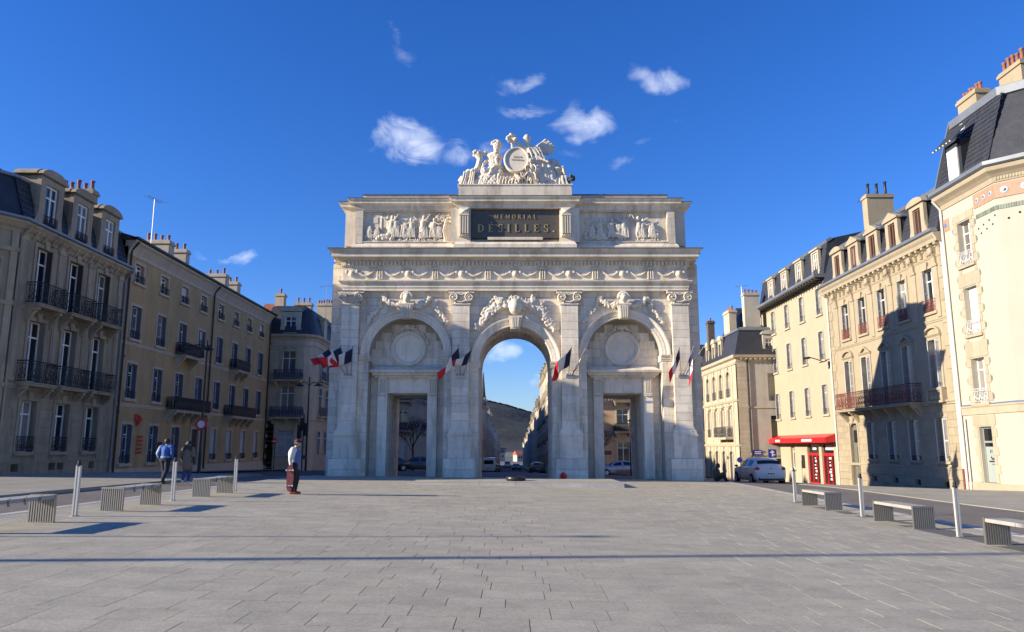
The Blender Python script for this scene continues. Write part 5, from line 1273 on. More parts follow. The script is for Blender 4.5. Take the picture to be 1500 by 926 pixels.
for x in (2.4, 4.9, 7.4):
    d_ = MB().plate(rect(-.6, .6, 0, 2.0), [rect(-.38, .38, .2, 1.6)], 0, .2).box(-.7, .7, -.08, .25, 2.0, 2.15).box(-.56, -.5, .2, 1.5, 0, 2.0).box(.5, .56, .2, 1.5, 0, 2.0).box(-.62, .62, .2, 1.5, 2.0, 2.1).pry([(.7*cos(pi*i/6), 2.14+.35*sin(pi*i/6)) for i in range(7)], -.06, .2)
    d2 = ob('dormer', d_, PALC, b.o, (.0, 13-x, 10.5-b.z0), (0, 0, -pi/2)); ob('panes', MB().quad((-.4, .12, .2), (.4, .12, .2), (.4, .12, 1.6), (-.4, .12, 1.6)), GLASS, d2)
chimney(b, 2.2, 1.6, 1.5, .7, 12.5, 16.7, 4, GF, ph=.3); chimney(b, .9, 4.5, .7, 2.0, 12.5, 15.4, 5, OCS, ph=.35); chimney(b, .2, 9.5, .7, .7, 12, 15.2, 1, MATS['old_brick_wall'], ph=.4)
b.add('upper_roof', MB().prx([(2.2, 13.3), (6, 16), (13, 13.3)], 2.0, 4.2), SLATE)
antenna(b, 1.6, 2.4, 14, 17.6, 1.2); pipe(b, 1.05, -1.8, 9.9, m=BLACK, r=.06, kink=False)
b.add('string_course', MB().box(.96, 4.2, -.06, .0, 5.3, 5.45).box(.96, 4.2, -.06, 0, .9, 1.15), PALC)
# ---------------- the blocks behind the arch
def simple(label, x, y, rz, z0, L, dep, ztop, wm, floors, xs, trim, roofh=2.5, roofm=None, wh=2.3, ww=1.15, shut=None, shutm=None, bal=(), chim=1, name='house', group=None, dorm=True, zbase=-3, mull=True, rail='plain', cheap=False):
    b = B(label, x, y, rz, z0, 'house', name, group); H = [(c-ww/2, c+ww/2, z, z+wh) for c in xs for z in floors]
    wallp(b, 0, L, zbase, ztop, H, wm, th=.3); box_body(b, 0, L, 0, dep, zbase, ztop, wm)
    for c in xs:
        for k, z in enumerate(floors):
            f = b.inst('window', cached(('frame', (ww, wh), .74, 0, 's', mull), lambda: frame_mb(ww, wh, tr=.74, mull=mull), WHITE), c, .15, z)
            link('panes', cached(('panes', (ww, wh), 's'), lambda: MB().quad((-ww/2+.03, .04, .03), (ww/2-.03, .04, .03), (ww/2-.03, .04, wh-.03), (-ww/2+.03, .04, wh-.03)), GLASS), f)
            if not cheap:
                link('surround', cached(('surround', (ww, wh), 's', trim.name), lambda: surround_mb(ww, wh, .14, .05), trim), f, (0, -.15, 0))
                if rail and k: link('railing', cached(('railing', ww, 's'), lambda: rail_mb(ww+.1, .8, rail), BLACK), f, (0, -.22, 0))
                if shut and k == 0: link('shutter', cached(('shutter', (ww, wh), 'c', (shutm or SHUTW).name), lambda: shutter_mb(ww-.04, wh-.06), shutm or SHUTW), f, (-ww/2+.02, -.08, .03))
    for z in floors[1:]: string(b, 0, L, z-.45, .18, .06, trim)
    b.add('cornice', MB().prx([(.1, ztop-.35), (-.1, ztop-.35), (-.35, ztop-.05), (-.38, ztop+.08), (.1, ztop+.1)], 0, L), trim)
    b.add('roof', MB().prx([(-.25, ztop+.05), (.6, ztop+roofh*.8), (dep*.45, ztop+roofh), (dep, ztop+.05)] if roofh > 2 else [(-.3, ztop+.05), (dep*.5, ztop+roofh*1.3), (dep, ztop+.05)], 0, L), roofm or SLATE)
    for i in range(chim): chimney(b, L*(.15+.7*i/max(1, chim-1)) if chim > 1 else L*.8, dep*.4, .6, 1.4, ztop, ztop+roofh+1.4, 3, trim)
    return b
PINK = mat('pinkish_ochre_render', (.52, .36, .22), .9, var=.08, vscale=.7, grime=(.3, .2, .12), gamt=.25)
b = simple('pale stone house with dark iron balconies seen through the left doorway of the arch', -24, 86, 0, -1.8, 17.5, 10, 11.3, mat('pale_render', (.45, .40, .31), .9, var=.1, vscale=.7, grime=(.25, .21, .16), gamt=.4), [.0, 3.6, 6.95], [1.9, 5.0, 8.2, 11.7, 15.2], OCS, shut=True, wh=2.35)
for x in (5.0, 8.2, 11.7, 15.2): balcony(b, x-1.1, x+1.1, 3.5, .6, .85, 'solid', m=BLUEI, sm=OCS); balcony(b, x-1.1, x+1.1, 6.85, .6, .85, 'solid', m=BLUEI, sm=OCS)
b = simple('pinkish ochre house with white-framed windows seen through the right doorway of the arch', 6.9, 86, 0, -2.2, 17, 10, 11.3, PINK, [-.2, 3.5, 6.9], [2.2, 5.55, 9.2, 12.4, 15.3], OCS, wh=2.4, ww=1.35)
for x in (2.2, 5.55, 9.2): balcony(b, x-1.0, x+1.0, 3.4, .6, .85, 'solid', sm=OCS); balcony(b, x-1.0, x+1.0, 6.8, .6, .85, 'solid', sm=OCS)
# the street beyond
cols = [(.42, .38, .30), (.50, .44, .34), (.36, .31, .25), (.55, .47, .34), (.46, .38, .28)]
sm_ = [mat('street_render_%s' % n, c, .9, var=.1, vscale=.8, grime=(.2, .17, .13), gamt=.4) for n, c in zip(('grey', 'cream', 'brown', 'honey', 'sand'), cols)]
random.seed(11)
adjL = ['grey', 'cream', 'dark brown', 'honey-coloured', 'sand-coloured']
LW = [('tall', 'corner'), ]
plL = [(86.2, 18, 10.8), (105, 14, 8.7), (119.5, 15, 10.4), (135, 13, 12.3), (148.5, 16, 9.8), (165, 18, 10.6), (184, 20, 9.4), (205, 24, 9.0), (230, 28, 8.2), (259, 34, 7.2), (294, 40, 5.4), (335, 50, 3.8)]
plR = [(86.2, 17, 10.9), (104, 15, 13.2), (119.5, 13, 13.0), (133, 12, 13.2), (146, 14, 9.4), (161, 16, 9.8), (178, 18, 8.8), (197, 22, 8.4), (220, 26, 7.4), (247, 32, 6.4), (280, 44, 5.0), (325, 56, 3.4)]
ordw = ['first', 'second', 'third', 'fourth', 'fifth', 'sixth', 'seventh', 'eighth', 'ninth', 'tenth', 'eleventh', 'last']
for side, pl in ((-1, plL), (1, plR)):
    for i, (y, L, zt_) in enumerate(pl):
        zb = G(0, y+L/2); n = max(3, int(L/3.1)); xs = [L*(k+.5)/n for k in range(n)]; zt_ -= 0
        fl = [z for z in (zb+1.0, zb+4.4, zb+7.7, zb+11.0) if z+2.4 < zt_]
        ci = (i*2+(side > 0)) % 5; hgt = 'tall' if zt_-zb > 12.5 else 'lower'
        lab = '%s %s terraced house, %s back along the %s side of the far street' % (hgt, adjL[ci], ordw[i], 'left' if side < 0 else 'right')
        if side < 0: b = simple(lab, -5.9, y, pi/2, zb-.5, L, 9, zt_, sm_[ci], fl, xs, OCS if i % 2 else CORN, roofh=2.4 if i % 3 else 1.6, roofm=SLATE if i % 3 else MATS['dark_tiles'], wh=1.9, ww=1.05, cheap=i > 3, zbase=zb-2, chim=2, group='terraced houses along the far street')
        else: b = simple(lab, 5.3, y+L, -pi/2, zb-.5, L, 9, zt_, sm_[ci], fl, xs, HONC, roofh=2.4 if i % 3 else 1.6, roofm=SLATE if i % 2 else MATS['dark_tiles'], wh=1.9, ww=1.05, cheap=i > 4, zbase=zb-2, chim=2, group='terraced houses along the far street')
        if side > 0 and i in (4, 5): chimney(b, 3+i, 3, .9, 1.8, zt_, zt_+4.2, 1, BRICK)
        for q in range(2):
            me = cached(('bay', side), lambda: MB().box(-.5, .5, -.45, 0, 0, 1.9).box(-.6, .6, -.55, 0, 1.9, 2.0), HONC if side > 0 else OCS)
            if i < 8: b.inst('roof_dormer', me, L*(.25+.5*q), .35, zt_+.1)
# gable end and small spire seen at the left through the middle arch
t = thing('church_spire', 'thin dark slate spire rising over the left side of the far street', 'spire', (-9.9, 262, -3))
ob('tower', MB().box(-1.6, 1.6, -1.6, 1.6, -4, 15), sm_[0], t); ob('spire', MB().lathe(0, 0, [(2.0, 15), (1.3, 18), (.7, 23), (.12, 30)], 8), SLATE, t)
# houses closing the street, and out on the slope below the wood
random.seed(21)
WHT = mat('white_far_render', (.35, .34, .31), .9)
for k in range(16):
    x = random.uniform(-26, 40); y = random.uniform(500, 760); s_ = random.uniform(4, 7)
    if k > 9: x = random.uniform(-120, 130); y = random.uniform(900, 1450)
    z = G(x, y)-.2
    t = thing('house', 'small far %s house with %s roof at the foot of the hill' % ('white' if k % 2 else 'cream', 'red' if k % 3 else 'dark'), 'house', (x, y, z), random.uniform(-.5, .5), 'far houses at the foot of the hill')
    hh_ = random.uniform(4, 7)
    ob('wall', MB().box(-s_, s_, -4, 4, -1, hh_), WHT if k % 2 else sm_[1], t); ob('roof', MB().prx([(-4.4, hh_), (0, hh_+3), (4.4, hh_)], -s_-.3, s_+.3), REDTILE if k % 3 else SLATE, t)
    for q in (-.6, -.2, .2, .6): ob('window', MB().box(q*s_-.5, q*s_+.5, -4.06, -4.0, hh_*.45, hh_*.45+1.6), GLASS, t)
# ============================================================ SCULPTURE
def body(m, J, r=1., head_r=.105):
    """tapered limbs between joints; J: name -> point"""
    V_ = {k: Vector(v) for k, v in J.items()}
    c = m.cap
    c(V_['pel'], V_['che'], .145*r, .165*r, 12); c(V_['che'], V_['nec'], .13*r, .065*r, 10); c(V_['nec'], V_['hea'], .058*r, .06*r, 8)
    m.ell(V_['hea'], (head_r*.88*r, head_r*.82*r, head_r*1.18*r), 12, 9)
    for s in 'LR':
        c(V_['nec']*.3+V_['che']*.7, V_['sh'+s], .10*r, .075*r, 8); c(V_['sh'+s], V_['el'+s], .060*r, .045*r, 8); c(V_['el'+s], V_['ha'+s], .046*r, .030*r, 8)
        c(V_['pel'], V_['hi'+s], .13*r, .12*r, 8); c(V_['hi'+s], V_['kn'+s], .098*r, .066*r, 10); c(V_['kn'+s], V_['an'+s], .066*r, .040*r, 10); c(V_['an'+s], V_['to'+s], .045*r, .032*r, 8)
    return m
def folds(m, a0, a1, b0, b1, n, r0, r1, bow=.05):
    a0, a1, b0, b1 = map(Vector, (a0, a1, b0, b1))
    for i in range(n):
        t = i/(n-1); a = a0.lerp(a1, t); b = b0.lerp(b1, t); q = a.lerp(b, .5) + Vector((random.uniform(-bow, bow), -bow*random.uniform(.2, 1), random.uniform(-bow, bow)))
        m.tube([a, q, b], [r0, (r0+r1)/2*random.uniform(.7, 1.2), r1], 6)
SG = thing('allegorical_sculpture', 'carved stone group of seated figures around an oval shield on top of the arch', 'sculpture', (.18, 41, 16.36))
random.seed(4)
S1 = MB()      # helmeted seated figure, left
body(S1, dict(pel=(-1.35, 1.3, .95), che=(-1.45, 1.15, 1.65), nec=(-1.38, 1.05, 2.0), hea=(-1.26, .92, 2.42), shL=(-1.05, 1.0, 1.85), elL=(-1.12, .75, 1.35), haL=(-1.5, .55, 1.15), shR=(-1.75, 1.1, 1.85), elR=(-2.05, .9, 1.4), haR=(-2.15, .7, .95),
     hiL=(-1.2, 1.1, .95), knL=(-1.55, .55, .95), anL=(-1.85, .45, .12), toL=(-2.05, .25, .05), hiR=(-1.5, 1.1, .9), knR=(-2.15, .75, .75), anR=(-2.65, .55, .2), toR=(-2.85, .4, .08)), 2.0, .12)
S1.ell((-1.26, .95, 2.52), (.24, .25, .2)); S1.ell((-1.4, 1.1, 1.5), (.42, .35, .55)); S1.ell((-1.4, 1.05, 1.93), (.5, .3, .24)); S1.cap((-1.36, 1.02, 1.95), (-1.27, .95, 2.35), .17, .15); S1.ell((-1.3, 1.0, .7), (.55, .5, .6)); S1.ell((-2.1, .9, .5), (.6, .4, .45))
for k in range(9): a = R(20+k*20); S1.ell((-1.3-.28*cos(a), .98, 2.5+.34*sin(a)), .085, 7, 6)
folds(S1, (-1.0, .7, 1.1), (-1.7, .7, 1.15), (-1.05, .35, .05), (-2.3, .35, .05), 12, .06, .09)
folds(S1, (-1.6, .8, 1.3), (-1.0, .8, 1.25), (-2.5, .45, .15), (-2.9, .45, .1), 8, .07, .08)
folds(S1, (-1.2, .8, 1.95), (-1.65, .8, 1.9), (-1.2, .6, 1.2), (-1.5, .6, 1.2), 5, .04, .05)
for k in range(14): S1.ell((random.uniform(-2.95, -1.9), random.uniform(.6, 1.5), random.uniform(.1, .95)), (random.uniform(.16, .3), .25, random.uniform(.12, .28)), 8, 6)
S1.v = [(x+.2, y, z*1.06) for x, y, z in S1.v]; ob('seated_figure', S1, LIMEC, SG); carve(SG.children[-1], .032, 1, .055)
S2 = MB()      # horn of plenty and drapery at the far left
S2.tube([(-2.95, .9, .35), (-2.5, .9, .85), (-2.15, .95, 1.35), (-2.05, 1.0, 1.85), (-2.15, 1.0, 2.15)], [.10, .15, .18, .17, .24], 10)
for k in range(10): S2.ell((-2.15+random.uniform(-.25, .25), 1.0+random.uniform(-.15, .15), 2.2+random.uniform(-.08, .12)), .1, 7, 6)
S2.tube([(-1.95, 1.1, 2.1), (-1.75, 1.15, 2.35), (-1.5, 1.2, 2.2)], .1, 7)
for k in range(12): S2.ell((-3.0+random.uniform(-.12, .6), .8+random.uniform(-.3, .5), .12+random.uniform(0, .5)), (random.uniform(.1, .25), .2, random.uniform(.1, .22)), 8, 6)
folds(S2, (-2.9, .5, .9), (-2.3, .6, 1.15), (-3.1, .35, .05), (-2.4, .35, .05), 6, .07, .08)
S2.ell((-3.12, .5, .15), .12)
ob('horn_of_plenty', S2, LIMEC, SG); carve(SG.children[-1], .032, 1, .055)
S3 = MB(); T_ = Matrix.Translation((.08, .45, 1.62)) @ Matrix.Rotation(R(-12), 4, 'X') @ Matrix.Rotation(R(5), 4, 'Y')
S3.pry([(.70*cos(2*pi*i/36), .82*sin(2*pi*i/36)) for i in range(36)], 0, .2)
i0 = len(S3.v); S3.tube([(.68*cos(2*pi*i/36), -.02, .80*sin(2*pi*i/36)) for i in range(36)], .06, 6, closed=True); S3.xf(T_)
ob('oval_shield', S3, LIMEC, SG)
lt = MB()
for zz, x0, x1 in ((.14, -.2, .3), (-.06, -.3, .38)):
    x = x0
    while x < x1: lt.box(x, x+.07, -.03, 0, zz, zz+.1); x += .1
lt.xf(T_); ob('shield_lettering', lt, MATS['joint_mortar'], SG)
S4 = MB()      # winged figure reaching for the wreath
body(S4, dict(pel=(1.15, 1.2, 1.55), che=(.95, 1.05, 2.35), nec=(.82, .98, 2.68), hea=(.68, .85, 3.05), shR=(.55, .95, 2.55), elR=(.2, .85, 2.75), haR=(-.1, .75, 3.0), shL=(1.15, .9, 2.5), elL=(1.2, .6, 1.9), haL=(1.9, .45, 1.5),
     hiR=(1.0, 1.0, 1.5), knR=(.75, .45, 1.2), anR=(.45, .5, .55), toR=(.35, .3, .4), hiL=(1.35, 1.0, 1.45), knL=(1.3, .4, 1.1), anL=(1.0, .5, .35), toL=(.9, .3, .2)), 2.0, .115)
folds(S4, (.9, .6, 1.6), (1.9, .8, 1.7), (.9, .45, .3), (2.4, .5, .3), 12, .08, .13, .08)
folds(S4, (.75, .65, 2.4), (1.4, .75, 2.5), (1.0, .5, 1.6), (1.8, .6, 1.6), 7, .06, .08)
for k in range(14): S4.ell((random.uniform(1.0, 2.2), random.uniform(.9, 1.7), random.uniform(.3, 1.9)), (random.uniform(.25, .45), .35, random.uniform(.2, .4)), 8, 6)
for k in range(6): S4.ell((.7+.06*cos(k), .9, 3.12+.03*sin(k*2)), .17, 8, 6)
ob('winged_figure', S4, LIMEC, SG); carve(SG.children[-1], .032, 1, .055)
S5 = MB()
for s, x0, z0, sp in ((1, 1.15, 2.55, 1.0), (0, 1.0, 2.6, .8)):
    for k in range(9):
        a = R(-28+k*9); L = sp*(1.15-.05*abs(k-3)); S5.cap((x0, 1.25+.3*(1-s), z0), (x0+L*cos(a), 1.3+.45*(1-s), z0+.12+L*sin(a)*.8), .11, .08, 7)
ob('wings', S5, LIMEC, SG); carve(SG.children[-1], .032, 1, .055)
S6 = MB(); 
for k in range(16): a = 2*pi*k/16; S6.ell((-.22+.26*cos(a), .7+.1*sin(a*3), 3.02+.2*sin(a)), (.10, .12, .09), 6, 5)
for k in range(10): S6.ell((-.22+random.uniform(-.2, .2), .72, 3.1+random.uniform(-.1, .15)), .08, 6, 5)
S6.cap((-.2, .75, 2.95), (-.12, .8, 2.35), .08, .1)
ob('wreath', S6, LIMEC, SG)
S7 = MB()      # child, foot, trophies below the shield; rocks and drapery to the right
body(S7, dict(pel=(.95, .4, .85), che=(.95, .35, 1.15), nec=(.9, .3, 1.3), hea=(.88, .25, 1.5), shL=(1.1, .3, 1.25), elL=(1.2, .2, 1.05), haL=(1.15, .15, .8), shR=(.75, .3, 1.25), elR=(.6, .2, 1.1), haR=(.6, .15, .9), hiL=(1.05, .35, .8), knL=(1.15, .1, .6), anL=(1.2, .15, .3), toL=(1.15, 0, .25), hiR=(.85, .35, .8), knR=(.7, .1, .7), anR=(.55, .1, .5), toR=(.5, 0, .45)), .85, .13)
S7.cap((.1, .8, .9), (.2, .35, .4), .15, .1); S7.cap((.2, .35, .4), (.28, .3, .1), .1, .07); S7.cap((.28, .3, .1), (.1, .05, .06), .08, .06)
for k in range(26): S7.ell((random.uniform(-.9, 1.5), random.uniform(.3, 1.2), random.uniform(.0, .45)), (random.uniform(.08, .25), .2, random.uniform(.06, .2)), 7, 6)
for k in range(7): S7.cap((-.9+.18*k, .2, .12), (-.8+.18*k, .18, .5), .05, .03, 6)
for k in range(9): S7.cap((.5+random.uniform(-.2, .8), .35, .1), (.5+random.uniform(-.2, .9), .15, .7), .05, .04, 6)
S7.ell((-.2, 1.4, .5), (1.2, .7, .9))
ob('child_and_trophies', S7, LIMEC, SG); carve(SG.children[-1], .032, 1, .055)
S8 = MB(); S8.ell((2.45, 1.1, .35), (.75, .7, .55)); S8.ell((2.1, 1.3, .8), (.6, .6, .75)); S8.ell((2.55, 1.0, 1.0), (.3, .35, .5)); S8.ell((1.9, 1.3, .3), (1.0, .6, .35))
for k in range(12): S8.ell((random.uniform(1.3, 2.9), .45, random.uniform(.05, .25)), (.2, .12, .1), 7, 5)
S8.tube([(2.35, .7, 1.15), (2.75, .7, 1.25), (2.85, .7, .8)], .12, 7)
folds(S8, (1.4, .6, .55), (2.9, .6, .7), (1.2, .35, .05), (3.0, .4, .05), 9, .08, .1)
ob('rock_and_drapery', S8, LIMEC, SG); carve(SG.children[-1], .032, 1, .055)
S9 = MB()      # rocky mass behind the figures
for k in range(46):
    x = random.uniform(-2.7, 2.7); top = 1.9-.55*abs(x+.1) if x < 0 else 2.2-.55*abs(x-.6)
    z = random.uniform(.1, max(.2, top)); S9.ell((x, 1.6+random.uniform(-.15, .25), z), (random.uniform(.28, .5), .4, random.uniform(.2, .42)), 8, 6)
for k in range(12): S9.cap((-.95+.05*k, 1.1, 1.6-.05*k), (-.75+.08*k, .8, .1), .10, .09, 7)
ob('rock_mass', S9, LIMEC, SG); carve(SG.children[-1], .04, 1, .06)
lf = MB()
for k in range(14): lf.ell((3.15+random.uniform(-.15, .3), .6+random.uniform(-.2, .4), .1+random.uniform(0, .65)), (.13, .1, .08), 5, 4, Matrix.Rotation(random.uniform(0, 3), 3, 'Y'))
ob('palm_foliage', lf, WEATH, SG)
# relief panels of the attic
def relief(cx, figs, extra):
    p = ob('relief_panel', MB().box(cx-2.5, cx+2.5, .74, .94, 13.14, 14.9), LIME, A)
    g_ = MB()
    for k in range(40): g_.ell((cx+random.uniform(-2.4, 2.4), .72, 13.16+random.uniform(0, .12)), (random.uniform(.1, .3), .1, .07), 6, 4)
    ob('carved_ground', g_, LIMEC, p)
    for (x, h_, ps, fl) in figs:
        m = MB(); s = h_/1.75; q = -1 if fl else 1
        P_ = dict(pel=(0, 0, .92), che=(.03, 0, 1.25), nec=(.05, -.02, 1.45), hea=(.08, -.03, 1.62), shL=(.2, -.05, 1.38), elL=(.42, -.1, 1.25), haL=(.68, -.12, 1.38), shR=(-.15, 0, 1.38), elR=(-.32, -.05, 1.12), haR=(-.15, -.1, .95), hiL=(.1, -.03, .9), knL=(.2, -.06, .5), anL=(.1, 0, .08), toL=(.22, -.05, .03), hiR=(-.1, 0, .9), knR=(-.15, 0, .48), anR=(-.32, 0, .08), toR=(-.2, -.05, .03))
        if ps == 'sit': P_.update(pel=(0, 0, .5), che=(.03, 0, .85), nec=(.05, 0, 1.05), hea=(.08, 0, 1.22), shL=(.2, -.05, .98), elL=(.35, -.1, .75), haL=(.55, -.1, .7), shR=(-.15, 0, .98), elR=(-.25, 0, .72), haR=(-.05, -.1, .55), hiL=(.1, 0, .48), knL=(.45, -.08, .52), anL=(.42, 0, .08), toL=(.55, -.05, .03), hiR=(-.08, 0, .45), knR=(.3, -.05, .35), anR=(.2, 0, .05), toR=(.32, 0, .03))
        if ps == 'up': P_.update(elL=(.35, -.1, 1.6), haL=(.5, -.1, 1.85), elR=(-.4, -.1, 1.5), haR=(-.6, -.1, 1.65))
        body(m, P_, 1.15, .12); m.ell((.05, 0, .75 if ps != 'sit' else .45), (.2, .15, .3), 10, 8)
        if ps != 'up': folds(m, (-.15, -.1, 1.2), (.18, -.1, 1.2), (-.25, -.1, .25), (.3, -.1, .25), 5, .04, .05, .03)
        m.v = [(x_*s*q, y_*s*.75, z_*s) for x_, y_, z_ in m.v]
        o = ob('carved_figure', m, LIMEC, p, (cx+x, .66, 13.2)); rmesh(o, .03, 1)
    for e in extra: e(p, cx)
def tree_(p, cx):
    m = MB().tube([(cx+2.2, .68, 13.15), (cx+2.05, .66, 13.8), (cx+2.2, .66, 14.5)], [.12, .09, .07], 7)
    for k in range(40): m.ell((cx+2.0+random.uniform(-.45, .45), .68, 14.5+random.uniform(-.2, .28)), (.09, .08, .08), 6, 5)
    ob('carved_tree', m, LIMEC, p)
def columns_(p, cx):
    m = MB()
    for k in range(3): m.tube([(cx-1.5+.35*k, .72, 13.9), (cx-1.5+.35*k, .72, 14.8)], .07, 8)
    m.box(cx-2.2, cx-.9, .68, .76, 14.0, 14.75); m.box(cx-2.0, cx-1.7, .66, .7, 14.25, 14.6); ob('carved_building', m, LIMEC, p)
def rocks_(p, cx):
    m = MB()
    for k in range(10): m.ell((cx-1.3+random.uniform(-.4, .4), .66, 13.3+random.uniform(0, .3)), (.17, .12, .13), 7, 5)
    ob('carved_trophies', m, LIMEC, p)
def clouds_(p, cx):
    m = MB()
    for k in range(12): m.ell((cx-2.2+random.uniform(0, .5), .7, 13.9+random.uniform(-.6, .6)), (.17, .06, .13), 7, 5)
    ob('carved_rocks', m, LIMEC, p)
relief(-6.12, [(-2.2, 1.2, 'sit', 0), (-1.75, 1.05, 'sit', 0), (-.95, 1.5, 'up', 0), (-.65, 1.45, '', 1), (-.2, 1.4, 'sit', 0), (.25, 1.35, '', 1), (.85, 1.5, 'up', 0), (1.0, 1.2, 'sit', 1), (1.45, 1.35, '', 0), (1.8, 1.2, 'sit', 1)], [tree_, columns_, rocks_])
relief(6.12, [(-1.75, 1.2, 'sit', 0), (-1.3, 1.35, '', 0), (-.65, 1.35, '', 0), (-.25, 1.4, 'sit', 0), (.05, 1.5, 'up', 0), (.15, 1.3, 'sit', 1), (.95, 1.45, 'up', 1), (1.1, 1.3, '', 0), (1.65, 1.35, 'sit', 0)], [rocks_, clouds_])
# ============================================================ FLAGS
FB, FW, FRD = mat('flag_blue', (.008, .012, .06), .75), mat('flag_white', (.66, .66, .68), .75), mat('flag_red', (.55, .012, .025), .75)
POLE = mat('flag_pole', (.30, .24, .17), .5)
def flag(label, base, tip, fly, hoist=.75, narrow=.8, sag=.15, wave=.1, ph=0.):
    t = thing('flag', label, 'flag', (.18+base[0], 41+base[1], base[2]), 0, 'tricolour flags on the front of the arch')
    tp = Vector(tip); pl = MB().tube([(0, 0, 0), tuple(tp)], .022, 6).ell(tuple(tp), .04, 6, 5); ob('pole', pl, POLE, t)
    d = tp.normalized(); h0 = tp - d*.06; fly = Vector(fly); N, M_ = 9, 7
    for bi, (nm, mt) in enumerate((('blue_band', FB), ('white_band', FW), ('red_band', FRD))):
        m = MB()
        for i in range(N):
            s = (bi + i/(N-1))/3
            for j in range(M_):
                v = j/(M_-1); kk = 1+(narrow-1)*s
                p = h0 - d*(hoist*(.5 - (.5-v)*kk)) + fly*s
                p.z -= sag*4*s*(1-s)*.5
                w_ = sin(s*9+ph+v*2.2)*wave*(.3+s) ; p += Vector((w_*.35, w_*1.2, w_*.35*cos(v*5+ph)))
                m.v.append(tuple(p))
        for i in range(N-1):
            for j in range(M_-1): m.f.append((i*M_+j, (i+1)*M_+j, (i+1)*M_+j+1, i*M_+j+1))
        o = ob(nm, m, mt, t, smooth=True, fix=False); sd_ = o.modifiers.new('cloth', 'SOLIDIFY'); sd_.thickness = .008; sd_.offset = 0
    return t
yb = -.34
for i, cx in enumerate((-8.98, -2.95, 2.95, 9.0)):
    t = thing('flag_holder', 'small iron flag holder on the %s pilaster of the arch' % ('leftmost', 'second from left', 'third from left', 'rightmost')[i], 'flag holder', (.18+cx, 41+yb+.03, 5.45))
    ob('plate', MB().box(-.25, .25, -.03, .02, -.1, .05), STEELD, t)
    for q in (-.14, 0, .14): ob('socket', MB().tube([(q, -.02, 0), (q*1.3, -.1, .12)], .035, 8), STEELD, t)
flag('flag flying lowest and farthest left, at the leftmost pilaster', (-9.12, yb, 5.5), (-.80, -.9, 1.35), (-.85, -.3, -.55), hoist=.5, ph=1)
flag('middle flag at the leftmost pilaster, its red end blown over its neighbour', (-8.98, yb, 5.5), (-.25, -1.0, 1.45), (-1.05, -.25, -.62), hoist=.7, ph=2.4)
flag('right-hand flag at the leftmost pilaster with its navy band hanging square', (-8.84, yb, 5.5), (.25, -.9, 1.4), (-1.1, -.1, -.42), hoist=.8, ph=.3)
flag('flag at the second pilaster hanging long and slanting with its red end lowest', (-2.95, yb, 5.5), (-.05, -1.0, 1.45), (-1.05, -.2, -1.3), hoist=.7, narrow=.55, ph=2)
flag('flag at the second pilaster nearest the middle arch, its white band stretched thin', (-2.8, yb, 5.5), (.5, -.9, 1.25), (-1.05, -.1, -.35), hoist=.85, narrow=.25, ph=4)
flag('flag at the third pilaster blown left in a knot of red and white', (2.85, yb, 5.5), (.1, -1.0, 1.35), (-.95, -.1, -.95), hoist=.95, narrow=1.0, sag=.0, wave=.2, ph=5)
flag('furled pale flag on the right pole of the third pilaster', (3.05, yb, 5.5), (.65, -.9, 1.3), (-.5, .1, -1.0), hoist=.5, narrow=.6, ph=1)
flag('white and red flag hanging left at the rightmost pilaster', (8.9, yb, 5.5), (-.25, -.9, 1.35), (-.62, -.1, -1.3), hoist=.6, narrow=1.0, wave=.07, ph=3)
flag('navy-topped flag hanging straight down at the rightmost pilaster', (9.05, yb, 5.5), (.35, -1.0, 1.4), (-.12, -.1, -1.55), hoist=.75, narrow=.7, wave=.08, ph=2)
flag('small dark flag on the outermost right pole of the arch', (9.15, yb, 5.5), (.80, -.9, 1.4), (-.6, -.1, -.8), hoist=.45, narrow=.4, wave=.06, ph=0)
# ============================================================ STREET FURNITURE
def bollard(x, y, lab):
    t = thing('bollard', lab, 'bollard', (x, y, G(x, y)), 0, 'steel bollards along both edges of the square')
    me = cached(('half_post', 0), lambda: MB().pry([(-.048, 0), (-.012, 0), (-.012, 1.05), (-.048, 1.05)], -.035, .035).tube([(-.03, -.0, 0), (-.03, 0, 1.05)], .024, 8), STEEL)
    link('post_half', me, t); link('post_half', me, t, (0, 0, 0), (0, 0, pi))
    link('core', cached(('bcore', 0), lambda: MB().box(-.014, .014, -.02, .02, 0, 1.06), STEELD), t)
    link('base_plate', cached(('bbase', 0), lambda: MB().lathe(0, 0, [(.085, -.02), (.085, .012), (.06, .02)], 16), STEELD), t)
    link('cap', cached(('bcap', 0), lambda: MB().lathe(0, 0, [(.05, 1.04), (.052, 1.07), (.035, 1.09), (.036, 1.15), (.025, 1.16)], 12), BLACK), t)
for i, (x, y) in enumerate(((-9.25, 16.5), (-9.25, 21.2), (-9.25, 25.9))): bollard(x, y, '%s steel bollard with black cap on the left edge of the square' % ('nearest', 'middle', 'farthest')[i])
for i, (x, y) in enumerate(((9.7, 17.0), (9.75, 21.7), (9.8, 26.9))): bollard(x, y, '%s steel bollard with black cap on the right edge of the square' % ('nearest', 'middle', 'farthest')[i])
BST = mat('bench_stone', (.33, .32, .28), .7, var=.1, vscale=4, bump=.2, bscale=70)
BMET = mat('bench_steel', (.36, .34, .30), .45, metal=.85)
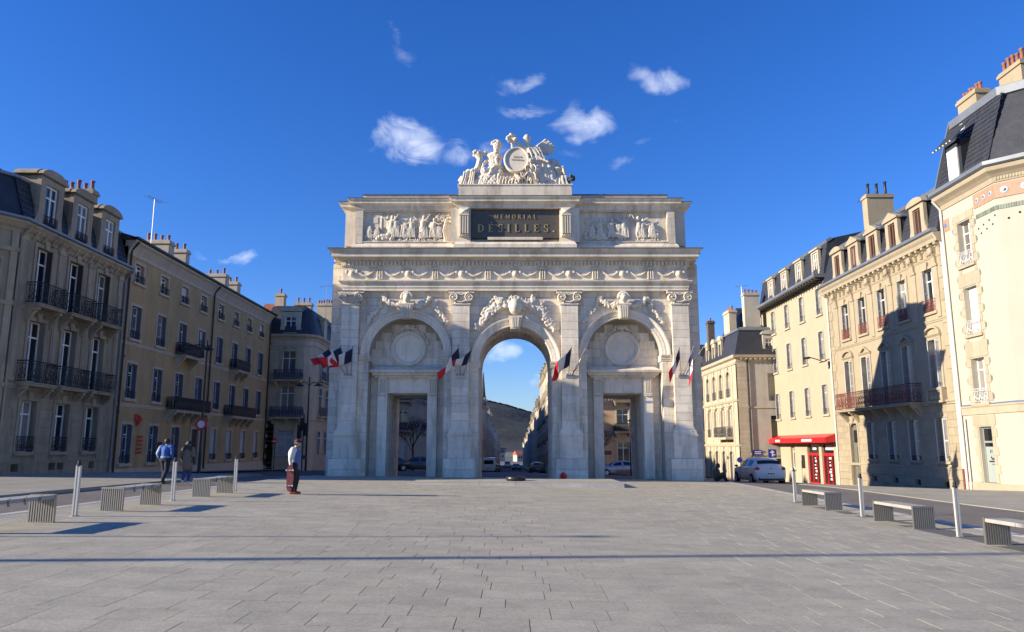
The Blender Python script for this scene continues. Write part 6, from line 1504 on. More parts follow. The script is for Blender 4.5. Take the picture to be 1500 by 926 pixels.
def bench(x, y0, y1, lab):
    t = thing('bench', lab, 'bench', (x, (y0+y1)/2, G(x, (y0+y1)/2)), 0, 'stone benches on slatted steel ends')
    L = (y1-y0)/2; sl = math.atan((G(x, y1)-G(x, y0))/(y1-y0))
    for k in range(2): ob('seat_slab', MB().box(-.24, .24, (-L if k == 0 else .006), (-.006 if k == 0 else L), .45, .52), BST, t)
    for s in (-1, 1):
        f = link('slatted_end', cached(('bend', 0), lambda: MB().box(-.255, .255, -.03, .03, .50, .535), BMET), t, (0, s*(L+.035), 0))
        link('foot_rail', cached(('bfoot', 0), lambda: MB().box(-.255, .255, -.025, .025, .0, .02), BMET), f)
        me = cached(('slat', 0), lambda: MB().box(-.0125, .0125, -.03, .03, .0, .53), BMET)
        for i in range(11): link('slat', me, f, (-.24+.048*i, 0, 0))
    for s in (-.5, 0, .5): ob('bracket', MB().box(.24, .27, s*L-.02, s*L+.02, .40, .54), BMET, t)
bench(-9.15, 13.3, 15.15, 'stone bench on slatted steel ends, nearest on the left edge of the square')
bench(-9.15, 17.85, 19.65, 'stone bench on slatted steel ends between the nearest and middle left bollards')
bench(-9.15, 22.9, 24.7, 'stone bench on slatted steel ends between the middle and farthest left bollards')
bench(9.65, 13.7, 15.55, 'stone bench on slatted steel ends, nearest on the right edge of the square')
bench(9.7, 18.45, 20.35, 'stone bench on slatted steel ends between the nearest and middle right bollards')
bench(9.75, 23.65, 25.45, 'stone bench on slatted steel ends between the middle and farthest right bollards')
def lamp_head(m, x, y, z, s=1):
    m.lathe(x, y, [(.03*s, z+.22*s), (.05*s, z+.15*s), (.10*s, z+.12*s), (.30*s, z), (.28*s, z-.02), (.1*s, z-.03)], 14)
t = thing('street_lamp', 'tall dark lamp post with one long arm in front of the ochre house', 'street lamp', (-17.5, 43.2, G(-17.5, 43.2)))
ob('pole', MB().tube([(0, 0, 0), (0, 0, 1.2), (0, 0, 1.25), (0, 0, 7.5)], [.1, .09, .065, .045], 10), BLACK, t)
ob('arm', MB().tube([(.1, 0, 6.9), (0, 0, 7.1), (-.5, 0, 7.28), (-1.2, 0, 7.1)], .035, 6).tube([(0, 0, 6.9), (.1, 0, 7.2), (.25, 0, 7.25)], .03, 6), BLACK, t)
for x in (0.05, -1.2): m_ = MB(); lamp_head(m_, x, 0, 7.0, 1.1); ob('lamp_head', m_, BLACK, t)
t = thing('road_sign', 'round white sign with red ring on the dark lamp post', 'road sign', (-17.5, 43.1, 2.95))
ob('disc', MB().lathe(0, 0, [(.0, 0), (.30, 0), (.30, .02), (0, .02)], 24).xf(Matrix.Rotation(pi/2, 4, 'X')), WHITE, t); ob('red_ring', MB().tube([(.27*cos(2*pi*i/28), -.03, .27*sin(2*pi*i/28)) for i in range(28)], .065, 6, closed=True), RED, t)
ob('pole_clamp', MB().box(-.03, .03, 0, .1, -.2, .2), BLACK, t)
t = thing('street_lamp', 'double-armed dark lamp post beside the traffic lights, left of the arch', 'street lamp', (-16.3, 61, G(-16.3, 61)))
ob('pole', MB().tube([(0, 0, 0), (0, 0, 7.4)], [.09, .05], 8), BLACK, t)
for q in (-1, 1): m_ = MB(); m_.tube([(0, 0, 6.7), (q*.35, 0, 7.0), (q*.75, 0, 6.9)], .03, 6); lamp_head(m_, q*.75, 0, 6.7, 1.2); ob('lamp_arm', m_, BLACK, t)
t = thing('traffic_light', 'dark traffic lights on a twin pole left of the arch', 'traffic light', (-16.9, 60.6, G(-16.9, 60.6)))
ob('pole', MB().tube([(0, 0, 0), (0, 0, 3.6)], .06, 8), BLACK, t); ob('pole', MB().tube([(.4, 0, 0), (.4, 0, 4.4)], .05, 8), BLACK, t)
for x, z in ((0.1, 3.0), (.62, 3.2), (.3, 3.6)):
    hd_ = ob('signal_head', MB().box(x-.15, x+.15, -.15, .1, z-.5, z+.5), BLACK, t)
    for k in range(3): ob('lens_hood', MB().lathe(x, 0, [(.11, 0), (.12, .14)], 10).xf(Matrix.Translation((0, -.15, z+.3-.3*k)) @ Matrix.Rotation(pi/2, 4, 'X') @ Matrix.Translation((0, 0, 0))), BLACK, hd_)
ob('mirror', MB().ell((-.25, -.1, 2.3), (.28, .06, .28)), mat('pale_plastic', (.5, .48, .4), .3), t)
ob('plate', MB().box(-.5, .7, -.06, 0, .9, 1.2), BLUEI, t)
t = thing('road_sign', 'small round red sign on a slim post before the rounded corner house', 'road sign', (-17.9, 58, G(-17.9, 58)))
ob('post', MB().tube([(0, 0, 0), (0, 0, 2.4)], .035, 6), BLACK, t); ob('disc', MB().lathe(0, 0, [(0, 0), (.22, 0), (.22, .02), (0, .02)], 20).xf(Matrix.Translation((0, -.05, 2.2)) @ Matrix.Rotation(pi/2, 4, 'X')), RED, t)
ob('bar', MB().box(-.14, .14, -.085, -.075, 2.16, 2.24), WHITE, t)
t = thing('street_lamp', 'slim dark lamp post seen through the right doorway of the arch', 'street lamp', (11.4, 74, G(11.4, 74)))
ob('pole', MB().tube([(0, 0, 0), (0, 0, 5.1)], [.09, .05], 8), BLACK, t); m_ = MB(); lamp_head(m_, 0, 0, 5.1, 1.1); ob('lamp_head', m_, BLACK, t)
t = thing('wall_lamp', 'curved bracket lamp on the wall between the cream and honey houses', 'wall lamp', (24.9, 59.1, 8.5))
ob('arm', MB().tube([(0, 0, 0), (-.5, 0, -.25), (-1.0, 0, -.05), (-1.7, 0, .15)], .04, 6), BLACK, t); ob('lamp_head', MB().ell((-1.8, 0, .05), (.32, .2, .09)), BLACK, t); ob('wall_box', MB().box(-.12, .08, -.12, .12, -.55, -.2), BLACK, t)
SBL = mat('sign_blue', (.012, .03, .28), .4)
t = thing('street_name_plate', 'dark blue street name plate on the grey flank wall', 'sign', (22.95, 71.93, 1.15)); ob('plate', MB().box(-.42, .42, -.03, .03, -.24, .24), SBL, t); 
m_ = MB()
for r_ in range(2):
    x = -.3
    while x < .28: m_.box(x, x+.05, -.04, -.03, -.12+r_*.17, -.03+r_*.17); x += .08
ob('lettering', m_, WHITE, t)
t = thing('road_sign', 'blue arrow sign on a short post beside the small white hatchback', 'road sign', (22.3, 66, G(22.3, 66)))
ob('post', MB().tube([(0, 0, 0), (0, 0, 2.6)], .04, 6), STEELD, t); ob('panel', MB().box(-.35, .35, -.06, -.03, 2.0, 2.7), SBL, t)
ob('arrow', MB().box(-.05, .05, -.07, -.061, 2.1, 2.5).pry([(-.22, 2.42), (.0, 2.62), (.22, 2.42)], -.072, -.061).box(.05, .24, -.07, -.061, 2.2, 2.28), WHITE, t)
t = thing('road_sign', 'small round blue sign low on the corner of the stone house', 'road sign', (21.1, 71.5, .5)); ob('disc', MB().lathe(0, 0, [(0, 0), (.25, 0), (.25, .02), (0, .02)], 18).xf(Matrix.Rotation(pi/2, 4, 'X')), SBL, t); ob('bracket', MB().box(-.03, .3, 0, .4, -.03, .03), STEELD, t)
t = thing('tall_lamp_mast', 'very tall slim lighting mast beyond the left edge of the square', 'lamp mast', (-31, 5.0, G(-31, 5)))
ob('mast', MB().tube([(0, 0, 0), (0, 0, 17)], [.17, .09], 12), STEELD, t); ob('lamp_arm', MB().tube([(0, 0, 16.8), (.8, 0, 17.3), (1.8, 0, 17.4)], .05, 6).ell((2.0, 0, 17.35), (.5, .2, .08)), STEELD, t)
t = thing('tall_lamp_mast', 'second slimmer lighting mast beyond the left edge of the square', 'lamp mast', (-30, 8.0, G(-30, 8)))
ob('mast', MB().tube([(0, 0, 0), (0, 0, 10.5)], [.06, .04], 12), STEELD, t); ob('lamp_head', MB().ell((0, 0, 10.5), (.3, .2, .08)), STEELD, t)
bg_ = MB(); 
for k in range(9): bg_.ell((random.uniform(-.1, .1), random.uniform(-.08, .08), .08+random.uniform(0, .16)), (.13, .11, .10), 8, 6)
bg_.tube([(-.08, 0, .28), (0, 0, .38), (.1, 0, .28)], .02, 6)
t = thing('bag', 'bright red bag slumped against the foot of the third pilaster', 'bag', (2.66, 40.1, G(2.66, 40.1)), mb=bg_, m=mat('bag_red', (.62, .02, .03), .6), smooth=True); rmesh(t, .03, 2)
# bare trees
def tree(x, y, h, lab, seed, lean=0):
    random.seed(seed); t = thing('bare_tree', lab, 'tree', (x, y, G(x, y)))
    bark = mat('bark', (.06, .045, .035), .95); tr = MB(); cr_ = MB()
    tr.tube([(0, 0, 0), (lean*.3, 0, h*.2), (lean, 0, h*.45)], [.13, .10, .08], 8); ob('trunk', tr, bark, t)
    def br(p, d, L, r, k):
        q = p + d*L; cr_.tube([p, p.lerp(q, .5)+Vector((random.uniform(-.05, .05),)*3)*L, q], [r, r*.8, r*.55], 5 if k < 2 else 3)
        if k < 5:
            for i in range(3 if k < 4 else 2):
                nd_ = (d + Vector((random.uniform(-.75, .75), random.uniform(-.75, .75), random.uniform(-.1, .6)))).normalized(); br(p.lerp(q, random.uniform(.5, 1)), nd_, L*.72, r*.6, k+1)
    for i in range(5): a = i*1.26+seed; br(Vector((lean*.9, 0, h*(.3+.03*i))), Vector((cos(a)*.6, sin(a)*.6, 1)).normalized(), h*.22, .05, 0)
    ob('crown', cr_, bark, t)
tree(-10.3, 80, 6.3, 'bare young street tree seen through the left doorway of the arch', 3)
tree(9.3, 81, 5.2, 'small bare tree left of the lamp in the right doorway of the arch', 8)
t = thing('brown_sign', 'brown direction sign before the ochre house in the right doorway', 'road sign', (9.8, 80, G(9.8, 80))); ob('post', MB().tube([(0, 0, 0), (0, 0, 2.4)], .04, 6), STEELD, t); ob('panel', MB().box(-.55, .55, -.05, 0, 1.95, 2.35), mat('sign_brown', (.16, .05, .02), .5), t)
# ============================================================ CARS
TYRE = mat('tyre', (.015, .015, .015), .85); RIM = mat('alloy', (.5, .5, .5), .3, metal=.9); LAMPR = mat('tail_lamp', (.5, .01, .008), .2); LAMPC = mat('clear_lamp', (.7, .7, .7), .1); CGL = mat('car_glass', (.012, .014, .016), .04, spec=.8)
CARCACHE = {}
def car(lab, x, y, rz, paint, kind='hatch', name='parked_car', group=None, z=None, slope=0, brake=False):
    key = (paint.name, kind)
    z = G(x, y)-.10 if z is None else z
    if key in CARCACHE:
        o = clone(CARCACHE[key], loc=(x, y, z), rz=rz, label=lab, category='van' if kind == 'van' else 'car'); o.name = name
        if group: o['group'] = group
        elif 'group' in o: del o['group']
        return o
    t = thing(name, lab, 'van' if kind == 'van' else 'car', (x, y, z), rz, group); CARCACHE[key] = t
    S = {'hatch': [(0, .42, .80, .84, .66, .68, .58), (.05, .30, .93, .97, .80, .82, .70), (.16, .24, .98, 1.07, .85, .86, .70), (.58, .21, .99, 1.41, .87, .88, .60), (1.2, .20, .97, 1.49, .88, .885, .60), (2.05, .20, .95, 1.47, .88, .885, .60), (2.45, .20, .94, 1.36, .88, .88, .60), (3.05, .20, .93, 1.00, .87, .87, .68), (3.6, .22, .84, .90, .85, .85, .62), (3.93, .28, .66, .71, .76, .75, .56), (4.02, .40, .56, .58, .64, .64, .5)],
         'sedan': [(0, .42, .84, .88, .68, .70, .6), (.08, .30, .97, 1.0, .82, .83, .7), (.5, .24, 1.0, 1.04, .87, .87, .68), (1.15, .21, .98, 1.38, .88, .89, .60), (1.6, .20, .97, 1.45, .89, .90, .60), (2.3, .20, .95, 1.44, .89, .90, .60), (2.75, .20, .94, 1.32, .89, .89, .60), (3.4, .20, .93, .99, .88, .88, .68), (4.0, .22, .84, .90, .86, .86, .62), (4.35, .28, .66, .71, .77, .76, .56), (4.45, .40, .56, .58, .64, .64, .5)],
         'van': [(0, .42, 1.0, 1.85, .80, .84, .76), (.05, .30, 1.02, 1.93, .86, .88, .78), (.6, .24, 1.02, 1.97, .88, .9, .8), (1.2, .21, 1.02, 1.98, .88, .9, .8), (2.0, .20, 1.02, 1.98, .88, .9, .8), (2.6, .20, 1.02, 1.95, .89, .9, .78), (3.0, .20, 1.02, 1.80, .89, .9, .74), (3.6, .20, 1.0, 1.12, .88, .88, .7), (4.0, .22, .9, .98, .86, .86, .62), (4.3, .28, .7, .75, .78, .77, .56), (4.38, .40, .58, .6, .66, .66, .5)]}[kind]
    L = S[-1][0]; fine = []; sub = 4
    for i in range(len(S)-1):
        p0, p1, p2, p3 = S[max(i-1, 0)], S[i], S[i+1], S[min(i+2, len(S)-1)]
        for k in range(sub):
            u = k/sub; a = tuple(.5*((2*p1[c])+(-p0[c]+p2[c])*u+(2*p0[c]-5*p1[c]+4*p2[c]-p3[c])*u*u+(-p0[c]+3*p1[c]-3*p2[c]+p3[c])*u**3) for c in range(7)); l = tuple(p1[c]*(1-u)+p2[c]*u for c in range(7))
            fine.append((i+u, tuple(a[c]*.6+l[c]*.4 for c in range(7))))
    fine.append((len(S)-1, S[-1]))
    def half(s): X, zl, zb, zt_, wl, wb, wt = s; return [(0, zl), (wl*.85, zl), (wl, zl+.10), (wb+.015, zl+(zb-zl)*.55), (wb, zb-.03), (wb-.025, zb+.01), (wt+.03, zt_-.09), (wt-.03, zt_-.02), (wt*.5, zt_), (0, zt_+.012)]
    m = MB(); K = None
    for _, s in fine:
        h_ = half(s); ring_ = [(s[0]-L/2, y_, z_) for y_, z_ in h_] + [(s[0]-L/2, -y_, z_) for y_, z_ in h_[-2:0:-1]]; K = len(ring_); m.v += ring_
    for i in range(len(fine)-1):
        for k in range(K): m.f.append((i*K+k, (i+1)*K+k, (i+1)*K+(k+1) % K, i*K+(k+1) % K))
    m.f.append(tuple(range(K))); m.f.append(tuple((len(fine)-1)*K+k for k in range(K-1, -1, -1)))
    bd = ob('body', m, paint, t, smooth=True)
    es = bd.modifiers.new('edge', 'EDGE_SPLIT'); es.split_angle = R(50)
    def gl(i0, i1, rows_, off=.012, side=None):
        g_ = MB(); sel = [s for u, s in fine if i0-1e-6 <= u <= i1+1e-6]
        for s in sel:
            h_ = half(s); X = s[0]-L/2
            if side is None: ps = [h_[k] for k in rows_]; line = [(X, -y_, z_+off) for y_, z_ in ps] + [(X, y_, z_+off) for y_, z_ in ps[::-1] if y_ > 1e-6]
            else:
                a, c = h_[rows_[0]], h_[rows_[1]]; line = [(X, side*(a[0]*(1-q)+c[0]*q+off), a[1]*(1-q)+c[1]*q) for q in (.08, .5, .90)]
            g_.v += line; n = len(line)
        for i in range(len(sel)-1):
            for k in range(n-1): g_.f.append((i*n+k, i*n+k+1, (i+1)*n+k+1, (i+1)*n+k))
        return g_
    if kind == 'van': rear = (0.0, .9)
    W_ = {'hatch': ((2.15, 2.9), (6.15, 6.9), ((3.1, 4.35), (4.5, 6.4))), 'sedan': ((2.15, 2.95), (6.15, 6.9), ((3.1, 4.6), (4.75, 6.4))), 'van': (None, (6.15, 6.9), ((5.0, 6.4),))}[kind]
    if W_[0]: ob('rear_window', gl(W_[0][0], W_[0][1], (7, 8, 9)), CGL, t, smooth=True, fix=False)
    else: ob('rear_window', MB().box(-L/2-.012, -L/2-.002, -.6, .6, 1.15, 1.65), CGL, t)
    ob('windscreen', gl(W_[1][0], W_[1][1], (7, 8, 9)), CGL, t, smooth=True, fix=False)
    for a, c in W_[2]:
        for s in (-1, 1): ob('side_window', gl(a, c, (5, 6), .006, s), CGL, t, smooth=True, fix=False)
    for X in (-L/2+.68, L/2-.82):
        for s in (-1, 1):
            ob('wheel_arch', MB().lathe(0, 0, [(.0, 0), (.35, 0), (.35, .012), (0, .012)], 22).xf(Matrix.Translation((X, s*.892, .33)) @ Matrix.Rotation(pi/2, 4, 'X')), BLACK, t)
            w = ob('wheel', MB().lathe(0, 0, [(.19, -.1), (.29, -.10), (.31, -.07), (.31, .07), (.29, .10), (.19, .10)], 24).xf(Matrix.Rotation(pi/2, 4, 'X')), TYRE, t, (X, s*.83, .31), smooth=False)
            r_ = MB().lathe(0, 0, [(.0, .0), (.2, 0), (.2, .02), (0, .03)], 16).xf(Matrix.Rotation(pi/2, 4, 'X')); 
            ob('rim', r_, RIM, w, (0, s*.085+(.02 if s > 0 else 0), 0))
    RX = -L/2; FX = L/2
    for s in (-1, 1):
        zz = .86
        ob('tail_light', MB().ell((RX+.16, s*.71, zz+.02), (.17, .17, .12), 12, 8), LAMPR, t, smooth=True)
        ob('headlight', MB().ell((FX-.22, s*.62, .68), (.16, .14, .08), 10, 8), LAMPC, t, smooth=True)
        ob('mirror', MB().ell((FX-1.15, s*.97, 1.0), (.07, .11, .07), 8, 6), BLACK if paint.name != 'x' else BLACK, t, smooth=True)
        ob('door_handle', MB().box(-.45, -.28, s*.885, s*.905, .83, .86), BLACK, t)
        dl = MB()
        for xx in (-.62, .42): dl.box(xx, xx+.012, s*.884, s*.9015, .30, .93)
        ob('door_line', dl, BLACK, t)
    ob('number_plate', MB().box(RX-.012, RX+.06, -.26, .26, .58, .69), WHITE, t); ob('plate_characters', MB().box(RX-.016, RX-.012, -.2, -.12, .605, .665).box(RX-.016, RX-.012, -.08, .06, .605, .665).box(RX-.016, RX-.012, .1, .2, .605, .665), BLACK, t)
    ob('bumper_trim', MB().box(RX+.02, RX+.16, -.70, .70, .28, .42), BLACK, t); ob('grille', MB().box(FX-.1, FX-.0, -.4, .4, .40, .52), BLACK, t)
    if kind == 'hatch': ob('badge', MB().ell((RX+.025, 0, .90), (.02, .05, .05), 8, 6), BLACK, t); ob('rear_wiper', MB().tube([(RX+.28, 0, 1.13), (RX+.36, .25, 1.20)], .012, 5), BLACK, t)
    return t
PW = mat('car_white', (.62, .61, .58), .25, coat=.6); PS = mat('car_silver', (.36, .38, .42), .28, metal=.4, coat=.6); PD = mat('car_dark_blue', (.02, .028, .05), .25, coat=.6); PG = mat('car_grey', (.10, .10, .105), .28, coat=.6)
car('small white hatchback with red tail lights stopped on the road right of the arch', 14.2, 44.6, R(92), PW, 'hatch')
car('white car with grey wheels parked behind the right doorway of the arch', 10.6, 76.5, R(184), PS, 'sedan')
car('white car nose glimpsed at the edge of the right doorway', 15.6, 77.3, R(176), PW, 'hatch')
car('dark blue car parked nearest behind the left doorway of the arch', -12.4, 76, R(200), PD, 'sedan')
car('dark grey car behind the dark blue one in the left doorway', -9.9, 79, R(185), PG, 'hatch')
g_ = 'cars parked along the far street'
for i, (y, p, k, lab) in enumerate(((101, PW, 'van', 'white van parked first in the row along the far street'), (107.5, PG, 'hatch', 'dark grey hatchback parked behind the white van in the far street'), (113, PD, 'sedan', 'dark saloon parked third in the row of the far street'), (119, PG, 'sedan', 'dark grey saloon parked fourth in the row of the far street'), (125, PW, 'hatch', 'white hatchback parked fifth in the row of the far street'), (131, PS, 'sedan', 'silver saloon parked last but one in the far street'), (138, PD, 'sedan', 'dark saloon parked last in the row of the far street'))):
    car(lab, -3.0, y, R(-90 if i % 2 else 90), p, k, group=g_)
for i, (y, p) in enumerate(((104, PG), (110, PD), (117, PG))): car('dark car parked %s on the right side of the far street' % ('first', 'second', 'third')[i], 3.5, y, R(90), p, 'hatch' if p is PG else 'sedan', group=g_)
car('dark car coming up the middle of the far street', .9, 165, R(-90), PD, 'sedan', name='moving_car')
car('white van far down the street', -1.4, 240, R(-90), PW, 'van', name='moving_van')
# ============================================================ PEOPLE
SKIN = mat('skin', (.46, .27, .19), .55); HAIRD = mat('dark_hair', (.02, .014, .01), .6)
def hand(m, p, d, s=1., grip=False, side=(0, 1, 0)):
    p = Vector(p); d = Vector(d).normalized(); w = Vector(side).normalized(); n = d.cross(w)
    m.ell(tuple(p+d*.045*s), (.026*s, .042*s, .042*s), 8, 6)
    for i, (o_, L) in enumerate(((-.030, .070), (-.010, .082), (.010, .078), (.028, .062))):
        a = p+d*.075*s+w*o_*s; b_ = a+(d*(.5 if grip else .8)+n*(.5 if grip else .25))*L*.55*s; c_ = b_+(d*(-.1 if grip else .7)+n*(.8 if grip else .4))*L*.5*s
        m.tube([a, b_, c_], [.0095*s, .009*s, .007*s], 6)
    a = p+d*.02*s-w*.03*s; m.tube([a, a+(d*.4-w*.5+n*.3)*.05*s, a+(d*.9-w*.5+n*.6)*.06*s], [.012*s, .011*s, .008*s], 6)
def person(label, loc, rz, J, H, cl, cat='person', hair=None, prop=None, vox=.011, face=True):
    t = thing('person', label, cat, loc, rz)
    s = H/1.75; V_ = {k: Vector(v)*s for k, v in J.items()}
    m = MB(); body(m, V_, s, .10); hc = V_['hea']; f = Vector(cl.get('face', (1, 0, 0))).normalized(); sd_ = Vector((-f.y, f.x, 0))
    m.ell(tuple(hc+f*.02*s-Vector((0, 0, .07*s))), (.055*s, .05*s, .05*s), 8, 6)
    m.cap(tuple(hc+f*.085*s+Vector((0, 0, .01*s))), tuple(hc+f*.108*s-Vector((0, 0, .02*s))), .012*s, .016*s, 6)
    m.cap(tuple(hc+f*.085*s-Vector((0, 0, .055*s))+sd_*.02*s), tuple(hc+f*.085*s-Vector((0, 0, .055*s))-sd_*.02*s), .009*s, .009*s, 6)
    for q in (-1, 1): m.ell(tuple(hc+sd_*q*.085*s-Vector((0, 0, .005))), (.018*s, .012*s, .03*s), 6, 5)
    for S_ in 'LR': hand(m, V_['ha'+S_], V_['ha'+S_]-V_['el'+S_], s, cl.get('grip'+S_, False), cl.get('side', (1, 0, 0)))
    o = ob('body', m, SKIN, t); rmesh(o, vox*.8, 1)
    for q in (-1, 1): ob('eye', MB().ell(tuple(hc+f*.082*s+sd_*q*.032*s+Vector((0, 0, .015*s))), .011*s, 6, 5), BLACK, o)
    def garment(name, parts, mt, par=t):
        g_ = MB()
        for pz in parts: g_.cap(tuple(pz[0]), tuple(pz[1]), pz[2]*s, pz[3]*s, 12)
        o_ = ob(name, g_, mt, par); rmesh(o_, vox, 2); return o_
    che, pel, nec = V_['che'], V_['pel'], V_['nec']
    up = Vector((0, 0, 1))
    js = [(pel+up*.06*s, che, .165, .19), (che, nec-up*.05*s, .17, .10)]
    if cl.get('long'): js.append((pel+up*.05*s, pel-up*cl['long']*s, .195, .225))
    for S_ in 'LR': js += [(nec*.3+che*.7, V_['sh'+S_], .12, .095), (V_['sh'+S_], V_['el'+S_], .082, .066), (V_['el'+S_], V_['el'+S_].lerp(V_['ha'+S_], .92), .066, .048)]
    if cl.get('shirt'): garment('shirt', [(pel+up*0*s-up*.06*s+f*.02, che+f*.045*s, .160, .165), (che+f*.04*s, nec-up*.04*s+f*.02*s, .13, .085)], cl['shirt'])
    garment('jacket', js if not cl.get('open') else [(a-f*.03*s if i < 2 else a, c-f*.03*s if i < 2 else c, r1, r2) for i, (a, c, r1, r2) in enumerate(js)], cl['top'])
    ps = []
    for S_ in 'LR': ps += [(pel, V_['hi'+S_], .145, .135), (V_['hi'+S_], V_['kn'+S_], .118, .085), (V_['kn'+S_], V_['kn'+S_].lerp(V_['an'+S_], .93), .085, .062)]
    garment('trousers', ps, cl['legs'])
    for S_ in 'LR':
        an, to = V_['an'+S_], V_['to'+S_]; garment('shoe', [(an-up*.02*s, to, .052, .042), (an-up*.03*s, an-(to-an).normalized()*.04*s-up*.035*s, .05, .045)], cl['shoe'])
    hm = MB()
    if cl.get('cap'):
        hm.ell(tuple(hc+up*.045*s-f*.01*s), (.103*s, .1*s, .085*s), 12, 8); hm.cap(tuple(hc+f*.09*s+up*.045*s+sd_*.03*s), tuple(hc+f*.15*s+up*.03*s), .03*s, .03*s, 8); hh2 = ob('cap', hm, cl['cap'], t); rmesh(hh2, .009, 1)
        h2 = MB(); h2.ell(tuple(hc-f*.025*s-up*.01*s), (.095*s, .09*s, .09*s), 10, 8); ob('hair', h2, HAIRD, t, smooth=True)
    else:
        hm.ell(tuple(hc+up*.025*s-f*.022*s), (.118*s, .112*s, .128*s), 12, 9)
        for k in range(12):
            a = 2*pi*k/12; hm.ell(tuple(hc-f*.03*s+sd_*.07*s*cos(a)+up*(.05+.06*sin(a))*s), .045*s, 7, 5)
        if cl.get('longhair'):
            for k in range(7): q = (k-3)/3; hm.cap(tuple(hc-f*.05*s+sd_*q*.08*s), tuple(hc-f*.11*s+sd_*q*.15*s-up*.24*s), .065*s, .06*s, 7)
        hh2 = ob('hair', hm, HAIRD, t); rmesh(hh2, .012, 1)
    return t, V_, garment
# man with a skateboard: faces right, board hanging from his right hand on the camera side
st_ = dict(pel=(0, 0, .96), che=(-.03, 0, 1.30), nec=(.0, 0, 1.48), hea=(.05, 0, 1.635), shL=(-.02, .19, 1.42), elL=(-.06, .24, 1.13), haL=(.06, .2, .93), shR=(-.04, -.19, 1.42), elR=(-.10, -.25, 1.14), haR=(-.06, -.25, .86),
     hiL=(.0, .09, .92), knL=(.05, .09, .50), anL=(-.0, .09, .08), toL=(.16, .10, .035), hiR=(0, -.09, .92), knR=(.03, -.09, .50), anR=(-.06, -.09, .08), toR=(.10, -.10, .035))
px_, py_ = -7.02, 25.0
person('man in pale jacket, blue shirt and dark red cap standing on the square', (px_, py_, G(px_, py_)), 0, st_, 1.74,
       dict(top=mat('pale_jacket', (.62, .60, .54), .9), shirt=mat('blue_shirt', (.10, .14, .27), .9), legs=mat('black_trousers', (.018, .018, .022), .9), shoe=mat('dark_red_shoes', (.22, .02, .02), .6), cap=mat('dark_red_cap', (.10, .02, .02), .8), open=True, gripR=True, side=(1, 0, 0)))
sk = thing('skateboard', 'worn dark red skateboard held upright in the standing man\'s hand', 'skateboard', (px_-.06, py_-.33, G(px_, py_)+.10), 0)
DECK = mat('skate_deck', (.17, .035, .04), .6, var=.4, vscale=12)
dm_ = MB(); n = 12
prof = [(-.0, 0.0), (.05, .02), (.085, .08), (.10, .18), (.10, .66), (.085, .76), (.05, .82), (0, .84)]
pts = [(x, z) for x, z in prof] + [(-x, z) for x, z in prof[-2:0:-1]]
dm_.pry(pts, 0, .012); ob('deck', dm_, DECK, sk)
for z in (.18, .66):
    tk = ob('truck', MB().box(-.03, .03, -.05, 0, z-.02, z+.02).tube([(-.11, -.05, z), (.11, -.05, z)], .012, 6), STEEL, sk)
    for q in (-1, 1): ob('wheel', MB().tube([(q*.085, -.05, z), (q*.12, -.05, z)], .028, 12), mat('cream_wheels', (.6, .57, .48), .5), tk)
# couple walking away along the left pavement
wk = dict(pel=(0, 0, .96), che=(.03, 0, 1.30), nec=(.05, 0, 1.48), hea=(.06, 0, 1.63), shL=(.02, .20, 1.42), elL=(-.06, .27, 1.16), haL=(.10, .27, .95), shR=(.02, -.20, 1.42), elR=(-.05, -.27, 1.16), haR=(.08, -.25, .95),
     hiL=(0, .09, .92), knL=(.12, .08, .52), anL=(.02, .05, .09), toL=(.17, .05, .045), hiR=(0, -.09, .92), knR=(.0, -.07, .50), anR=(-.22, -.04, .14), toR=(-.10, -.04, .04))
ax, ay = -13.75, 30.6
person('man walking away in a blue jacket with one white sleeve stripe', (ax, ay, G(ax, ay)-.05), R(88), wk, 1.74, dict(top=mat('blue_jacket', (.03, .10, .33), .8), legs=mat('navy_trousers', (.02, .022, .035), .9), shoe=mat('black_shoes', (.015, .015, .015), .6)), vox=.014)
sl = MB(); s_ = 1.74/1.75
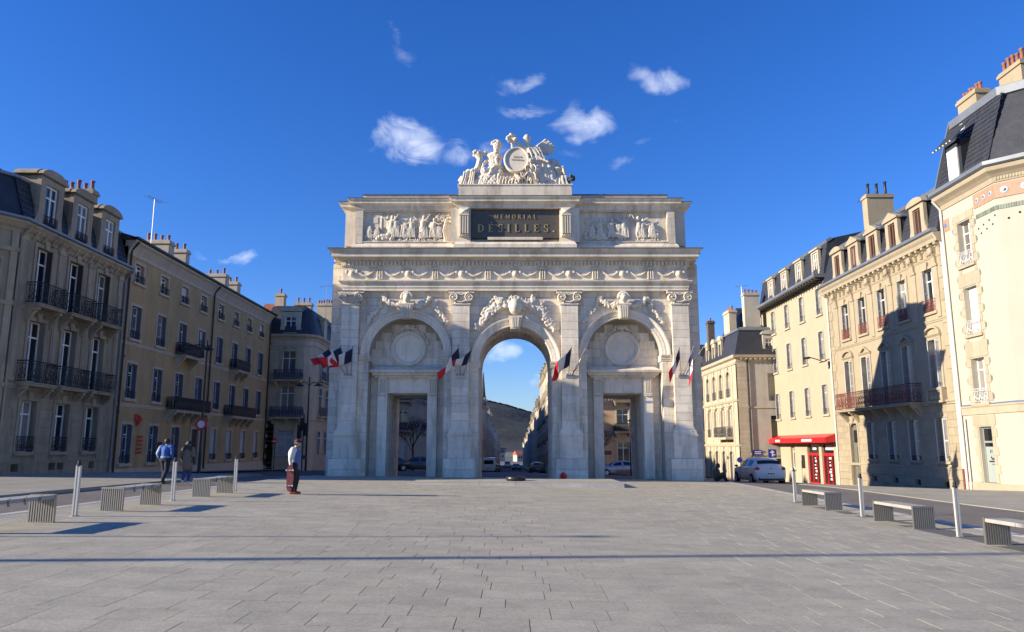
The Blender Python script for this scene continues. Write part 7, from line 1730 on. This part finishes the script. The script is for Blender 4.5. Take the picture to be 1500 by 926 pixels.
sl.tube([(.0, .262, 1.44), (-.075, .335, 1.16), (.06, .325, 1.0)], [.035, .035, .03], 8); 
pt = [o for o in COL.objects if o.get('label', '').startswith('man walking away')][0]
ob('white_sleeve', sl, WHITE, pt, smooth=True); ob('waistband', MB().lathe(.0, 0, [(.178, .99), (.185, 1.0), (.185, 1.05), (.175, 1.06)], 16), mat('grey_knit', (.25, .30, .36), .9), pt)
bx_, by_ = -13.0, 30.9
wk2 = dict(wk); wk2.update(knL=(.03, .08, .5), anL=(-.2, .06, .13), toL=(-.08, .06, .04), knR=(.12, -.08, .52), anR=(.03, -.06, .09), toR=(.17, -.06, .045), haR=(.22, -.18, 1.12), elR=(.0, -.27, 1.15))
person('long-haired woman in brown coat and blue jeans walking beside the man in blue', (bx_, by_, G(bx_, by_)-.05), R(86), wk2, 1.66, dict(top=mat('brown_coat', (.16, .12, .09), .9), long=.22, legs=mat('blue_jeans', (.04, .06, .14), .9), shoe=mat('white_shoes', (.65, .65, .65), .6), longhair=True), vox=.014)
# seated person looking at a phone
sx, sy = 10.75, 40.7
sit = dict(pel=(0, 0, .13), che=(.02, 0, .47), nec=(.06, 0, .64), hea=(.12, 0, .80), shL=(.05, .18, .58), elL=(.18, .2, .36), haL=(.42, .1, .44), shR=(.04, -.18, .58), elR=(.18, -.22, .34), haR=(.44, -.06, .46),
     hiL=(.04, .1, .12), knL=(.38, .14, .34), anL=(.52, .12, -.02), toL=(.66, .12, -.06), hiR=(.04, -.1, .12), knR=(.36, -.16, .30), anR=(.58, -.12, -.03), toR=(.72, -.12, -.06))
person('person in dark olive coat seated on the ground right of the arch', (sx, sy, G(sx, sy)), R(-8), sit, 1.72, dict(top=mat('olive_coat', (.07, .065, .045), .9), legs=MATS['black_trousers'], shoe=MATS['white_shoes'], longhair=True, gripR=True, gripL=True, side=(0, 1, 0)), vox=.014)
ph = thing('phone', 'dark phone held up by the person seated right of the arch', 'phone', (sx+.52, sy-.04, G(sx, sy)+.52)); ob('case', MB().box(-.006, .006, -.035, .035, -.07, .07), BLACK, ph)
